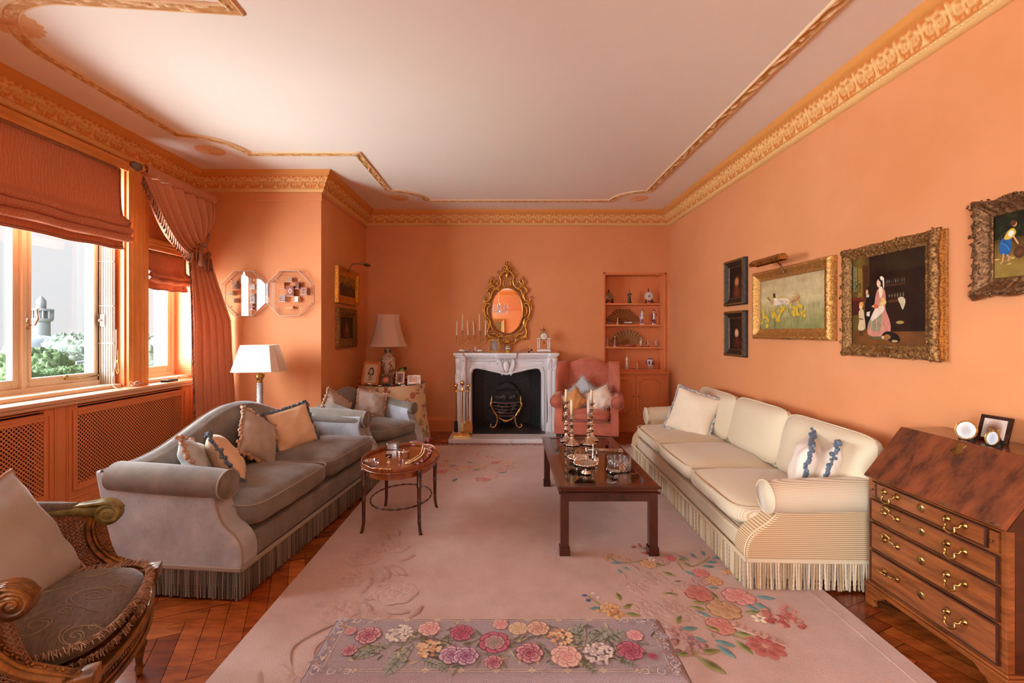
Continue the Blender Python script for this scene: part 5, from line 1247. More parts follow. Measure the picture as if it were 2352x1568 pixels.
for px, py, r, n, br, cols in ((1395,1398,.055,20,.014,[(204,162,112),(188,142,92),(218,182,136)]),(1410,1404,.05,12,.014,[(214,160,90),(226,180,120)]),(1785,1418,.07,16,.017,[(168,84,80),(188,112,104),(210,156,144)]),(1820,1430,.06,12,.016,[(168,84,80),(200,136,124)]),(1800,1402,.05,7,.016,[(168,84,80),(200,136,124)]),(1575,1475,.08,24,.018,[(168,128,124),(184,146,140),(140,100,104)]),(1560,1455,.05,10,.018,[(168,128,124),(184,146,140)]),(1665,1312,.03,5,.016,[(214,160,100)])):
    fl('cluster', px, py, r, n, br, cols, H, int(px))
for px, py in ((1456,1257),(1468,1252),(1484,1258),(1480,1270)): fl('cluster', px, py, .012, 2, .014, [(186,96,90),(206,130,120)], H, px)
for px, py in ((1392,1283),(1400,1275),(1418,1279),(1444,1284)): fl('cluster', px, py, .012, 2, .015, [(206,160,110)], H, px)
for px, py in ((1344,1368),(1361,1364),(1376,1373),(1352,1380)): fl('cluster', px, py, .006, 1, .013, [(90,110,150),(226,216,200)], H, px)
for px, py, L, a, c in ((1403,1293,.075,.1,'t'),(1417,1307,.06,-1.2,'t'),(1428,1301,.06,-.8,'t'),(1352,1398,.08,.1,'t'),(1582,1288,.08,2.1,'t'),(1600,1282,.07,1.8,'t'),(1617,1277,.07,1.3,'t'),(1620,1292,.08,.1,'t'),(1610,1300,.08,-.1,'t'),(1635,1283,.07,.3,'t'),(1570,1310,.08,-.9,'t'),(1625,1350,.06,0,'t'),(1590,1402,.09,-.6,'t'),(1562,1445,.09,.1,'t'),(1735,1370,.10,-.2,'t'),(1725,1382,.10,-.9,'t'),(1708,1386,.09,-1.0,'t'),(1625,1475,.08,2.6,'t'),(1640,1470,.09,-.5,'t'),(1645,1480,.10,-1.1,'t'),
                         (1425,1380,.08,1.6,'g'),(1430,1398,.08,.6,'g'),(1435,1408,.08,-.3,'g'),(1530,1300,.08,2.8,'g'),(1555,1288,.07,.4,'g'),(1590,1302,.07,2.2,'g'),(1555,1325,.09,2.4,'g'),(1570,1335,.07,3.3,'g'),(1560,1366,.09,3.0,'g'),(1625,1385,.08,3.0,'g'),(1622,1400,.08,2.8,'g'),(1650,1378,.08,1.7,'g'),(1710,1405,.09,-.1,'g'),(1555,1433,.08,1.0,'g'),(1660,1452,.08,2.5,'g'),(1680,1452,.10,-.3,'g'),(1690,1470,.10,-1.3,'g'),(1590,1500,.08,3.3,'g'),(1600,1498,.11,.1,'g'),(1600,1508,.13,-.9,'g'),(1695,1335,.06,1.2,'g')):
    x, y = FG(px, py); A_.leaf(x, y, L, L*.44, a, *((TL2, TL) if c == 't' else (GN, GN2)), H)
for k in range(6): x, y = FG(1680+18*k, 1440+7*k); A_.leaf(x, y, .07, .025, -.4, (176,140,136), (206,176,164), H); A_.leaf(x, y, .06, .022, .7, (196,160,150), (212,184,170), H)
# far spray near the hearth end
rnd = random.Random(12)
for k in range(34):
    px, py = rnd.uniform(1000,1180), rnd.uniform(1042,1102); 
    if abs((px-1090)/95)+abs((py-1074)/34) > 1.2: continue
    x, y = FG(px, py); t_ = rnd.random()
    if t_ < .4: A_.rose(x, y, rnd.uniform(.05,.075), *rnd.choice((((206,140,124),(176,90,84)),((214,176,160),(186,136,120)),((220,190,150),(190,150,110)))), .003, k)
    elif t_ < .75: A_.leaf(x, y, .10, .045, rnd.uniform(0,6.2), *rnd.choice(((TL2,TL),(GN,GN2),(TL2,TL))), .003)
    else: A_.cluster(x, y, .05, 9, .016, [(196,116,104),(214,170,140)], .003, k)
# tonal carving along the left border
for k in range(26):
    x = rnd.uniform(-1.02,-.50); y = 1.62+k*.055+rnd.uniform(-.05,.05)
    if y > 2.75 and x > -.75: x -= .2
    t_ = k % 3
    if t_ == 0: A_.rose(x, y, rnd.uniform(.085,.13), RC, RC2, .0045, k)
    else:
        A_.leaf(x, y, rnd.uniform(.12,.20), .07, rnd.uniform(0,6.2), RC, RC2, .006); A_.leaf(x+.05, y+.04, rnd.uniform(.10,.16), .05, rnd.uniform(0,6.2), RC, RC2, .006)
for k in range(5): x = -1.0+.1*k; A_.line([(x,1.5),(x+.15,1.75),(x+.05,2.0),(x+.22,2.2)], .018, [c*.96 for c in RC], .004)
m.build('pile', 'pile', rug, recalc=False)
m = WM(rug); rnd = random.Random(3)
for yy, sg in ((ry1, 1), (ry0, -1)):
    for k in range(int((rx1-rx0)/.016)):
        x = rx0+.008+k*.016; m.C(*rnd.choice([(206,186,166),(190,166,148),(216,198,178)])); d = rnd.uniform(-.02,.02); L = rnd.uniform(.05,.08)
        m.tube([(x,yy,.007),(x+d*.4,yy+sg*L*.5,.011),(x+d,yy+sg*L,.005)], [.0028,.0035,.0045], 4)
o = m.build('end_fringe', 'fringe_grey', rug, recalc=False); o['kind'] = 'stuff'

# ------------------------------------------------------------------ coffee table
mat('mahogany', sr(80,34,20), .25, var=sr(48,20,12), scale=(5,5,5), lim=(.3,.7), coat=.5, bump=.02)
ct = thing('coffee_table', 'low dark mahogany coffee table with an inset glass top, in front of the striped sofa', 'coffee table', (.63,3.475,0.013))
X0, X1, Y0, Y1 = -.31, .31, -.665, .665
for sx in (-1,1):
    for sy in (-1,1):
        m = M(); x, y = sx*(.31-.034), sy*(.665-.034); m.box(x-.026,x+.026,y-.026,y+.026,.05,.395); m.box(x-.032,x+.032,y-.032,y+.032,0,.052); m.build('leg', 'mahogany', ct, bevel=.003)
m = M(); m.box(X0+.02,X1-.02,Y0+.012,Y0+.04,.335,.385); m.box(X0+.02,X1-.02,Y1-.04,Y1-.012,.335,.385); m.box(X0+.012,X0+.04,Y0+.02,Y1-.02,.335,.385); m.box(X1-.04,X1-.012,Y0+.02,Y1-.02,.335,.385); m.box(X0+.02,X1-.02,Y0+.02,Y1-.02,.372,.384); m.build('apron', 'mahogany', ct, bevel=.003)
m = M()
for q0, q1 in ((0,.0),): pass
pr = [(.0,.385),(.004,.395),(-.010,.40),(-.012,.415),(.006,.418),(.008,.430),(-.004,.434),(-.062,.434),(-.066,.425),(-.066,.385)]
def rectsweep(m, hx, hy, pr, closed=True):
    n = len(m.v); k = len(pr)
    for cx, cy in ((-1,-1),(1,-1),(1,1),(-1,1)): m._v([(cx*(hx+o), cy*(hy+o), z) for o, z in pr])
    for i in range(4):
        j = (i+1) % 4
        for q in range(k if closed else k-1): r = (q+1) % k; m._f((n+i*k+q, n+j*k+q, n+j*k+r, n+i*k+r), False)
rectsweep(m, .312, .667, pr); m.build('top_frame', 'mahogany', ct, bevel=.002)
m = M(); m.box(-.248,.248,-.603,.603,.424,.430); m.build('glass_top', 'table_glass', ct)
m = M(); m.C(116,58,32); m.box(-.248,.248,-.603,.603,.386,.400); m.C(140,74,40)
for y0 in (-.40,-.0,.40): m.poly([(0,y0-.2,.4006),(.14,y0,.4006),(0,y0+.2,.4006),(-.14,y0,.4006)])
for x in (-.17,.17): m.C(40,20,14); m.box(x-.003,x+.003,-.6,.6,.40,.4008)
m.build('inlaid_panel', 'vc_gloss', ct)
TZ = .447
def candlestick(label, x, y, h, ch, wax, sq=False, tall=False):
    t = thing('candlestick', label, 'candlestick', (x,y,TZ)); m = M(); k = h
    wob = (lambda a, r, z: 1+(.10*cos(8*a) if z < .05 else .04*cos(8*a))) if not sq else (lambda a, r, z: 1/max(abs(cos(a)),abs(sin(a)))**.9 if z < .05 else 1)
    bw = .068 if not sq else .056
    prf = [(bw,0),(bw,.008),(bw*.82,.014),(bw*.62,.026),(bw*.35,.042),(.016,.055),(.014,.07),(.019,.16*k+.03),(.022,.30*k),(.013,.36*k),(.024,.42*k),(.013,.47*k),(.012,.55*k),(.020,.63*k),(.022,.66*k),(.012,.70*k),(.011,.76*k),(.020,.82*k),(.024,.86*k),(.013,.90*k),(.016,.94*k),(.030,.985*k),(.030,.995*k),(.013,1.0*k)]
    m.lathe([(p.x,p.y) for p in smoothpath([(a,b,0) for a,b in prf],3)], 32, wob=wob)
    m.build('stick', 'silver', t)
    o = M(); candle(o, 0,0,0, ch, .0125, .0125); c = o.build('candle', 'wax' if wax else 'wax_white', None, loc=(x,y,TZ+h)); tag(c, ('cream' if wax else 'white')+' candle in the '+label.split(',')[0], 'candle'); return t
mat('wax_white', sr(240,236,226), .45, sub=.2)
candlestick('tall silver candlestick at the far left of the coffee table, square foot', .515, 4.00, .345, .105, 1, True)
candlestick('shorter silver candlestick at the left, lobed foot', .545, 3.86, .255, .125, 1)
candlestick('tall silver candlestick at the far right of the coffee table, square foot', .742, 4.02, .325, .118, 1, True)
candlestick('shorter silver candlestick at the right, lobed foot', .690, 3.88, .252, .118, 0)
def basket(label, x, y, r, h, mtl='silver'):
    t = thing('silver_basket', label, 'basket', (x,y,TZ)); m = M()
    m.lathe([(r*.45,0),(r*.5,.006),(r*.32,.018),(r*.30,.026),(r*.62,h*.5),(r*.98,h*.9),(r*1.04,h),(r*.99,h*.99),(r*.6,h*.58),(.001,h*.42)], 40, wob=lambda a, rr, z: 1+(.05*cos(12*a) if z > h*.45 else 0))
    for k in range(28): a = 2*pi*k/28; m.ball((r*1.0*cos(a),r*1.0*sin(a),h), .005, 5, 4)
    m.build('bowl', mtl, t); m = M(); m.tube([(r*cos(a)*1.0, 0, h+.055*sin(a)) for a in [pi*i/20 for i in range(21)]], .003, 6); m.build('handle', mtl, t); return t
b1 = basket('pierced silver basket on a foot, front left of the coffee table', .528, 3.07, .080, .072)
b2 = basket('plain silver dish with a swing handle, behind the pierced basket', .50, 3.27, .066, .055, 'silver_plain'); b2.rotation_euler[2] = R(60)
for lab, x, y in (('silver cone candle snuffer on the coffee table, left one', .59,3.42),('silver cone candle snuffer on the coffee table, right one, nearer the edge', .655,3.36)):
    t = thing('candle_snuffer', lab, 'candle snuffer', (x,y,TZ), rx=R(4)); m = M(); m.lathe([(.020,0),(.021,.004),(.019,.006),(.009,.055),(.011,.058),(.004,.064),(.006,.07),(.001,.078)], 18); m.build('cone', 'silver_plain', t)
t = thing('silver_spill_holder', 'slim upright silver rod between the two cone snuffers', 'ornament', (.60,3.20,TZ)); m = M(); m.lathe([(.02,0),(.018,.006),(.005,.012),(.006,.06),(.009,.064),(.005,.07),(.005,.15),(.002,.17)], 12); m.build('rod', 'silver_plain', t)
t = thing('silver_candle_snuffer', 'long handled silver snuffer lying across the coffee table', 'candle snuffer', (.80,3.66,TZ+.008), R(-8)); m = M(); m.tube([(-.15,0,0),(.10,.01,0)], .004, 6); m.tube([(-.15,-.03,0),(.10,-.035,0)], .004, 6); m.ball((-.16,-.012,.004), (.02,.022,.010), 8, 6); m.build('handle', 'silver', t); m = M(); m.tube([(.105+.018*cos(a),.018+.014*sin(a),0) for a in [2*pi*i/12 for i in range(12)]], .003, 5, closed=True); m.tube([(.105+.018*cos(a),-.042+.014*sin(a),0) for a in [2*pi*i/12 for i in range(12)]], .003, 5, closed=True); m.build('finger_rings', 'silver', t)
t = thing('crystal_bowl', 'round cut crystal bowl on the right of the coffee table', 'bowl', (.775,3.17,TZ)); m = M(); m.smooth = False
def cb_(u, v): a = 2*pi*u; r = .082*(1+.018*cos(22*a)*cos(v*16)); return V((r*cos(a), r*sin(a), .002+.074*v+.004*cos(11*a)*(v > .95)))
m.grid(cb_, 88, 9, True); m.grid(lambda u, v: V((.070*cos(2*pi*u)*(1 if v > .01 else 1), .070*sin(2*pi*u), .016+.062*v)), 44, 3, True)
n = m._v([(.070*cos(2*pi*i/44), .070*sin(2*pi*i/44), .016) for i in range(44)]); m._f([n+i for i in range(44)]); n = m._v([cb_(i/44,0) for i in range(44)]); m._f([n+i for i in range(44)][::-1])
for k in range(22): a = 2*pi*k/22; m.box(.079*cos(a)-.005,.079*cos(a)+.005,.079*sin(a)-.005,.079*sin(a)+.005,.070,.082)
m.build('bowl', 'glass_cut', t)
t = thing('glass_paperweight', 'round glass paperweight with flowers inside, beside the crystal bowl', 'paperweight', (.70,3.02,TZ)); m = M(); m.ball((0,0,.036), (.046,.046,.036), 24, 16); m.build('glass_dome', 'crystal', t)
m = M(); rnd = random.Random(2)
for k in range(26): m.C(*rnd.choice([(200,110,90),(226,190,150),(120,90,60),(236,220,200),(150,60,60)])); a = rnd.uniform(0,6.28); q = .026*sqrt(rnd.random()); m.ball((q*cos(a),q*sin(a),.012+rnd.uniform(0,.014)), .005, 5, 4)
m.build('millefiori', 'vc', t)

# ------------------------------------------------------------------ oval tray table
mat('satinwood', sr(150,78,36), .24, var=sr(112,50,22), scale=(3,20,3), lim=(.3,.7), coat=.5)
st = thing('tray_table', 'oval galleried mahogany tray table with bamboo turned legs, beside the grey sofa', 'side table', (-.785,3.37,.0), R(-4))
TA, TB = .265, .355
m = M(); k = 72
def el(a, o=0): return ((TA+o)*cos(a), (TB+o)*sin(a))
m.prism([el(2*pi*i/k) for i in range(k)], .455, .467, 'z'); m.prism([el(2*pi*i/k, -.03) for i in range(k)], .405, .455, 'z'); m.tube([(*el(2*pi*i/k, .004), .460) for i in range(k)], .006, 6, closed=True); m.build('tray_board', 'satinwood', st)
m = M()
def gal(u, v):
    a = 2*pi*u; w = .030+.007*abs(sin(a*8))**.6*1.3; o = .002 if v < .5 else -.004
    vv = v*2 if v < .5 else 2-2*v; return V((*el(a, o+.006*vv), .462+w*vv))
m.grid(gal, 160, 9, True, True); m.build('gallery', 'satinwood', st)
for sy in (-1,1):
    m = M(); y = sy*(TB+.004); m.tube(smoothpath([(-.035,y,.462),(-.036,y+sy*.004,.488),(-.042,y+sy*.002,.497)],4), .004, 6); m.tube(smoothpath([(.035,y,.462),(.036,y+sy*.004,.488),(.042,y+sy*.002,.497)],4), .004, 6); m.tube([(-.042,y,.497),(-.015,y,.491),(0,y,.494),(.015,y,.491),(.042,y,.497)], [.003,.005,.006,.005,.003], 7); m.build('tray_handle', 'brass_old', st)
for sx in (-1,1):
    for sy in (-1,1):
        m = M(); x, y = sx*.195, sy*.235; pr = [(.012,0),(.011,.03),(.012,.09),(.0145,.094),(.012,.10),(.0135,.23),(.017,.235),(.0135,.242),(.015,.33),(.019,.335),(.0155,.342),(.017,.44),(.017,.455)]
        n = len(m.v); m.lathe(pr, 14, (x,y,.0))
        for i in range(n, len(m.v)): vx, vy, vz = m.v[i]; f = max(0,.09-vz)/.09; m.v[i] = (vx+sx*.018*f*f, vy+sy*.012*f*f, vz)
        m.build('leg', 'mahogany', st)
m = M(); m.tube([(.215*cos(a), .265*sin(a), .185) for a in [2*pi*i/96 for i in range(96)]], lambda t: .0058+.0016*sin(t*96*2*pi/4), 7, closed=True); m.build('stretcher', 'mahogany', st)
SZ = .468
def Tt(px, py, z=SZ): s_ = (EYE-z)/(py-CY); return (px-CX)*s_, F*s_
x, y = Tt(852,1066); t = thing('glass_ashtray', 'round cut glass ashtray at the near left of the tray table', 'ashtray', (x,y,SZ)); m = M(); m.smooth = False; m.lathe([(.050,0),(.055,.006),(.055,.028),(.047,.030),(.043,.012),(.001,.010)], 40, wob=lambda a, r, z: 1+.02*cos(20*a)); m.build('dish', 'glass_cut', t)
x, y = Tt(918,1050); t = thing('silver_box', 'oval polished silver box with a lid in the middle of the tray table', 'box', (x+.03,y,SZ)); m = M(); m.lathe([(.042,0),(.044,.003),(.044,.042),(.045,.044)], 28, sx=1, sy=.8); m.build('body', 'silver_plain', t); m = M(); m.lathe([(.046,.044),(.045,.049),(.001,.053)], 28, sx=1, sy=.8); m.ball((0,0,.056), .005, 6, 5); m.build('lid', 'silver_plain', t)
x, y = Tt(902,1030); t = thing('glass_box', 'square clear glass box behind the silver box on the tray table', 'box', (x,y,SZ)); m = M(); m.box(-.04,.04,-.035,.035,0,.045); m.build('body', 'glass_cut', t, bevel=.004); m = M(); m.box(-.042,.042,-.037,.037,.045,.053); m.build('lid', 'glass_cut', t, bevel=.002)
x, y = Tt(893,1060); t = thing('miniature_stand', 'tiny gilt stand with a black floral plaque in front of the silver box', 'ornament', (x,y,SZ)); m = M(); m.box(-.012,.012,-.010,.010,0,.006); m.tube([(0,0,.006),(0,0,.022)], .003, 6); m.box(-.014,.014,-.006,.006,.022,.026); m.build('stand', 'brass', t, bevel=.001); m = M(); m.C(30,22,20); m.box(-.018,.018,-.014,.014,.026,.052); m.C(200,120,100); m.ball((0,-.0145,.040), (.008,.001,.007), 7, 5); m.C(200,170,90); m.ball((.010,-.0145,.046), (.004,.001,.004), 6, 4); m.ball((-.010,-.0145,.034), (.004,.001,.004), 6, 4); m.build('plaque', 'vc_gloss', t)
# bead strands
def beads(label, pts, cols, r, tassel, z0=SZ, nm='bead_necklace'):
    t = thing(nm, label, 'beads', (0,0,0)); p0 = V((*Tt(*pts[0]), z0)); t.location = p0; P_ = smoothpath([V((*Tt(*p), z0))-p0 for p in pts], 8); m = M(); rnd = random.Random(len(label)); L = 0; step = r*1.9
    for a, b in zip(P_, P_[1:]):
        dl = (b-a).length
        while L < dl: p = a+(b-a)*(L/dl); m.C(*rnd.choice(cols)); rr = r*rnd.uniform(.75,1.2); m.ball(p+V((0,0,rr)), rr, 7, 5); L += step
        L -= dl
    m.build('strand', 'vc_gloss', t)
    if tassel:
        m = M(); e = V((*Tt(*tassel[0]), z0))-p0; f = V((*Tt(*tassel[1]), z0))-p0
        for k in range(40):
            q = f+V((rnd.uniform(-.035,.035), rnd.uniform(-.04,.04), 0)); m.C(*rnd.choice(tassel[2])); mid = (e+q)/2+V((0,0,rnd.uniform(.012,.03))); m.tube([e+V((0,0,.012)), mid, q+V((0,0,rnd.uniform(.002,.010)))], .0025, 4)
        m.ball(e+V((0,0,.014)), (.013,.013,.012), 8, 6); o = m.build('tassel', 'fringe_grey', t)
beads('cream and gold bead strands looped over the right of the tray table', [(972,1024),(968,1040),(955,1052),(938,1062),(932,1066),(942,1064),(958,1056),(972,1044),(976,1030)], [(226,206,150),(214,180,110),(236,226,200),(196,150,90)], .0062, ((966,1022),(950,1018),[(130,80,96),(150,100,110),(110,60,80)]))
beads('dark red and pearl bead strands beside the cream ones, on the tray table', [(982,1020),(988,1034),(980,1050),(964,1062),(950,1068),(962,1066),(978,1056),(990,1040),(990,1026)], [(120,40,50),(150,60,60),(206,170,150),(90,30,40)], .0062, ((984,1016),(985,1011),[(150,50,70),(170,80,90),(120,40,60)]))
# ------------------------------------------------------------------ needlepoint bench
mat('needlepoint', (1,1,1,1), .9, vc=True, var=(.78,.75,.75,1), scale=(420,420,420), lim=(.4,.6), bump=.6, bscale=(420,420,420), sheen=.2, spec=.1)
nb = thing('needlepoint_bench', 'long low bench with a mauve needlepoint seat of roses and leaves, at the bottom edge', 'bench', (-.032,1.385,0.013))
bz = .437; bx0, bx1, by0, by1 = -.54, .54, -.145, .140
m = M(); BG = (162,146,150)
sb = 24
def pad(u, v):
    x = bx0+(bx1-bx0)*u; y = by0+(by1-by0)*v; e = min(u*(bx1-bx0), (1-u)*(bx1-bx0), v*(by1-by0), (1-v)*(by1-by0)); return V((x, y, bz-.018*max(0, 1-e/.022)**2))
m.C(*BG); m.grid(pad, 60, 30)
m.C(*[c*.86 for c in BG])
rim = [(bx0,by0),(bx1,by0),(bx1,by1),(bx0,by1)]
for (a,b),(c,d) in zip(rim, rim[1:]+rim[:1]): m.poly([(a,b,bz-.018),(c,d,bz-.018),(c,d,bz-.085),(a,b,bz-.085)])
B_ = Art(m, (0,0,bz), (1,0,0), (0,1,0), (0,0,1), .0000022, .0006)
def BP(px, py): s_ = (EYE-bz-.013)/(py-CY); return (px-CX)*s_+.032, F*s_-1.385
def BZ(xz, yz): return BP(680+xz/1.96, 1240+yz/1.96)
LN = (204,186,160); SC = (150,134,144); SC2 = (206,196,190)
for yy in (.112,-.112):
    for d in (0,.008): B_.line([(-.44,yy+d),(-.2,yy+d),(0,yy+d),(.2,yy+d),(.44,yy+d)], .0024, LN)
    for k in range(9): B_.daisy(-.40+.10*k, yy+.004, .011, LN, LN, (196,160,130), 4)
for xx in (.492,-.492): B_.line([(xx,-.10),(xx,0),(xx,.10)], .0024, LN)
rnd = random.Random(5)
for sx in (-1,1):
    for k in range(46):
        t_ = rnd.random(); yy = -.12+.24*t_; xx = sx*(.508+.012*sin(yy*60)+rnd.uniform(-.008,.010)); ok = abs(yy) > .04 or rnd.random() < .4
        if ok: B_.blob(xx-sx*(.03*(abs(yy) > .09)*rnd.random()), yy, rnd.uniform(.006,.012), rnd.uniform(.004,.007), rnd.uniform(0,3), rnd.choice([SC,SC2,(168,130,110),SC]))
    for sy in (-1,1):
        for q in range(6):
            cx_, cy_, r_ = sx*(.506-.022*q), sy*(.112-.006*(q % 2)), .013-.001*q; B_.line([(cx_+r_*cos(a_), cy_+r_*sin(a_)) for a_ in [q+i*.8 for i in range(7)]], .0035, SC if q % 2 else SC2)
            cx_, cy_ = sx*.508, sy*(.10-.016*q); B_.line([(cx_+.8*r_*cos(a_), cy_+.8*r_*sin(a_)) for a_ in [q+i*.8 for i in range(7)]], .003, SC2 if q % 2 else SC)
GG, GG2, GD = (122,124,108), (160,162,146), (80,78,62)
def bl(xz, yz, L, w, a, c1=GG, c2=GG2):
    x, y = BZ(xz, yz); B_.leaf(x, y, L, w, a, c1, c2)
    for k in range(4): t_ = .2+.18*k; B_.line([(x+cos(a)*L*t_, y+sin(a)*L*t_), (x+cos(a)*L*(t_+.10)-sin(a)*w*.34, y+sin(a)*L*(t_+.10)+cos(a)*w*.34)], .0018, GD); B_.line([(x+cos(a)*L*t_, y+sin(a)*L*t_), (x+cos(a)*L*(t_+.10)+sin(a)*w*.34, y+sin(a)*L*(t_+.10)-cos(a)*w*.34)], .0018, GD)
    B_.line([(x,y),(x+cos(a)*L*.5,y+sin(a)*L*.5),(x+cos(a)*L*.95,y+sin(a)*L*.95)], .0022, GD)
for a in ((430,470,.12,.055,3.5),(400,470,.09,.05,3.9),(530,470,.10,.055,4.1),(510,490,.12,.06,4.3),(1250,470,.11,.06,1.2),(1310,470,.12,.06,.75),(1290,480,.09,.045,1.6),(1360,460,.11,.055,.5),(1440,540,.06,.03,-.4),(610,540,.07,.035,-.7),(560,540,.07,.035,-.4),(1280,540,.07,.03,-1.0),(690,470,.05,.03,1.8)): bl(*a)
for k in range(420):
    xz, yz = rnd.uniform(230,1620), rnd.uniform(375,610)
    if abs(yz-482) > 78+22*sin(xz/90) or (abs(xz-920) > 560 and rnd.random() < .6): continue
    x, y = BZ(xz, yz); B_.leaf(x, y, rnd.uniform(.02,.045), .009, rnd.uniform(0,6.2), rnd.choice([(104,98,66),(130,124,86),(188,178,136),(90,88,66),(150,146,120),(112,116,104)]))
for pts in (((520,450),(620,445),(700,470)),((760,480),(820,450),(860,440)),((940,470),(1010,465),(1060,440)),((1430,480),(1500,470),(1590,470)),((330,470),(260,500)),((1240,490),(1300,480))): B_.line([BZ(*p) for p in pts], .004, (110,100,66))
def br(xz, yz, r, c1, c2, sd=0): x, y = BZ(xz, yz); B_.rose(x, y, r, c1, c2, 0, sd)
CR, CR2 = (196,112,128), (140,44,70); PK, PK2 = (216,178,168), (186,116,122); OR, OR2 = (222,186,140), (200,142,96); WH, WH2 = (222,208,192), (188,170,160)
for i, a in enumerate(((325,430,.038,PK,CR2),(600,400,.034,(226,200,180),(206,130,130)),(745,418,.036,CR,CR2),(893,462,.046,CR,CR2),(893,462,.03,(214,140,150),(120,130,110)),(1050,510,.040,PK,CR2),(1505,500,.038,CR,CR2),(920,382,.024,(226,190,170),(210,130,130)),(888,552,.026,PK,CR2),(1000,400,.030,(226,206,176),(206,170,130)),(1090,400,.034,(230,206,170),(186,120,110)),(1215,525,.044,(228,204,180),(210,140,140)),(1525,432,.024,(226,196,176),(214,120,140)),(245,412,.018,PK,CR),(240,500,.022,PK,CR2),(1605,525,.014,CR,CR2),(700,520,.036,(216,196,196),(140,70,110)),(765,525,.036,(214,190,196),(130,60,100)))): br(*a, i)
for xz, yz, r, cols, n in ((465,425,.040,[(226,216,198),(206,190,176),(236,226,206)],70),(1362,512,.046,[(222,206,198),(196,180,180),(234,222,206)],80),(597,492,.036,[(226,190,146),(206,150,104),(232,206,166)],60),(1190,438,.036,[(226,186,136),(212,150,100),(234,206,166)],60)): x, y = BZ(xz, yz); B_.cluster(x, y, r, n, .0065, cols, 0, xz)
m.build('needlepoint_top', 'needlepoint', nb, recalc=False)
m = M(); m.box(bx0-.004,bx1+.004,by0-.004,by1+.004,bz-.13,bz-.084); m.build('rail', 'mahogany', nb, bevel=.004)
m = M(); m.tube([(bx0,by0,bz-.018),(bx1,by0,bz-.018),(bx1,by1,bz-.018),(bx0,by1,bz-.018)], .005, 6, closed=True); m.build('piping', mat('mauve_cord', sr(190,176,186), .8), nb)
for sx in (-1,1):
    for sy in (-1,1): m = M(); m.lathe([(.012,0),(.018,.02),(.014,.05),(.020,.2),(.022,.28),(.018,.29),(.024,.31)], 12, (sx*.50,sy*.11,0)); m.build('leg', 'mahogany', nb)

# ------------------------------------------------------------------ gilt cane armchair, lower left
mat('giltwood', sr(150,98,36), .4, metal=.35, var=sr(70,40,16), scale=(16,16,16), lim=(.38,.66), bump=.2, coat=.2)
mat('giltwood_green', sr(150,140,84), .5, metal=.15, var=sr(88,74,36), scale=18, lim=(.4,.66), bump=.2)
mat('cane', sr(122,78,44), .6)
mat('paisley', sr(112,98,84), .85, var=sr(88,76,66), scale=(40,120,40), sheen=.3, bump=.2)
bc = thing('cane_armchair', 'carved giltwood armchair with cane sides and a paisley seat, lower left corner', 'armchair', (-1.616,1.483,0), R(114.5))
def bow(t):   # seat outline in plan, t 0..1 across the front from -x to +x
    x = -.33+.66*t; return x, -.27-.065*(1-(2*t-1)**2)
out = [bow(i/16) for i in range(17)]+[(.33,-.1),(.30,.26),(-.30,.26),(-.33,-.1)]
m = M()
def sc_(q, k): return [(x*(1+k), y*(1+k)) for x, y in q]
m.prism(out, .30, .375, 'z'); m.prism(sc_(out,.02), .365, .378, 'z'); m.prism(sc_(out,.03), .318, .33, 'z')
m.build('seat_frame', 'giltwood', bc, bevel=.006, seg=3)
m = M(); m.tube([(x*1.03,y*1.03,.372) for x,y in out[:17]], .010, 8); m.tube([(x*1.03,y*1.03,.306) for x,y in out[:17]], .008, 8)
for i in range(52): x, y = bow(i/51); m.ball((x*1.015, y*1.02-.002, .346), (.0055,.004,.006), 6, 5)
m.build('rail_moulding', 'giltwood', bc)
for sx in (-1,1):
    for sy in (-1,1):
        m = M(); cx, cy_ = sx*(.30 if sy < 0 else .27), (-.255 if sy < 0 else .22)
        m.lathe([(.010,0),(.014,.012),(.017,.03),(.012,.045),(.013,.06),(.020,.10),(.017,.108),(.026,.115),(.028,.128),(.020,.136),(.022,.15),(.030,.275),(.032,.285),(.026,.295),(.034,.305)], 22, (cx,cy_,0), wob=lambda a,r,z: 1+(.09*cos(9*a) if .14 < z < .28 else 0)); m.box(cx-.034,cx+.034,cy_-.034,cy_+.034,.30,.378)
        m.build('leg', 'giltwood', bc)
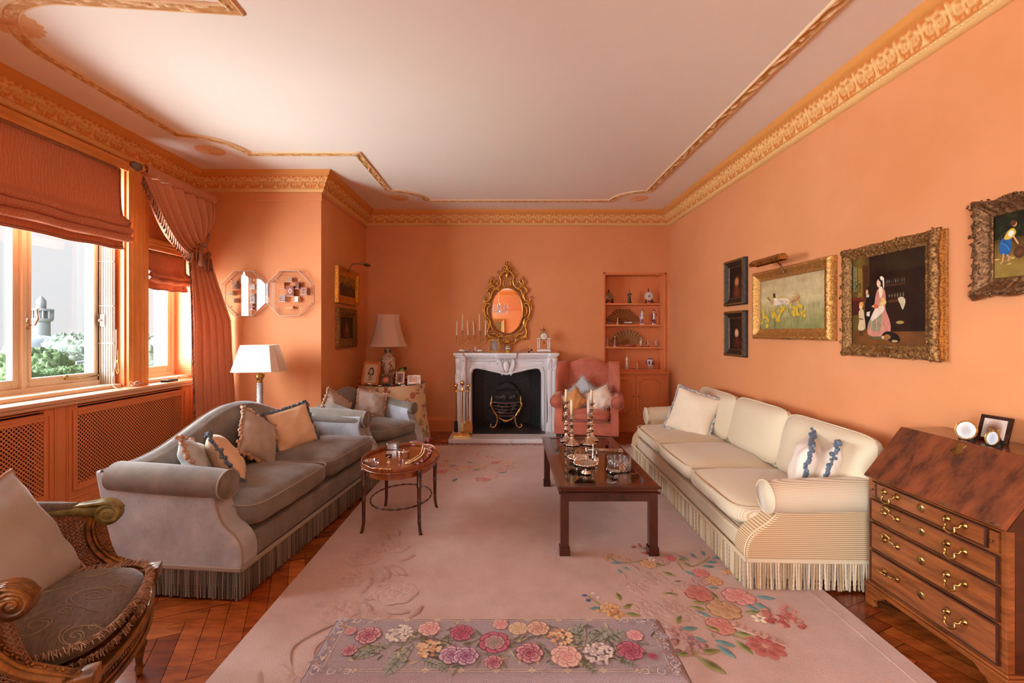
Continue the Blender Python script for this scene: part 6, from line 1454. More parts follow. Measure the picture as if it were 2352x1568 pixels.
for sx in (-1,1):
    # curved arm support, fluted with a bead row
    m = M(); path = smoothpath([(sx*.325,-.285,.40),(sx*.327,-.225,.43),(sx*.33,-.15,.475),(sx*.333,-.10,.54),(sx*.335,-.085,.61),(sx*.335,-.10,.66)],6)
    m.tube(path, lambda t: .026-.004*sin(pi*t), 4, flat=1.0); m.tube([p+V((sx*.012,-.016,.010)) for p in path], .006, 6); m.tube([p+V((-sx*.014,-.016,.010)) for p in path], .006, 6)
    for i in range(20): p = path[int(i*(len(path)-1)/19)]; m.ball(p+V((-sx*.001,-.020,.014)), .0065, 7, 5)
    m.box(sx*.325-.034, sx*.325+.034, -.32, -.25, .376, .425); m.build('arm_support', 'giltwood', bc, bevel=.002)
    # arm rail with scroll
    m = M(); m.tube(smoothpath([(sx*.335,-.145,.672),(sx*.34,-.06,.69),(sx*.345,.05,.70),(sx*.335,.17,.72),(sx*.30,.25,.76)],6), lambda t: .026 if t > .25 else .026-.004*(.25-t), 10)
    for s2 in (-1,1):
        pts = [(sx*.335+s2*.024, -.150+.042*(1-t/34)*cos(.3+t*.36), .665+.040*(1-t/34)*sin(.3+t*.36)) for t in range(32)]; m.tube(pts, [.009]*20+[.006]*12, 7)
    m.T = Matrix.Translation((sx*.335,-.150,.665)) @ Matrix.Rotation(pi/2, 4, 'Y'); m.lathe([(.040,-.026),(.043,-.02),(.043,.02),(.040,.026)], 22); m.T = None
    for k in range(5): m.tube(smoothpath([(sx*.335+(k-2)*.011,-.19,.675),(sx*.335+(k-2)*.013,-.15,.712),(sx*.335+(k-2)*.010,-.08,.712),(sx*.335+(k-2)*.004,-.02,.712)],4), [.007,.008,.006,.003], 6)
    m.build('arm_rail', 'giltwood' if sx < 0 else 'giltwood_green', bc)
    m = M(); m.tube(smoothpath([(sx*.337,-.05,.708),(sx*.343,.05,.716),(sx*.335,.16,.735),(sx*.31,.22,.76)],5), lambda t: .030*(sin(pi*min(1,max(0,t*.9+.05)))**.4), 10, flat=.7); m.build('arm_pad', 'paisley', bc)
    # caned side : woven strands with open holes
    m = M(); m.smooth = True
    def cp(u, v): # u front to back, v up
        y = -.13+.36*u+.02*(1-u)*sin(pi*v); x = .325+.012*u*v-.03*u*u; return V((sx*x, max(y, -.25+.0*v) if 0 else y-.10*(1-v)*(1-u), .385+.30*v))
    NU, NV = 24, 20
    for i in range(NU+1): m.tube([cp(i/NU, j/10) for j in range(11)], .0016, 4); 
    for j in range(NV+1): m.tube([cp(i/10, j/NV) for i in range(11)], .0016, 4)
    for k in range(-NV, NU+1):
        a = [(k+j, j) for j in range(NV+1) if 0 <= k+j <= NU]; b = [(k+j, NV-j) for j in range(NV+1) if 0 <= k+j <= NU]
        for L in (a, b):
            if len(L) > 1: m.tube([cp(i/NU, j/NV)+V((sx*.001,0,0)) for i, j in L], .0022, 4)
    m.build('cane_side', 'cane', bc, recalc=False)
m = M(); m.tube(smoothpath([(-.30,.25,.38),(-.31,.28,.6),(-.30,.31,.85),(-.2,.335,.95),(0,.34,.98),(.2,.335,.95),(.30,.31,.85),(.31,.28,.6),(.30,.25,.38)],6), .024, 10); m.build('back_frame', 'giltwood', bc)
m = M()
for i in range(22): x = -.27+.54*i/21; m.tube([(x,.26,.40),(x,.31,.92)], .002, 4)
for j in range(20): z = .42+.5*j/19; m.tube([(-.29,.26+.05*j/19,z),(.29,.26+.05*j/19,z)], .002, 4)
m.build('cane_back', 'cane', bc, recalc=False)
pc = thing('seat_squab', 'brown paisley seat cushion with a thick brush fringe, on the gilt cane armchair', 'cushion', (-1.616,1.483,.378), R(114.5))
m = M()
def sq(u, v):
    a = 2*pi*u; c, s = cos(a), sin(a); q = (abs(c)**5+abs(s)**5)**(-1/5); r = sin(pi*v*.5+.0) if v < 1 else 1
    return c, s, q
def squab(u, v):
    c, s, q = sq(u, v); t = v*2; k = min(1, sin(min(t,2)*pi/2)**.45 if t < 2 else 0)
    z = .065+.055*cos(pi*v)*(1 if cos(pi*v) < 0 else 1.1+.35*(1-k)); 
    return V((.268*c*q*k, -.02+(.265 if s > 0 else .262)*s*q*k-.035*(s < 0)*k*k*(1-abs(c)**2)*1.2, z))
m.grid(squab, 48, 22, True); cov = m.build('cover', 'paisley', pc)
m = M(); rnd = random.Random(16)
def onsq(x, y, lift=.0012):
    c_, s_ = x/.268, (y+.02)/.264; k_ = (abs(c_)**5+abs(s_)**5)**.2; k_ = min(.97, k_); v_ = math.asin(min(1, k_**(1/.45)))/pi; return squab((math.atan2(s_, c_)/(2*pi)) % 1, v_)+V((0,0,lift))
def swirl(cx, cy, r, a0, sg, turns=1.6, tail=True):
    pts = [(cx+r*(1-t*.85)*cos(a0+sg*t*turns*2*pi), cy+r*(1-t*.85)*sin(a0+sg*t*turns*2*pi)) for t in [i/26 for i in range(27)]]
    if tail: t0 = pts[0]; dx, dy = -sin(a0)*sg, cos(a0)*sg; pts = [(t0[0]-dx*r*(2.6-.5*i)*.7+cos(a0)*r*.25*i*(5-i)*.12, t0[1]-dy*r*(2.6-.5*i)*.7+sin(a0)*r*.25*i*(5-i)*.12) for i in range(5)]+pts
    m.tube([onsq(*q) for q in pts], .0013, 4)
for cx, cy, r, a0, sg in ((.16,-.16,.045,1,1),(-.02,-.20,.055,2.5,-1),(-.16,-.12,.05,.5,1),(.08,-.03,.05,3.5,-1),(-.08,.02,.045,1.2,1),(.20,.03,.04,2,-1),(-.20,.06,.045,4,1),(.05,.14,.05,5,-1),(-.10,.17,.04,3,1),(.18,.17,.04,0,1),(.22,-.07,.03,4,1),(-.22,-.22,.03,0,1)):
    swirl(cx, cy, r, a0, sg); swirl(cx, cy, r*1.35, a0+.5, sg, .8, False); swirl(cx+r, cy-r*.8, r*.4, a0, -sg, 1.2, False)
m.build('paisley_embroidery', mat('paisley_thread', sr(158,142,120), .8, sheen=.3), cov)
m = M(); rnd = random.Random(6)
for k in range(3400):
    a = 2*pi*rnd.random(); c, s = cos(a), sin(a); q = (abs(c)**5+abs(s)**5)**(-1/5); lv = rnd.choice((.092,.035)) if s < 0 else .06
    p = V((.270*c*q, -.02+(.267 if s > 0 else .264)*s*q-.035*(s < 0)*(1-c*c)*1.2, lv)); d = V((c,s,0)).normalized(); L = rnd.uniform(.018,.034) if lv > .05 else rnd.uniform(.012,.02)
    m.C(*rnd.choice([(176,140,112),(150,112,84),(196,166,140),(120,84,60)])); t_ = V((-d.y,d.x,0))*rnd.uniform(-.008,.008)
    m.tube([p, p+d*L*.6+V((0,0,rnd.uniform(-.004,.012)))+t_*.5, p+d*L+V((0,0,rnd.uniform(-.016,.012)))+t_], [.0022,.0018,.0008], 3, caps=False)
o = m.build('brush_fringe', 'fringe_grey', pc, recalc=False); o['kind'] = 'stuff'
# big taupe pillow leaning into the chair
tp = cushion('large plain taupe cushion with tan piping, leaning in the gilt cane armchair', .48, .46, .18, (-1.70,1.50,.655), 98, -26, -8, 'taupe_cloth', 'trim_tan', 'cord', seed=21, pinch=.10)

# ------------------------------------------------------------------ slant front bureau
mat('bureau_wood', sr(142,76,32), .26, var=sr(90,44,18), kind='noise', scale=(9,5,40), lim=(.32,.7), coat=.6, bump=.02)
mat('bureau_flame', sr(128,62,30), .2, var=sr(66,28,14), scale=(7,14,7), lim=(.35,.65), coat=.7)
mat('bureau_side', sr(74,34,20), .35, var=sr(52,22,12), scale=(6,6,20))
bu = thing('slant_front_bureau', 'slant front walnut bureau with four drawers and brass swan neck handles', 'bureau', (2.07,2.03,0))
FX = 1.868; BY0, BY1 = 1.70, 2.352; XB = 2.262
m = WM(bu)
side = [(FX+.028,.12),(FX+.028,.640),(FX,.655),(2.055,.893),(XB,.893),(XB,.12)]
for y0, y1 in ((BY0,BY0+.018),(BY1-.018,BY1)): m.prism(side, y0, y1, 'y')
m.box(FX+.02, XB, BY0+.018, BY1-.018, .12, .64); m.box(2.06, XB, BY0+.018, BY1-.018, .64, .88); m.build('carcass', 'bureau_side', bu, bevel=.002)
m = WM(bu); m.box(2.045, XB+.003, BY0-.004, BY1+.004, .893, .908); m.build('top', 'bureau_wood', bu, bevel=.003)
m = WM(bu)
for z0, z1 in ((.640,.658),(.548,.562),(.430,.444),(.286,.300),(.118,.134)): m.box(FX-.0005, FX+.028, BY0+.006, BY1-.006, z0, z1)
for y0, y1 in ((BY0,BY0+.022),(BY1-.022,BY1)): m.box(FX-.0015, FX+.029, y0-.0005, y1+.0005, .12, .652)
m.box(FX-.018, XB, BY0-.016, BY1+.014, .088, .108); m.box(FX-.010, XB, BY0-.010, BY1+.008, .108, .120); m.build('front_rails', 'bureau_wood', bu, bevel=.003)
# lid
m = M(T=tinv(bu)); ang = math.atan2(.893-.655, 2.055-FX); L = sqrt((.893-.655)**2+(2.055-FX)**2)
Tl = tinv(bu) @ Matrix.Translation((FX-.006,0,.657)) @ Matrix.Rotation(-ang, 4, 'Y'); m.T = Tl
m.box(-.008, L+.006, BY0-.004, BY1+.004, .0, .020); lid = m.build('writing_slope', 'bureau_flame', bu, bevel=.004)
m = M(T=Tl); yc = (BY0+BY1)/2
m.prism([(L-.055,yc-.035),(L-.03,yc-.012),(L-.012,yc-.018),(L-.006,yc),(L-.012,yc+.018),(L-.03,yc+.012),(L-.055,yc+.035),(L-.062,yc+.012),(L-.074,yc),(L-.062,yc-.012)], .020, .0225, 'z'); m.build('escutcheon', 'brass_old', lid); bpy.data.objects[lid.name]
m = M(T=Tl)
for yy in (BY0+.03, BY0+.22, BY1-.15): m.box(-.004,.006,yy-.025,yy+.025,.019,.0215)
m.build('hinge', 'bronze', lid)
rows = [(.565,.638,1),(.446,.547,0),(.302,.429,0),(.136,.285,0)]
mat('brass_plate', sr(206,170,110), .25, metal=1, var=sr(90,60,34), scale=120, lim=(.45,.6))
def swan(T, y, z, up, parent):
    m = M(T=T); w = .036
    for s in (-1,1):
        cz = z; m.T = T @ Matrix.Translation((FX-.012,y+s*w,cz)) @ Matrix.Rotation(-pi/2, 4, 'Y'); m.lathe([(.0145,0),(.013,.003),(.006,.005),(.005,.014),(.006,.017),(.001,.019)], 16, wob=lambda a,r,zz: 1+(.10*cos(8*a) if r > .01 else 0)); 
    m.T = T; sg = {1:1, 0:-1, 2:.35}[up]; xo = FX-.026
    pts = [(xo,y-w,z),(xo-.006,y-w+.004,z+sg*.012),(xo-.010,y-w*.55,z+sg*.016),(xo-.012,y-w*.60,z+sg*.034),(xo-.014,y-w*.2,z+sg*.043),(xo-.014,y+w*.2,z+sg*.043),(xo-.012,y+w*.60,z+sg*.034),(xo-.010,y+w*.55,z+sg*.016),(xo-.006,y+w-.004,z+sg*.012),(xo,y+w,z)]
    if up == 2: pts = [(p[0]-abs(p[2]-z)*1.6, p[1], p[2]) for p in pts]
    P2 = smoothpath(pts, 4); n = len(P2); m.tube(P2, [.0032+.0022*sin(pi*i/(n-1)) for i in range(n)], 8)
    return m.build('handle', 'brass_old', parent)
for ri, (z0, z1, lo) in enumerate(rows):
    T = tinv(bu); m = M(T=T); a, b = (BY0+.068, BY1-.058) if lo else (BY0+.026, BY1-.024)
    m.box(FX-.010, FX+.02, a, b, z0, z1); dr = m.build('drawer', 'bureau_wood', bu, bevel=.0015)
    m = M(T=T)
    for (y0,y1,za,zb) in ((a-.004,a+.004,z0-.003,z1+.003),(b-.004,b+.004,z0-.003,z1+.003),(a,b,z0-.004,z0+.003),(a,b,z1-.003,z1+.004)): m.box(FX-.014, FX-.004, y0, y1, za, zb)
    m.build('cockbead', 'bureau_side', dr, bevel=.002)
    zc = (z0+z1)/2+.012
    swan(T, 2.205, zc+(.0), (0,1,1,2)[ri], dr); swan(T, 1.885, zc, 0, dr)
    m = M(); m.T = T @ Matrix.Translation((FX-.0105,2.045,zc-.004)) @ Matrix.Rotation(-pi/2, 4, 'Y'); m.lathe([(.019,0),(.018,.002),(.001,.0025)], 24, wob=lambda a,r,zz: 1+.06*cos(12*a)); e = m.build('escutcheon', 'brass_old', dr)
    m = M(T=T); m.box(FX-.0140, FX-.0128, 2.0435, 2.0465, zc-.014, zc); m.ball((FX-.0135,2.045,zc), (.001,.0025,.0025), 7, 5); m.build('keyhole', 'black', dr)
for y0, y1 in ((BY0+.026,BY0+.058),(BY1-.048,BY1-.026)):
    m = WM(bu); m.box(FX-.008, FX+.02, y0, y1, .565, .638); lp = m.build('loper', 'bureau_wood', bu, bevel=.002); m = WM(bu); m.ball((FX-.016,(y0+y1)/2,.60), .006, 8, 6); m.tube([(FX-.008,(y0+y1)/2,.60),(FX-.014,(y0+y1)/2,.60)], .003, 6); k_ = m.build('knob', 'bronze', lp)
for y0, sg in ((BY0-.012,1),(BY1+.010,-1)):
    m = WM(bu); q = [(0,0),(.055,0),(.062,.012),(.052,.028),(.058,.042),(.072,.046),(.082,.058),(.098,.060),(.105,.072),(.130,.088),(0,.088)]
    m.prism([(y0+sg*a, b) for a, b in q], FX-.014, FX+.008, 'x'); m.prism([(FX-.0125+a*.9, b*.995) for a, b in q], min(y0,y0+sg*.02)+.001, max(y0,y0+sg*.02)-.001, 'y'); m.build('bracket_foot', 'bureau_wood', bu, bevel=.004)
for y0 in (BY0,BY1-.05): m = WM(bu); m.box(XB-.06, XB, y0, y0+.05, 0, .09); m.build('rear_foot', 'bureau_side', bu)
TB_ = .908
pframe('round beaded silver photo frame at the left on the bureau top', (2.085,2.075,TB_), -78, .075, .075, .007, 'gilt_worn', ((226,222,218),(176,170,166)), 'bead', 5, 14, oval=True)
pframe('square tortoiseshell photo frame behind the round ones on the bureau top', (2.165,2.035,TB_), -82, .088, .088, .015, mat('tortoiseshell', sr(62,28,16), .2, var=sr(24,12,8), scale=40), ((196,176,160),(120,80,66)), 'plain', 6, 16, roll=0)
pframe('small oval gilt photo frame with a bow on top, on the bureau', (2.09,1.965,TB_), -86, .046, .056, .005, 'brass_old', ((220,216,210),(170,176,186)), 'bow', 7, 14, oval=True)
pframe('dark wooden photo frame at the right edge on the bureau top', (2.10,1.79,TB_), -108, .10, .13, .022, 'ebonised', ((190,140,170),(120,60,90)), 'plain', 8, 20)
# ------------------------------------------------------------------ framed pictures
def framesweep(m, w, h, pr, amp=0, wave=0, seed=0, nper=.018, bump=0, scal=0):
    """pr: list of (offset outwards from the sight edge, height off the wall)"""
    pts = []
    for i, (ax, az, bx, bz_) in enumerate(((-1,-1,1,-1),(1,-1,1,1),(1,1,-1,1),(-1,1,-1,-1))):
        L = (w if i % 2 == 0 else h)+2*pr[-1][0]; N = max(2, int(L/nper)) if (amp or bump) else 1
        for k in range(N): f = k/N; pts.append((ax+(bx-ax)*f, az+(bz_-az)*f, f, i, L))
    K = len(pr); n = len(m.v)
    for (px, pz, f, i, L) in pts:
        s = f*L; e = min(f, 1-f)*2
        for q, (o, y) in enumerate(pr):
            t = q/(K-1); oo = o
            if amp and t > .5: oo += amp*(t-.5)*2*(.5*cos(f*2*pi*wave)+.5*(1 if e < .22 else 0)*(1-e/.22)*1.6)
            yy = y
            X_, Z_ = px*(w/2+o), pz*(h/2+o)
            if bump and .1 < t < .95: yy += bump*(NZ.noise(V((X_*55+seed, Z_*55, 0)))*1.5+.5*sin(s*2*pi/.045)*cos(t*9))
            if scal: oo += scal*cos(s*2*pi/.02)*(t > .8)
            m.v.append((px*(w/2+oo), -yy, pz*(h/2+oo)))
    N = len(pts)
    for i in range(N):
        j = (i+1) % N
        for q in range(K-1): m._f((n+i*K+q, n+j*K+q, n+j*K+q+1, n+i*K+q+1), bool(bump))
def picture(name, label, wall, c, w, h, prof, mt, draw, extra=None, **k):
    """w,h: painted size; wall: 'R' right wall, 'N' return wall"""
    rz = {'R': R(-90), 'N': R(90), 'B': R(180)}[wall]
    t = thing(name, label, 'picture', c, rz); m = M(); framesweep(m, w, h, prof, **k)
    if extra:
        o, yo = extra; rnd = random.Random(int(w*100))
        for i, (ax, az, bx, bz_) in enumerate(((-1,-1,1,-1),(1,-1,1,1),(1,1,-1,1),(-1,1,-1,-1))):
            for k_ in range(9):
                f = k_/9; x, z = (ax+(bx-ax)*f)*(w/2+o), (az+(bz_-az)*f)*(h/2+o); scroll(m, x, z, .012 if k_ else .022, rnd.uniform(0,6), 1.2, rnd.choice((-1,1)), -yo, .004)
                for q in range(3): m.ball((x+rnd.uniform(-.03,.03), -yo, z+rnd.uniform(-.012,.012)), (.011,.005,.005), 6, 4, Matrix.Rotation(rnd.uniform(0,3), 3, 'Y'))
    m.build('frame', mt, t)
    m = M(); d = prof[0][1]-.004 if prof[0][1] > .006 else prof[0][1]; A2_ = Art(m, (-w/2, -d, -h/2), (h,0,0), (0,0,h), (0,-1,0), .000012, 0); 
    W2 = w/h; draw(A2_, W2); m.build('painted_canvas', 'oil_paint', t, recalc=False)
    m = M(); m.box(-w/2-prof[-1][0]*.7, w/2+prof[-1][0]*.7, -.005, 0, -h/2-prof[-1][0]*.7, h/2+prof[-1][0]*.7); m.build('backboard', 'wood_dark', t)
    return t
def bgfill(A, W2, fn, nx=26, ny=20):
    m = A.m; 
    for i in range(nx):
        for j in range(ny):
            c = fn((i+.5)/nx, (j+.5)/ny); m.C(*[max(2,min(255,q)) for q in c]); x0,x1,y0,y1 = W2*i/nx, W2*(i+1)/nx, j/ny, (j+1)/ny
            m.poly([A.p(x0,y0), A.p(x1,y0), A.p(x1,y1), A.p(x0,y1)])
    A.k += 1
def nz(x, y, s=0): return NZ.noise(V((x, y, s)))
def d_portrait(seed, skin=(150,90,56), cloth=(110,50,30), hood=(90,46,28)):
    def f(A, W2):
        bgfill(A, W2, lambda u, v: [26+14*nz(u*3,v*3,seed), 15+8*nz(u*3,v*3,seed), 11+5*nz(u*4,v*4,seed)], 12, 12)
        A.blob(W2*.52, .16, W2*.34, .26, 0, cloth, [c*.5 for c in cloth]); A.blob(W2*.54, .55, W2*.22, .20, 0, hood, [c*.5 for c in hood]); A.blob(W2*.50, .52, W2*.17, .15, .1, [c*1.25 for c in skin], [c*.85 for c in skin])
        A.blob(W2*.47, .54, .012, .008, 0, (40,20,14)); A.blob(W2*.56, .54, .012, .008, 0, (40,20,14)); A.line([(W2*.51,.53),(W2*.50,.49)], .008, [c*.8 for c in skin]); A.blob(W2*.51, .455, .020, .008, 0, (140,50,40)); A.blob(W2*.52, .33, .04, .10, .2, [c*.9 for c in cloth])
    return f
def d_daffodil(A, W2):
    def bg_(u, v):
        n = nz(u*5, v*9)*14; n2 = nz(u*22, v*3, 4)*16
        if v > .55: k = (v-.55)/.45; return [204-18*k+n, 186-22*k+n, 140-18*k+n*.8]
        k = v/.55; return [138+60*k+n+n2, 138+44*k+n+n2, 84+50*k+n*.7]
    bgfill(A, W2, bg_, 44, 30); rnd = random.Random(1)
    for i in range(12): A.blob(rnd.uniform(.3,1.5), rnd.uniform(.56,.66), rnd.uniform(.05,.12), rnd.uniform(.01,.03), rnd.uniform(-.2,.2), (206,184,96), (190,166,104))
    for i in range(240): x, y = rnd.uniform(0,W2), rnd.uniform(0,.42); L = rnd.uniform(.05,.16); A.line([(x,y),(x+rnd.uniform(-.02,.02),y+L)], .004, rnd.choice([(104,112,62),(140,134,74),(88,100,60),(160,150,90)]))
    # reclining figure in white
    sk = (196,140,104)
    A.poly([(.44,.555),(.50,.60),(.60,.60),(.72,.60),(.84,.585),(.96,.56),(1.02,.52),(1.0,.475),(.90,.47),(.78,.49),(.66,.475),(.56,.47),(.50,.48),(.47,.52)], (228,212,190), smooth=True)
    A.poly([(.60,.58),(.72,.57),(.90,.545),(.98,.51),(.88,.485),(.72,.50)], (206,186,162), smooth=True); A.poly([(.48,.60),(.54,.62),(.60,.60),(.56,.55),(.50,.56)], (236,224,204), smooth=True)
    A.poly([(.98,.475),(1.02,.525),(1.10,.56),(1.17,.605),(1.22,.64),(1.25,.635),(1.20,.585),(1.12,.53),(1.04,.475)], sk, smooth=True); A.poly([(1.03,.50),(1.12,.53),(1.22,.555),(1.27,.60),(1.29,.60),(1.25,.53),(1.14,.50)], (176,118,84), smooth=True); A.blob(1.25,.645,.035,.013,.4,(206,130,96)); A.blob(1.285,.595,.012,.03,.2,(186,110,80))
    A.poly([(.46,.60),(.44,.57),(.40,.52),(.37,.50),(.40,.48),(.46,.53),(.49,.57)], sk, smooth=True); A.poly([(.40,.50),(.36,.545),(.33,.575),(.35,.585),(.40,.55),(.43,.52)], sk, smooth=True); A.line([(.27,.63),(.31,.605),(.35,.585)], .012, (60,44,34)); A.blob(.275,.64,.020,.012,-.8,(50,38,30))
    A.blob(.475,.655,.032,.042,0,(200,146,110)); A.blob(.492,.675,.042,.046,0,(74,48,34)); A.blob(.515,.645,.02,.035,.6,(84,54,36)); 
    for cx, cy_, n in ((.12,.20,7),(.20,.30,5),(.62,.24,8),(.52,.32,5),(.70,.34,5),(1.18,.30,8),(1.08,.40,5),(1.32,.26,6),(1.30,.44,4),(.90,.36,3),(.30,.13,3),(1.45,.32,3)):
        for k in range(n):
            x, y = cx+rnd.uniform(-.09,.09), cy_+rnd.uniform(-.09,.08); A.daisy(x, y, rnd.uniform(.026,.046), (228,196,60), (206,160,40), (226,150,30), 6, 0, rnd.random())
def d_family(A, W2):
    def bg_(u, v):
        n = nz(u*6, v*6, 2)*12
        if v < .16: return [84+n*2+30*(1-abs(u-.4)), 54+n+14*(1-abs(u-.4)), 26+n]
        if u < .27: k = 1-abs(u-.12)/.15; return [70+44*max(0,k)+n, 56+34*max(0,k)+n, 26+12*max(0,k)]
        if v > .80 and u > .5: return [44+n,32+n,18+n*.5]
        return [34+n, 20+n*.8, 12+n*.5]
    bgfill(A, W2, bg_, 34, 40)
    A.poly([(.02,.62),(.07,.63),(.07,.90),(.02,.93)], (130,130,96)); A.poly([(.085,.55),(.15,.56),(.15,.88),(.085,.90)], (138,108,46)); A.poly([(.095,.60),(.14,.60),(.14,.72),(.095,.72)], (104,80,34)); A.poly([(.17,.50),(.26,.50),(.24,.90),(.16,.92)], (70,40,20)); A.line([(.02,.78),(.07,.78)], .006, (60,50,30)); A.line([(.045,.63),(.045,.92)], .006, (60,50,30))
    A.poly([(0,.34),(.16,.35),(.16,.52),(0,.54)], (70,26,18)); A.poly([(0,.52),(.20,.50),(.22,.53),(0,.56)], (104,40,28)); rnd = random.Random(2)
    for k in range(24): A.leaf(rnd.uniform(0,.08), rnd.uniform(.55,.75), .04, .012, rnd.uniform(0,6), (60,60,34), (40,44,24))
    A.poly([(.48,.64),(.74,.64),(.74,.66),(.48,.66)], (70,44,26)); A.poly([(.52,.46),(.74,.47),(.74,.50),(.52,.49)], (84,48,28)); A.poly([(.54,.20),(.74,.20),(.74,.46),(.54,.46)], (40,22,14))
    for k in range(9): x = .50+.027*k; A.blob(x, .69, .010, rnd.uniform(.02,.04), 0, rnd.choice([(120,100,80),(70,56,46),(150,134,110)]), (40,30,20))
    for k in range(6): A.blob(.53+.035*k, .535, .014, rnd.uniform(.02,.04), 0, rnd.choice([(140,120,96),(80,60,44)]), (50,36,24))
    A.poly([(.64,.50),(.70,.51),(.73,.46),(.70,.38),(.67,.43)], (196,184,150), smooth=True)
    A.blob(.665,.245,.05,.018,0,(176,150,90),(140,112,66))
    # kneeling girl in black
    A.poly([(.20,.48),(.24,.56),(.30,.56),(.33,.48),(.33,.36),(.28,.18),(.20,.20),(.19,.36)], (22,18,16), smooth=True); A.blob(.235,.60,.028,.04,0,(206,160,120)); A.blob(.252,.62,.034,.045,0,(28,20,16)); A.blob(.225,.60,.018,.032,0,(210,164,124)); A.poly([(.21,.565),(.26,.565),(.25,.54),(.215,.545)], (200,190,170))
    # mother
    A.poly([(.34,.52),(.37,.61),(.42,.63),(.47,.60),(.485,.50),(.48,.40),(.53,.28),(.55,.18),(.52,.12),(.40,.09),(.28,.10),(.23,.14),(.25,.26),(.32,.36)], (196,128,112), smooth=True)
    A.poly([(.25,.22),(.30,.34),(.42,.36),(.43,.26),(.40,.15),(.30,.16)], (136,136,104), smooth=True); A.poly([(.28,.30),(.34,.40),(.44,.44),(.46,.38),(.36,.30),(.30,.27)], (224,206,184), smooth=True)
    for k in range(7): A.line([(.30+.03*k,.30-.01*k),(.28+.04*k,.20),(.26+.045*k,.12)], .007, (170,104,92) if k % 2 else (214,150,134))
    A.poly([(.39,.62),(.41,.66),(.44,.63),(.44,.56),(.41,.52),(.395,.56)], (232,216,180), smooth=True); A.blob(.395,.685,.034,.048,.1,(224,180,148)); A.blob(.425,.70,.04,.055,0,(26,20,18)); A.blob(.395,.678,.022,.038,.1,(228,184,152)); A.blob(.435,.735,.034,.020,-.7,(226,214,190)); A.poly([(.445,.73),(.465,.70),(.46,.62),(.445,.66)], (220,206,180), smooth=True)
    A.blob(.446,.462,.05,.030,.3,(232,204,140),(206,170,104)); A.blob(.445,.50,.028,.026,0,(226,190,120),(206,160,90)); A.poly([(.31,.42),(.33,.46),(.38,.44),(.38,.41)], (190,88,60), smooth=True); A.blob(.31,.435,.018,.010,.2,(214,160,126))
    # child
    A.poly([(.10,.37),(.13,.41),(.17,.40),(.185,.33),(.20,.20),(.15,.16),(.09,.18),(.11,.28)], (206,180,140), smooth=True); A.blob(.135,.445,.028,.036,0,(226,176,120)); A.blob(.14,.465,.034,.032,0,(206,150,76)); A.blob(.13,.435,.020,.026,0,(228,182,140)); A.line([(.11,.30),(.17,.29)], .012, (80,60,30)); A.line([(.13,.16),(.13,.10)], .012, (60,40,30)); A.line([(.16,.16),(.16,.10)], .012, (60,40,30)); A.poly([(.22,.37),(.27,.38),(.26,.32),(.22,.33)], (226,214,190))
    # dog and rug
    A.blob(.42,.075,.20,.02,0,(106,96,64),(84,70,44)); A.poly([(.44,.12),(.50,.15),(.58,.14),(.64,.11),(.67,.06),(.63,.025),(.55,.035),(.48,.07),(.42,.075)], (30,22,18), smooth=True); A.poly([(.44,.09),(.50,.12),(.55,.09),(.50,.055),(.44,.07)], (150,104,56), smooth=True); A.blob(.60,.045,.04,.014,0,(176,140,100)); A.blob(.445,.085,.02,.018,.5,(196,170,140))
def d_river(A, W2):
    def bg_(u, v):
        n = nz(u*7, v*7, 5)*16
        if v > .62: return [26+n*.6, 30+n*.8, 14+n*.4]
        if v > .28: k = (.62-v)/.34; return [60+70*k+n+40*max(0,.6-abs(u-.45)), 48+48*k+n+24*max(0,.6-abs(u-.45)), 20+24*k]
        if u > .25: return [20+n*.4, 74+n, 50+n]
        return [140+n, 112+n, 50+n*.5]
    bgfill(A, W2, bg_, 30, 26); rnd = random.Random(9)
    for k in range(60): A.blob(rnd.uniform(0,W2), rnd.uniform(.62,1), rnd.uniform(.03,.07), rnd.uniform(.02,.04), rnd.uniform(0,3), rnd.choice([(24,32,14),(40,46,20),(60,54,24),(18,22,10)]))
    for k in range(22): A.blob(rnd.uniform(.02,.7), rnd.uniform(.20,.34), rnd.uniform(.02,.06), .012, 0, rnd.choice([(176,146,80),(200,176,110),(120,92,44),(150,120,60)]))
    for cx, sk in ((.20,(36,92,150)),(.58,(120,30,40))):
        b = (206,170,60) if cx < .4 else (214,206,190)
        A.poly([(cx-.08,.62),(cx+.02,.64),(cx+.06,.52),(cx+.02,.36),(cx-.10,.38),(cx-.13,.50)], sk, smooth=True); A.poly([(cx-.05,.61),(cx,.72),(cx+.08,.76),(cx+.12,.68),(cx+.05,.60)], b, smooth=True); A.blob(cx+.05,.68,.04,.05,-.4,(230,222,206)); A.blob(cx+.10,.82,.035,.045,0,(206,150,110)); A.blob(cx+.08,.84,.045,.045,0,(96,54,28))
        A.line([(cx+.07,.66),(cx+.12,.56),(cx+.15,.50)], .022, (206,156,120)); A.line([(cx-.06,.38),(cx-.07,.28),(cx-.10,.22)], .022, (200,150,110)); A.line([(cx-.01,.36),(cx+.02,.30),(cx+.01,.25)], .022, (196,146,106))
        A.line([(cx-.10,.55),(cx-.02,.50),(cx+.03,.42)], .012, [min(255,q*1.4) for q in sk]); A.line([(cx-.06,.58),(cx-.0,.54),(cx+.04,.46)], .010, [q*.6 for q in sk])
    A.blob(.37,.37,.085,.095,0,(110,66,36),(70,40,22)); A.blob(.37,.47,.06,.015,0,(140,90,50),(60,34,20)); A.tube = None
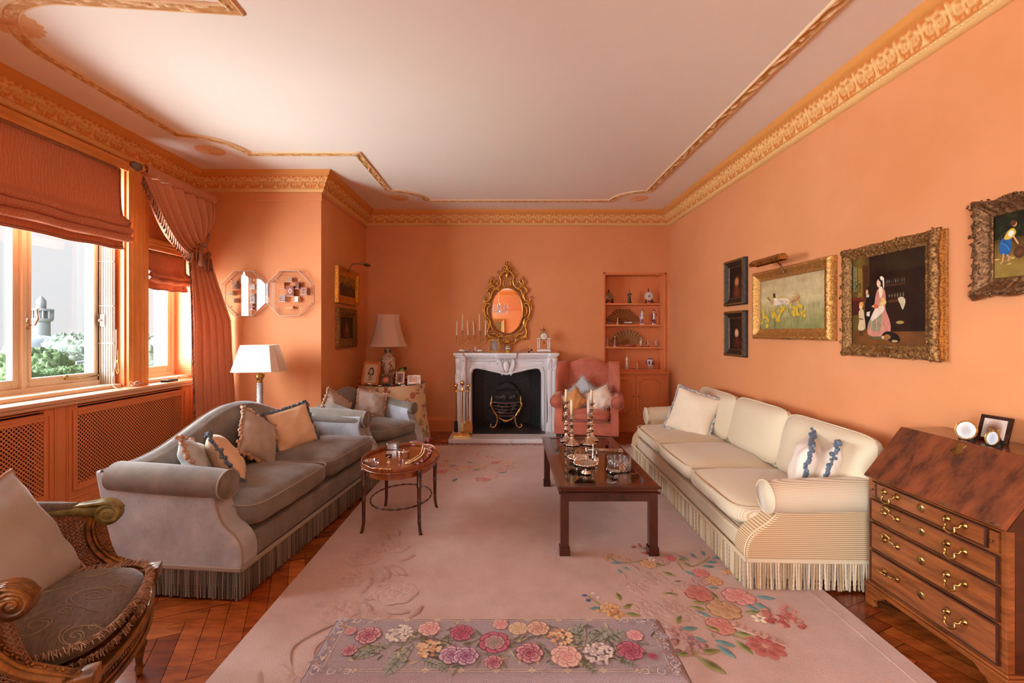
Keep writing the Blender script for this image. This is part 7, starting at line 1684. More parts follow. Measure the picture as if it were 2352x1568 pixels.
def d_land(seed, dark=1):
    def f(A, W2):
        bgfill(A, W2, lambda u, v: [(96+50*nz(u*3,v*3,seed)+(44 if v > .5 else -30))*dark, (66+34*nz(u*3,v*3,seed)+(34 if v > .5 else -22))*dark, (40+16*nz(u*4,v*4,seed)+(10 if v > .5 else -14))*dark], 24, 18)
        rnd = random.Random(seed)
        for k in range(14): A.blob(rnd.uniform(0,W2), rnd.uniform(.25,.6), rnd.uniform(.05,.16), rnd.uniform(.03,.1), 0, rnd.choice([(40,26,14),(60,36,18),(30,20,10)]))
        for k in range(5): x = W2*(.2+.15*k); A.line([(x,.30),(x+.01,.55)], .010, (50,32,18))
        A.blob(W2*.55, .30, .10, .03, 0, (150,96,50)); A.blob(W2*.35, .72, .12, .06, 0, (170,120,66))
    return f
def d_figure(A, W2):
    bgfill(A, W2, lambda u, v: [46+20*nz(u*4,v*4,8), 32+14*nz(u*4,v*4,8), 16], 14, 18); A.poly([(W2*.3,.1),(W2*.4,.6),(W2*.55,.7),(W2*.7,.55),(W2*.75,.1)], (110,66,40), smooth=True); A.blob(W2*.5, .74, .06, .07, 0, (176,120,76)); A.blob(W2*.52, .78, .08, .05, 0, (50,30,16)); A.poly([(W2*.4,.35),(W2*.55,.55),(W2*.66,.35)], (150,110,70), smooth=True)
XRf = XR-.002
def RY(px, x=2.22): return x*F/(px-CX)
# small dark portraits
prs = [(0,.012),(.006,.016),(.020,.014),(.024,.022),(.050,.028),(.060,.042),(.072,.046),(.080,.040),(.082,0)]
for lab, zc, hh, sd in (('upper of two small dark portraits in black and gilt frames, hooded woman', 1.890,.455,1),('lower of two small dark portraits in black and gilt frames, left of the daffodil picture', 1.382,.452,2)):
    picture('framed_portrait', lab, 'R', (XRf,4.52,zc), .40-.164, hh-.164, prs, 'ebonised', d_portrait(sd, *(((176,110,72),(130,60,36),(120,62,38)) if sd == 1 else ((200,150,116),(96,40,30),(60,34,24)))), bump=.003, seed=sd)
    t_ = bpy.data.objects['framed_portrait' if sd == 1 else 'framed_portrait.001']; m = M(); framesweep(m, .236, hh-.164, [(.010,.018),(.014,.022),(.018,.018)]); framesweep(m, .236, hh-.164, [(.058,.044),(.064,.052),(.074,.048)], bump=.002, nper=.01); m.build('gilt_slip', 'gilt_dark', t_)
prg = [(0,.030),(.006,.034),(.030,.030),(.036,.042),(.052,.046),(.058,.060),(.070,.066),(.078,.058),(.084,.050),(.086,0)]
dp = picture('framed_painting', 'gilt framed painting of a woman in white lying among daffodils, under a picture light', 'R', (XRf,3.645,1.635), .99-.172, .59-.172, prg, 'gilt_worn', d_daffodil, bump=.004, scal=.002, seed=3, nper=.007)
fam = picture('framed_painting', 'tall family scene with a mother, two children and a sleeping dog, carved gilt frame', 'R', (XRf,2.69,1.592), .67-.15, .69-.15, [(0,.052),(.005,.056),(.014,.050),(.022,.062),(.050,.074),(.066,.068),(.074,.052),(.070,.040),(.060,.036)], 'gilt_dark', d_family, extra=(.058,.070), bump=.004, amp=.010, wave=3, seed=4, nper=.008)
m = M(); framesweep(m, .55, .57, [(.0,.034),(.036,.036),(.040,.044),(.046,.036),(.048,.018),(.058,.016),(.060,0)]); m.build('outer_frame', 'gilt_worn', fam)
riv = picture('framed_painting', 'dark pierced rococo frame with women drawing water by a river, cut by the right edge', 'R', (XRf,1.875,1.79), .64-.17, .435-.15, [(0,.030),(.006,.036),(.012,.030),(.024,.036),(.050,.052),(.064,.060),(.076,.050),(.082,.034),(.078,.016)], 'bronze', d_river, extra=(.070,.054), bump=.005, amp=.016, wave=4, seed=5, nper=.006)
m = M(); m.box(-.055,.055,-.062,-.054,-.296,-.272); m.build('name_plate', 'gilt_dark', dp) ; m = M(); m.box(-.05,.05,-.075,-.066,-.312,-.292); m.build('name_plate', 'brass_old', fam)
# picture light on the daffodil picture
def piclight(label, wall, c, L, mt, flip=1, reach=.14, up=.06):
    rz = {'R': R(-90), 'N': R(90)}[wall]; t = thing('picture_light', label, 'picture light', c, rz)
    m = M(); m.tube(smoothpath([(flip*.0,-.01,-.02),(0,-.04,up*.7),(0,-.08,up+.01),(0,-reach,up)],5), .006, 7); m.ball((0,-.01,-.02), (.014,.008,.02), 8, 6); m.build('arm', 'bronze', t)
    m = M(); n = len(m.v); pr = [(a*(1.5 if L > .3 else 1), b*(1.5 if L > .3 else 1)) for a, b in [(-.020,-.012),(-.026,.004),(-.010,.022),(.012,.022),(.026,.004),(.022,-.012),(.018,-.012),(.021,.004),(.010,.017),(-.010,.017),(-.021,.004),(-.016,-.012)]]
    m.prism([(-reach+a, up+b) for a, b in pr], -L/2, L/2, 'x'); m.box(-L/2-.002,-L/2,-reach-.026,-reach+.026,up-.012,up+.022); m.box(L/2,L/2+.002,-reach-.026,-reach+.026,up-.012,up+.022); m.build('shade', mt, t, bevel=.002); return t
piclight('long brass picture light above the daffodil painting', 'R', (XRf-.055,3.66,1.905), .42, 'brass_old')
# return wall pictures
prn = [(0,.020),(.010,.024),(.050,.022),(.056,.034),(.072,.044),(.088,.050),(.098,.040),(.10,0)]
picture('framed_painting', 'wide gilt framed dark landscape, upper picture on the narrow wall by the corner', 'N', (XN+.002,5.62,1.955), .74-.20, .40-.16, prn, 'gilt', d_land(3), bump=.003, seed=7, nper=.012)
picture('framed_painting', 'lower picture on the narrow wall, small dark figure in a wide carved gilt frame', 'N', (XN+.002,5.60,1.45), .66-.22, .44-.18, [(0,.018),(.010,.024),(.030,.020),(.040,.034),(.076,.046),(.100,.040),(.11,.028),(.108,0)], 'gilt_dark', d_figure, bump=.009, seed=8, nper=.010)
piclight('small bronze picture light on a long curved arm over the dark landscape', 'N', (XN+.05,5.55,2.165), .20, 'bronze', reach=.22, up=.055)
# picture on the wall behind the camera, seen in the mirror
rear = picture('framed_painting', 'tall gilt framed portrait reflected in the oval mirror', 'B', (-.62,YREAR+.002,1.40), .80, 1.10, [(0,.03),(.02,.04),(.06,.04),(.08,.06),(.11,.06),(.12,0)], 'gilt_worn', lambda A, W2: (bgfill(A, W2, lambda u, v: [112+20*nz(u*3,v*3), 96+16*nz(u*3,v*3), 62], 10, 12), A.poly([(.2,0),(.2,.5),(.35,.62),(.5,.5),(.52,0)], (40,34,30), smooth=True), A.blob(.35,.72,.08,.10,0,(206,160,120)), A.blob(.36,.78,.10,.07,0,(60,40,26)), A.blob(.45,.35,.08,.05,.4,(226,210,180))))
# chandelier behind the camera (in the mirror)
ch = thing('crystal_chandelier', 'cut glass chandelier with drops, reflected in the oval mirror', 'chandelier', (-.27,-1.0,2.10))
m = M(); m.tube([(0,0,.02),(0,0,CEIL-2.10)], .006, 6); m.lathe([(.01,.0),(.05,.02),(.03,.06),(.02,.2),(.05,.26),(.02,.32)], 12)
for k in range(8): a = k*pi/4; m.tube(smoothpath([(0,0,.1),(.12*cos(a),.12*sin(a),.03),(.24*cos(a),.24*sin(a),.08),(.27*cos(a),.27*sin(a),.14)],4), .007, 6); m.lathe([(.01,.13),(.04,.14),(.035,.15)], 10, (.27*cos(a),.27*sin(a),0)); m.lathe([(.009,.15),(.009,.24)], 6, (.27*cos(a),.27*sin(a),0))
m.build('arms', 'glass_chandelier', ch)
m = M(); rnd = random.Random(3)
for k in range(170): a = rnd.uniform(0,2*pi); r = rnd.choice((.05,.13,.27,.29)); z = rnd.uniform(-.08,.22); x, y = r*cos(a), r*sin(a); m.tube([(x,y,z+.04),(x,y,z+.02),(x,y,z)], [.002,.010,.001], 4)
o = m.build('crystal_drops', 'glass_chandelier', ch); o['kind'] = 'stuff'
m = M()
for k in range(8): a = k*pi/4; m.ball((.27*cos(a),.27*sin(a),.255), (.010,.010,.018), 6, 5)
m.build('bulbs', mat('bulb', (1,.93,.82,1), .4), ch)


# ------------------------------------------------------------------ octagonal acrylic wall cases
def octa(label, cx, cz, r):
    t = thing('octagonal_display_case', label, 'display case', (cx, YA, cz)); d = .075; pts = [(r*cos(pi/8+k*pi/4), r*sin(pi/8+k*pi/4)) for k in range(8)]
    m = M(); m.prism(pts, -d, -d+.004, 'y'); m.build('front_panel', 'acrylic', t)
    m = M()
    for k in range(8):
        (a,b),(c,e) = pts[k], pts[(k+1)%8]; q = .985; m.prism([(a,b),(c,e),(c*q,e*q),(a*q,b*q)], -d+.004, -.003, 'y')
    m.build('side_walls', 'acrylic', t)
    m = M()
    for y in (-d-.001, -.004): m.tube([(a*1.004,y,b*1.004) for a,b in pts], .0022, 4, closed=True)
    for a,b in pts: m.tube([(a,-d,b),(a,-.003,b)], .0016, 4)
    m.build('polished_edges', mat('acrylic_edge', sr(250,226,206), .15, spec=.8) if 'acrylic_edge' not in MT else 'acrylic_edge', t)
    m = M()
    for a in (50,130,230,310): m.ball((r*.72*cos(R(a)),-d-.003,r*.72*sin(R(a))), (.008,.004,.008), 8, 6)
    m.build('fixing_studs', 'silver_plain', t); return t
s4 = YA/F
def ox(px): return (px-CX)*4.82/F
def oz(py): return EYE-(py-CY)*4.82/F
octa('left one of two clear acrylic octagonal display cases on the alcove wall', ox(560), oz(674), .255); octa('right one of two clear acrylic octagonal display cases on the alcove wall', ox(664.5), oz(673.5), .255)
its = [(563,645,20,11,'embossed silver box at the top of the left octagonal case',(200,186,170),1),(541,656,9,17,'engraved silver box at the upper left of the left octagonal case',(190,176,166),1),(531,675,13,8,'small gilt box at the left of the left octagonal case',(206,186,150),1),(541,691,5,9,'tiny white box low on the left in the left octagonal case',(226,220,214),0),(581,660,11,11,'patterned silver box right of centre in the left octagonal case',(190,180,170),1),(581,686,11,21,'tall chased silver box in the centre of the left octagonal case',(170,160,150),1),(579,705,6,13,'red and dark matchbox at the bottom of the left octagonal case',(150,60,50),0),(608,668,5,24,'narrow engraved bar at the right of the left octagonal case',(180,160,150),1),
       (665,644,12,9,'silver box at the top of the right octagonal case',(190,160,130),1),(648,657,11,14,'amber and brown box at the upper left of the right octagonal case',(190,120,50),0),(683,657,8,15,'dark copper box at the upper right of the right octagonal case',(130,90,84),1),(667,670,16,22,'dark red box with a white flower in the middle of the right octagonal case',(120,60,50),0),(698,670,14,16,'pinkish engraved box at the right of the right octagonal case',(186,140,126),1),(649,686,12,16,'grey metal box lower left in the right octagonal case',(160,150,144),1),(681,688,8,12,'white box with a small print lower right in the right octagonal case',(244,240,234),0),(665,707,17,4,'thin gilt cigarette case lying at the bottom of the right octagonal case',(206,150,80),1)]
rnd = random.Random(11)
for px, py, w, h, lab, c, metal in its:
    x, z = (px-CX)*s4*1.0+.02, EYE-(py-CY)*s4; t = thing('trinket_box', lab, 'box', (x, YA-.003, z-h*s4/2)); ww, hh = w*s4, h*s4; m = M(); m.C(*c); m.box(-ww/2,ww/2,-.045,0,.004,hh+.004)
    if metal and h > 8:
        for k in range(10):
            f_ = rnd.uniform(.55,1.1); m.C(*[q*f_ for q in c]); m.ball((rnd.uniform(-.4,.4)*ww, -.0455, .004+rnd.uniform(.15,.85)*hh), (ww*.10,.0015,hh*.08), 6, 4)
    if 'flower' in lab: 
        for k in range(7): m.C(226,222,214); m.ball((.2*ww*cos(k*.9), -.046, .004+hh*.5+.2*hh*sin(k*.9)), (ww*.16,.0015,hh*.05), 6, 4, Matrix.Rotation(k*.9, 3, 'Y'))
    m.build('case', 'vc_gloss', t, bevel=.002); m = M(); m.box(-ww/2-.004,ww/2+.006,-.052,0,0,.004); m.build('acrylic_ledge', 'acrylic_edge', t)

# ------------------------------------------------------------------ floor lamp with the white shade
lp = thing('floor_lamp', 'glass column lamp with a white cut corner shade, behind the grey sofa', 'lamp', (P(597,800,4.50).x, 4.50, 0))
mat('shade_white', sr(246,238,226), .8, spec=.1, tl=.3); mat('shade_inner', sr(226,190,120), .8)
zb_, zt_ = 1.015, 1.268
def shade_ring(hx, hy, c): return [(hx,-hy+c),(hx,hy-c),(hx-c,hy),(-hx+c,hy),(-hx,hy-c),(-hx,-hy+c),(-hx+c,-hy),(hx-c,-hy)]
m = M(); a = shade_ring(.225,.165,.055); b = shade_ring(.155,.10,.03); k = 8; Tr = Matrix.Rotation(R(6), 4, 'Z'); m.T = Tr
n = m._v([(x,y,zb_) for x,y in a]+[(x,y,zt_) for x,y in b])
for i in range(k): j = (i+1)%k; m._f((n+i,n+j,n+k+j,n+k+i), False)
m.build('lamp_shade', 'shade_white', lp, solid=.003)
m = M(); m.T = Tr; m.tube([(x,y,zb_) for x,y in a], .003, 5, closed=True); m.tube([(x,y,zt_) for x,y in b], .003, 5, closed=True); m.build('shade_trim', 'silk_cream', lp)
m = M(); m.lathe([(.026,.90),(.030,.905),(.024,.915),(.030,.935),(.042,.965),(.034,.97),(.044,.98),(.012,.99),(.012,1.10)], 20, wob=lambda a,r,z: 1+(.12*cos(4*a) if .92 < z < .985 else 0))
for k_ in range(4): aa = k_*pi/2+pi/4; scroll(m, .034*cos(aa), .965, .012, pi/2, 1.2, 1, .034*sin(aa), .004)
m.build('capital', 'brass_old', lp)
m = M(); m.lathe([(.028,.12),(.026,.5),(.024,.90)], 24, wob=lambda a,r,z: 1+.05*cos(12*a))
for k_ in range(46): m.tube([(.027*cos(aa), .027*sin(aa), .12+.017*k_+.006*sin(aa*6)) for aa in [2*pi*i/18 for i in range(18)]], .0022, 4, closed=True)
m.build('glass_column', mat('glass_column', sr(226,222,222), .12, spec=.8, trans=.35), lp)
m = M(); m.lathe([(.12,0),(.12,.02),(.09,.035),(.05,.05),(.04,.10),(.034,.12)], 24); m.build('base', 'brass_old', lp)

# ------------------------------------------------------------------ skirted corner table
kt = thing('skirted_table', 'round corner table with a floor length floral cream cloth and glass top', 'table', (-1.49,5.88,0))
mat('chintz', (1,1,1,1), .75, vc=True, sheen=.25, spec=.2)
m = M(); TR = .415; NP = 26
def sk(u, v):
    a = 2*pi*u; r = TR+.012*v+.055*v*v*(.5+.5*cos(NP*a+2*sin(3*a)))**1.0*.9+.01*v; z = .742*(1-v)+.012*v; return V((r*cos(a), r*sin(a), z))
n0 = len(m.f); nu_, nv_ = 380, 50; m.C(232,208,170); m.grid(sk, nu_, nv_, True)
TA_ = SurfArt(m, lambda x, y: sk((x/(2*pi*TR)) % 1, max(0, min(1, 1-(y-.012)/.73))), .0000015, .0015); rnd = random.Random(21)
for k in range(130):
    x, y = rnd.uniform(0, 2*pi*TR), rnd.uniform(.06,.70); t_ = rnd.random()
    if t_ < .45:
        for q in range(3): TA_.leaf(x, y, rnd.uniform(.05,.10), rnd.uniform(.02,.04), rnd.uniform(0,6.2), *rnd.choice((((126,130,84),(160,160,112)),((150,150,110),(176,170,130)),((120,130,110),(160,164,140)))))
    elif t_ < .8:
        a_ = rnd.uniform(0,6.2); TA_.line([(x,y),(x+.05*cos(a_),y+.05*sin(a_)),(x+.10*cos(a_+.5),y+.10*sin(a_+.5))], .004, (150,110,84)); TA_.cluster(x+.05*cos(a_), y+.05*sin(a_), .035, 12, .008, [(176,96,76),(196,130,100),(150,84,70)], 0, k)
    else: TA_.rose(x, y, .04, (206,150,130), (176,100,84), 0, k)
n = m._v([(TR*cos(2*pi*i/60), TR*sin(2*pi*i/60), .742) for i in range(60)]); m.C(226,198,156); m._f([n+i for i in range(60)]); m.build('table_skirt', 'chintz', kt, recalc=True)
m = M(); rnd = random.Random(22)
for i in range(300):
    u = i/300; p = sk(u, .93); q = sk(u, 1); m.C(*rnd.choice([(226,206,170),(206,186,146),(196,170,130)])); d = (q-p); out_ = V((p.x,p.y,0)).normalized()*.006; m.tube([p+out_+V((0,0,.03)), p+out_+V((0,0,-.01)), V((q.x,q.y,.004))+out_], [.003,.004,.0035], 4)
o = m.build('bottom_fringe', 'fringe_grey', kt, recalc=False); o['kind'] = 'stuff'
m = M(); m.lathe([(TR+.006,.744),(TR+.006,.750)], 64); m.build('glass_top', 'table_glass', kt)
KZ = .751
def KP(px, py): s_ = (EYE-KZ)/(py-CY); return (px-CX)*s_, F*s_
def kpt(px, Y): return ((px-CX)*Y/F, Y, KZ)
# lamp on it
tl = thing('table_lamp', 'table lamp with bell shade and green white oriental vase, on the skirted table', 'lamp', kpt(891,5.98))
z0 = 0; m = M(); m.C(214,196,176); prv = [(.055,0),(.066,.02),(.085,.10),(.094,.20),(.092,.29),(.078,.325),(.05,.35),(.038,.375),(.036,.42),(.042,.44)]
nu_, nv_ = 60, 40
def vs(u, v):
    q = v*(len(prv)-1); i = min(len(prv)-2, int(q)); f = q-i; r = prv[i][0]+(prv[i+1][0]-prv[i][0])*f; return V((r*cos(2*pi*u), r*sin(2*pi*u), prv[i][1]+(prv[i+1][1]-prv[i][1])*f))
n0 = 0; m.grid(vs, nu_, nv_, True)
VA = SurfArt(m, lambda x, y: vs((x/(2*pi*.09)) % 1, max(0, min(1, y))), .0000018, .0006); rnd = random.Random(44)
class _VA(SurfArt):
    def p(s, x, y, h=0): return SurfArt.p(s, x, y/.44, h)
VA.__class__ = _VA
for k in range(190):
    x, y = rnd.uniform(0, 2*pi*.09), rnd.uniform(.04,.28); t_ = rnd.random()
    if t_ < .55: VA.leaf(x, y, rnd.uniform(.02,.04), .010, rnd.uniform(0,6.2), *rnd.choice((((30,64,44),(60,96,66)),((24,40,34),(40,60,50)),((90,110,60),(130,140,90)))))
    elif t_ < .75: VA.rose(x, y, .013, (190,120,100), (150,60,50), 0, k)
    else: a_ = rnd.uniform(0,3.1); VA.line([(x,y),(x+.02*cos(a_),y+.02*sin(a_)),(x+.045*cos(a_+.3),y+.045*sin(a_+.3))], .003, (60,50,40))
for k in range(16): x = 2*pi*.09*k/16; VA.leaf(x, .325, .075, .03, pi/2, (26,44,38), (36,60,50)); VA.leaf(x+.012, .40, .03, .016, pi/2, (26,44,38), (40,60,50))
m.used = True; m.build('vase_body', 'vc_china', tl)
m = M(); m.lathe([(.06,-.0),(.07,.0),(.07,.012),(.058,.016)], 24); m.lathe([(.02,.44),(.02,.46),(.008,.465),(.008,.60)], 12); m.build('mount', 'brass_old', tl)
m = M(); NPn = 8
def bell_(u, v): a = 2*pi*u; r = .145+.098*(1-v)**1.9+.0*v; r *= 1-.025*abs(sin(NPn*a/2))**.5*0+.012*cos(NPn*a); return V((r*cos(a), r*sin(a), .465+.405*v))
m.grid(bell_, 80, 16, True); m.build('lamp_shade', mat('shade_pink', sr(236,204,180), .8, spec=.1, tl=.3), tl, solid=.003)
m = M()
for v in (0, 1): m.tube([bell_(i/64, v) for i in range(64)], .005, 6, closed=True)
for k_ in range(8): m.tube([bell_(k_/8, j/10) for j in range(11)], .0025, 5)
m.tube([bell_(i/64, .045) for i in range(64)], .003, 5, closed=True); m.build('shade_trim', 'silk_cream', tl)
# frames and trinkets on the skirted table
pframe('large tan leather photo frame with a portrait of a woman, left on the skirted table', (*KP(849,884)[:2],KZ), -12, .165, .225, .030, mat('tan_leather', sr(196,112,56), .45), ((206,184,156),(90,80,66)), 'plain', 41, 14)
o = [x for x in COL.objects if x.name.startswith('photo_frame')][-1]
m = M(); a_ = Art(m, (-.0825,-.0042,.030), (.225,0,0), (0,0,.225), (0,-1,0), .00006, 0); a_.poly([(0,0),(.73,0),(.73,1),(0,1)], (206,184,156)); a_.blob(.38,.63,.155,.20,0,(60,50,40)); a_.blob(.25,.50,.06,.09,.3,(70,58,46)); a_.blob(.50,.52,.05,.09,-.3,(70,58,46)); a_.blob(.44,.47,.12,.08,.3,(74,62,50)); a_.blob(.36,.25,.10,.16,.2,(176,154,128),(150,128,104)); a_.blob(.37,.60,.105,.145,.1,(196,172,146)); a_.blob(.33,.64,.02,.008,0,(50,40,34)); a_.blob(.41,.63,.02,.008,0,(50,40,34)); a_.line([(.34,.53),(.37,.52),(.41,.54)], .012, (110,60,50)); a_.line([(.37,.62),(.365,.57)], .006, (150,124,100)); a_.blob(.28,.16,.14,.05,.4,(120,104,84),(206,184,156))
m.build('portrait_print', 'vc_gloss', [x for x in COL.objects if x.name.startswith('photo_frame') and x.type == 'EMPTY' and x.get('label','').startswith('large tan')][0], recalc=False)
pframe('dark ornate silver frame with a warm picture, in front of the oriental vase', (*KP(886,883),KZ), 2, .125, .085, .022, 'gilt_dark', ((90,50,34),(226,130,90)), 'rococo', 42, 12)
pframe('cream mounted upright photo frame, right of the vase on the skirted table', (*KP(918,881),KZ), -3, .078, .115, .018, 'silk_cream', ((170,140,120),(120,96,110)), 'plain', 43, 12)
pframe('ornate silver landscape frame at the right end of the skirted table', (*KP(951,882),KZ), 4, .115, .068, .022, 'silver', ((226,206,186),(226,160,130)), 'rococo', 44, 12)
t = thing('parrot_ornament', 'green and yellow china parrot behind the frames on the skirted table', 'ornament', kpt(922,6.06)); m = M(); m.C(96,110,50); m.ball((0,0,.13), (.055,.03,.045), 12, 8, Matrix.Rotation(-.5,3,'Y')); m.C(176,150,60); m.ball((-.005,-.02,.115), (.04,.02,.035), 10, 7); m.C(60,50,30); m.ball((.05,0,.165), (.026,.022,.022), 9, 7); m.C(200,140,60); m.tube([(.07,0,.165),(.088,0,.155),(.09,0,.145)], [.009,.006,.001], 6); m.C(60,60,30); m.tube([(-.04,0,.11),(-.09,0,.07),(-.10,0,.05)], [.02,.012,.006], 6); m.C(70,46,30); m.lathe([(.04,0),(.04,.02),(.02,.03),(.015,.09)], 12); m.build('body', 'vc_china', t)
for i, (px, py, r, h, mt, lab) in enumerate(((847,888,.034,.020,'silver_plain','silver footed dish in front of the tan frame, on the skirted table'),(873,887,.022,.012,'silver','small silver box left of the others at the front of the skirted table'),(893,886,.010,.026,'green_box','tiny green box at the front of the skirted table'),(901,886,.026,.020,'red_box','dark red oval box in front of the cream frame'),(917,884,.014,.022,'silver_plain','little silver pot in front of the cream frame'),(926,886,.024,.010,'crystal_white','low crystal dish right of the silver pot'),(938,884,.014,.018,'glass_cut','small glass box before the silver landscape frame'),(950,881,.020,.012,'rose_box','flat rose coloured box before the silver landscape frame'))):
    if mt not in MT: mat(mt, {'green_box': sr(20,80,70), 'red_box': sr(130,36,34), 'crystal_white': sr(226,222,206), 'rose_box': sr(206,130,110)}[mt], .2, coat=.3)
    x, y = KP(px, py); t = thing('trinket_dish' if i == 0 else 'trinket_box', lab, 'dish' if i in (0,5) else 'box', (x, y, KZ)); m = M()
    if i == 0:
        m.lathe([(.03,.022),(.034,.030),(.040,.045),(.036,.043)], 20, sx=1.2, sy=.8)
        for k_ in range(4): a_ = k_*pi/2+.78; m.tube([(.034*cos(a_),.022*sin(a_),.028),(.040*cos(a_),.026*sin(a_),.0)], .003, 5)
    else: m.lathe([(r*.9,0),(r,.003),(r,h),(r*.92,h+.003),(.001,h+.006)], 18, sx=1.15, sy=.85)
    m.build('body', mt, t)

# ------------------------------------------------------------------ roman blinds
mat('blind', sr(196,126,94), .8, tl=.12, var=sr(186,114,82), kind='wave', scale=(12,12,5), wav=(1.2,9,'Y'), lim=(.3,.7), sheen=.4, sheencol=sr(255,190,150), bump=.05)
mat('blind_braid', sr(128,76,52), .8, var=sr(176,140,116), scale=(160,160,160), lim=(.45,.6)); mat('lining', sr(186,120,84), .8)
def blind(label, y0, y1, zt, zb, xf, nf, drop, flare, key):
    t = thing('roman_blind', label, 'roman blind', (xf,(y0+y1)/2,0)); Hh = zt-zb; hw = (y1-y0)/2
    prof = [(0,zt),(.004,zt-.01),(.006,zb+drop+.10),(.010,zb+drop+.03)]
    z = zb+drop
    for f in range(nf):
        d = .075+.014*f; dz = drop/nf; prof += [(d*.7,z-.005),(d,z-dz*.45),(d*.8,z-dz*.9),(.016,z-dz*.80),(.014,z-dz*.78)]; z -= dz
    prof += [(.012,zb-.005),(.018,zb-.045),(.022,zb-.06)]
    m = M(); nu = 44
    def f(u, v):
        q = v*(len(prof)-1); i = min(len(prof)-2, int(q)); k = q-i; a, b = prof[i], prof[i+1]; x = a[0]+(b[0]-a[0])*k; zz = a[1]+(b[1]-a[1])*k; yy = (2*u-1); low = max(0, min(1, (zb+drop+.22-zz)/.22))
        sag = .030*low*(1-yy*yy)*0-.020*low*(1-yy**4); wv = .006*low*sin(u*23+v*9)+.010*low*nz(u*6, v*4, key); w_ = hw*(1+flare*low**2*(1 if zz > zb-.0 else .6)*(1 if x > .02 or zz > zb+drop else .4))
        return V((x+wv, yy*w_, zz+sag+.004*low*sin(u*17+1)))
    m.grid(f, nu, (len(prof)-1)*3+1); m.build('fabric', 'blind', t, solid=.004, recalc=False)
    m = M(); m.box(-.035,.0,-hw+.02,hw-.02,zt-.05,zt+.004); m.build('light_stop_rail', 'lining', t)  # added behind the fabric to stop light leaking over the top
    m = M()
    for s in (0, 1): 
        for off in (.010,.022): m.tube([f(s+(off/hw/2 if s == 0 else -off/hw/2), j/60)+V((.0045,0,0)) for j in range(0, 22)], .0035, 4)
    for zz in (.010,.022): m.tube([V((.008, yy, zt-zz)) for yy in (-hw*.99, 0, hw*.99)], .0035, 4)
    m.tube([f(i/30, .985)+V((.004,0,0)) for i in range(31)], .004, 4); m.tube([f(i/30, .945)+V((.004,0,0)) for i in range(31)], .004, 4); m.build('braid', 'blind_braid', t)
    m = M()
    for s in (-1,1): m.ball((.012,s*(hw-.045),zt-.02), (.008,.014,.014), 10, 6); m.ball((.030,s*(hw-.06),zb-.035), (.008,.012,.012), 10, 6)
    m.build('covered_button', 'blind', t)
blind('wide terracotta roman blind half drawn over the large window', BW[0]+.03, BW[1]-.055, 2.795, 2.17, XW+.012, 3, .20, .045, 1)
blind('small terracotta roman blind over the narrow window behind the curtain', SW[0]+.01, SW[1]-.02, 2.175, 1.88, XW-.05, 2, .10, .01, 2)
blind('small terracotta roman blind over the narrow window at the left, out of frame', SW2[0]+.01, SW2[1]-.02, 2.175, 1.88, XW-.05, 2, .10, .01, 3)

# ------------------------------------------------------------------ curtain with swag, pole, tassels
mat('curtain', sr(226,160,122), .7, tl=.2, var=sr(214,146,108), kind='wave', scale=(14,14,14), wav=(1.6,8,'Z'), lim=(.35,.75), sheen=.45, sheencol=sr(255,200,160))
cu = thing('swagged_curtain', 'terracotta curtain swagged across the narrow window and tied back at the corner', 'curtain', (-3.15,4.4,0))
CXX = -3.15
def lw_(px, py, x=-3.12): Y = -x*F/(CX-px); return Y-4.4, EYE+(CY-py)*Y/F
lead = [lw_(322,405), lw_(332,450), lw_(350,500), lw_(375,545), lw_(405,575), lw_(430,583), lw_(446,570)]
leadp = smoothpath([(a,b,0) for a,b in lead], 6)
tie = lw_(456,560)
def swag(u, v):
    top = (-.50+.86*u, 2.745); k = u
    lp_ = leadp[int(v*(len(leadp)-1))]
    rt_ = (top[0]+(tie[0]-(.36))*0, 0)
    # right-hand straight edge from the pole end to the tie
    r0 = (.36, 2.745); e = (r0[0]+(tie[0]-r0[0])*v, r0[1]+(tie[1]-r0[1])*v)
    # sagging intermediate folds
    s = (tie[0]-top[0], tie[1]-top[1]); mid = (top[0]+s[0]*v+.0, top[1]+s[1]*v-.42*(1-u)**1.3*sin(pi*v)*1.0*(.9-.2*v))
    w = (1-u)**2.2; y = lp_[0]*w+mid[0]*(1-w); z = lp_[1]*w+mid[1]*(1-w); w2 = u**3; y = y*(1-w2)+e[0]*w2; z = z*(1-w2)+e[1]*w2
    fold = sin(u*2*pi*8.5+v*2.2)*.046*(sin(pi*min(1,v*.9+.12)))**.6+.012*sin(u*31+v*7)*v*(1-v)
    return V((.055+fold+.05*sin(pi*v)*(1-u*.4)-.02*v, y, z))
m = M(); m.grid(swag, 150, 34); m.build('swag', 'curtain', cu, solid=.003, recalc=False)
m = M()   # gathered heading
def head(u, v): a = 2*pi*v; y = -.52+.92*u; r = .042*(1+.10*sin(u*2*pi*30+sin(a)*1.5)); return V((.045+r*cos(a), y, 2.785+r*sin(a)*1.05))
m.grid(head, 200, 14, False, True); m.build('gathered_heading', 'curtain', cu)
m = M()   # tail
def tail(u, v):
    z = 2.20*(1-v)+.02*v; open_ = min(1, v*3.2); w0 = .17+.30*open_*(.6+.4*v); base = V((-3.16+3.15, .24, 0)); d = V((.42,.90,0)).normalized()
    p = V((.0,.10-.0*v,0))+d*(u*w0)+V((.03*v,0,0)); q = V((d.y,-d.x,0)); am = (.022+.016*v)*min(1,v*4+.25)
    sp = sin(u*2*pi*5.5+.6*sin(v*2)); p += q*(am*sp+.03*sin(u*pi)*v)+d*(am*.5*cos(u*2*pi*11))
    return V((max(-.07,p.x+.02), min(p.y,.455), z))
m.grid(tail, 120, 30); m.build('tail', 'curtain', cu, solid=.003, recalc=False)
m = M(); rnd = random.Random(31)   # lead-edge fringe
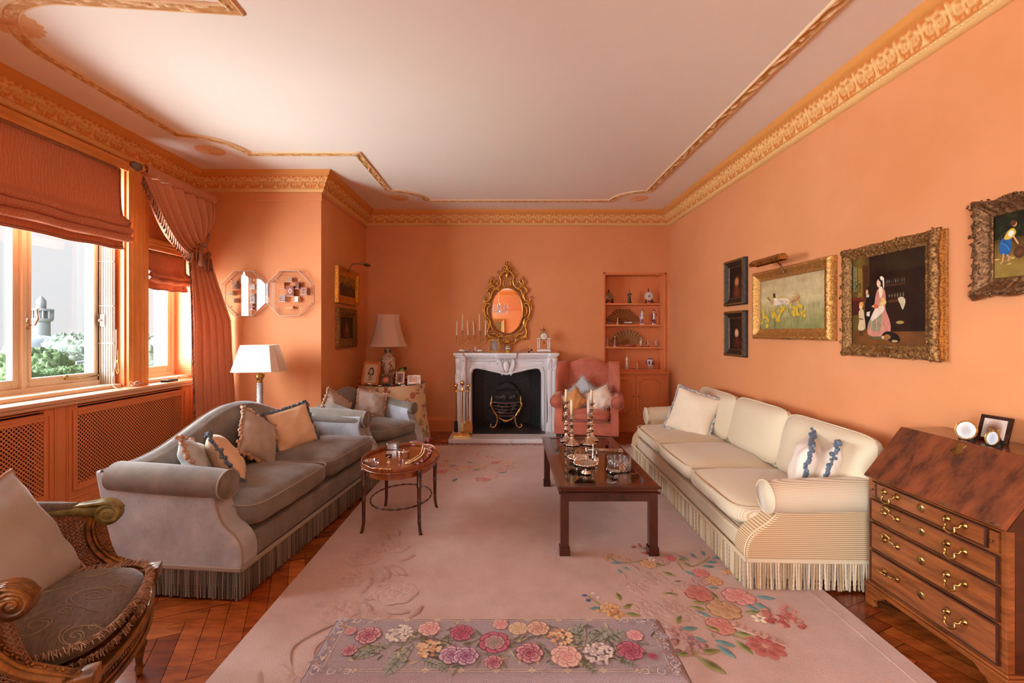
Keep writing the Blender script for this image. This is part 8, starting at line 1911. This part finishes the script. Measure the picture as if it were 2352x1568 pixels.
cl = [(130,70,46),(96,60,50),(170,104,70),(110,90,96),(190,130,96)]
for j in range(210):
    v = j/209; p = swag(0, v); m.C(*rnd.choice(cl)); L = rnd.uniform(.06,.085); m.tube([p, p+V((.006,-.012,-L*.5)), p+V((.004,-.018+rnd.uniform(-.01,.01),-L))], [.003,.004,.005], 4, caps=False)
for j in range(190):
    v = j/189; p = tail(0, v); m.C(*rnd.choice(cl)); m.tube([p, p+V((.006,-.03,-.012)), p+V((.004,-.045,-.035))], [.003,.004,.005], 4, caps=False)
o = m.build('lead_edge_fringe', 'fringe_grey', cu, recalc=False); o['kind'] = 'stuff'
m = M(); m.tube(smoothpath([(.06,.30,2.55),(.09,.26,2.42),(.11,.20,2.31),(.115,.15,2.27),(.10,.10,2.27)],6), lambda t: .010+.002*sin(t*90), 7); m.ball((.115,.155,2.265), (.025,.035,.028), 10, 7)
for k_ in range(3): m.tube([(.12+.0*k_, .155+.02*cos(a), 2.265+.02*sin(a)) for a in [2*pi*i/14+k_ for i in range(14)]], .005, 5, closed=True)
m.build('tieback_cord', 'blind_braid', cu)
for y, zt_s in ((.085,2.245),(.205,2.215)):
    m = M(); rnd = random.Random(int(y*1000)); m.C(150,92,66); m.tube([(.12,.15,2.26),(.125,y,zt_s)], .004, 5); m.lathe([(.004,.0),(.022,-.012),(.026,-.035),(.014,-.055),(.024,-.075),(.026,-.082)][::-1], 14, (.125,y,zt_s))
    for k_ in range(46): a = 2*pi*k_/46; rr = rnd.uniform(.018,.026); m.C(*rnd.choice(cl)); m.tube([(.125+rr*cos(a),y+rr*sin(a),zt_s-.08),(.125+rr*1.5*cos(a),y+rr*1.5*sin(a),zt_s-.20)], .0035, 4)
    m.build('tassel', 'fringe_grey', cu, recalc=False)
po = thing('curtain_pole', 'short curtain pole with an oval smoky finial and gilt collar', 'curtain pole', (-3.105,3.86,2.785)); m = M(); m.ball((0,-.055,.0), (.030,.062,.036), 16, 12); m.build('finial', mat('smoky_finial', sr(96,70,60), .12, coat=.6), po)
m = M(); m.T = Matrix.Rotation(pi/2, 4, 'X'); m.lathe([(.016,.012),(.030,.006),(.026,-.004),(.034,-.014),(.024,-.026),(.020,-.04)], 16, wob=lambda a,r,z: 1+.14*cos(6*a)); m.T = None
for k_ in range(8): a = k_*pi/4; m.tube(smoothpath([(.02*cos(a),.02,.02*sin(a)),(.032*cos(a),.0,.032*sin(a)),(.04*cos(a),-.018,.04*sin(a))],3), [.006,.003], 5)
m.build('collar', 'brass', po); m = M(); m.tube([(0,.0,0),(0,.94,0)], .016, 10); m.build('rod', 'wood_dark', po)

# ------------------------------------------------------------------ things on the window sill
def sillp(px, py): s_ = (EYE-SB)/(py-CY); return (px-CX)*s_, F*s_
x, y = -3.27, 4.40; t = thing('black_case', 'flat black case on the window sill before the narrow window', 'box', (x,y,SB), R(4)); m = M(); m.box(-.035,.035,-.075,.075,0,.022); m.build('body', mat('black_case', sr(44,36,38), .4), t, bevel=.004); m = M(); m.box(-.036,.036,-.003,.003,.001,.024); m.build('band', 'black', t)
def bundle(label, x, y, s, cols):
    t = thing('cord_bundle', label, 'cord', (x,y,SB)); m = M(); rnd = random.Random(len(label)); m.C(*cols[0]); m.tube(smoothpath([V((rnd.uniform(-.03,.03)*1.0, rnd.uniform(-s,s), .012+rnd.uniform(0,.035))) for _ in range(16)], 5), .0045, 6)
    m.C(*cols[1]); m.tube(smoothpath([V((rnd.uniform(-.03,.03), rnd.uniform(-s,s), .012+rnd.uniform(0,.04))) for _ in range(12)], 5), .004, 6); m.build('coil', 'vc', t); return t
bundle('crumpled white and pink cord bundle on the sill by the fluted pilaster', -3.25, 3.98, .06, ((226,206,190),(206,130,100))); bundle('crumpled pale cord bundle on the sill behind the black case', -3.27, 4.56, .06, ((232,210,186),(214,150,116)))
t = thing('blind_cord', 'thin cream cord curving from the shutter down to the sill', 'cord', (-3.30,3.80,SB)); m = M(); m.tube(smoothpath([(-.055,.10,.50),(-.05,.09,.25),(-.03,.03,.06),(.02,.02,.006),(.045,.07,.010),(.05,.13,.014)],6), .003, 6); m.ball((.05,.135,.014), (.008,.016,.008), 7, 5); m.build('cord', 'silk_cream', t)
for y_, lab in ((3.935,'looped gold pull cord hanging on the far reveal of the large window'),(4.80,'looped gold pull cord beside the narrow window')):
    t = thing('pull_cord', lab, 'cord', (-3.36 if y_ < 4 else -3.31, y_-.012 if y_ < 4 else y_, 1.12)); m = M(); m.tube(smoothpath([(0,0,.12),(.006,-.006,.03),(.012,-.004,-.05),(.0,-.008,-.08),(-.012,-.004,-.03),(-.004,-.006,.04),(.008,-.008,.0),(.004,-.006,-.06)],5), .003, 5); m.build('cord', 'gilt_worn', t)
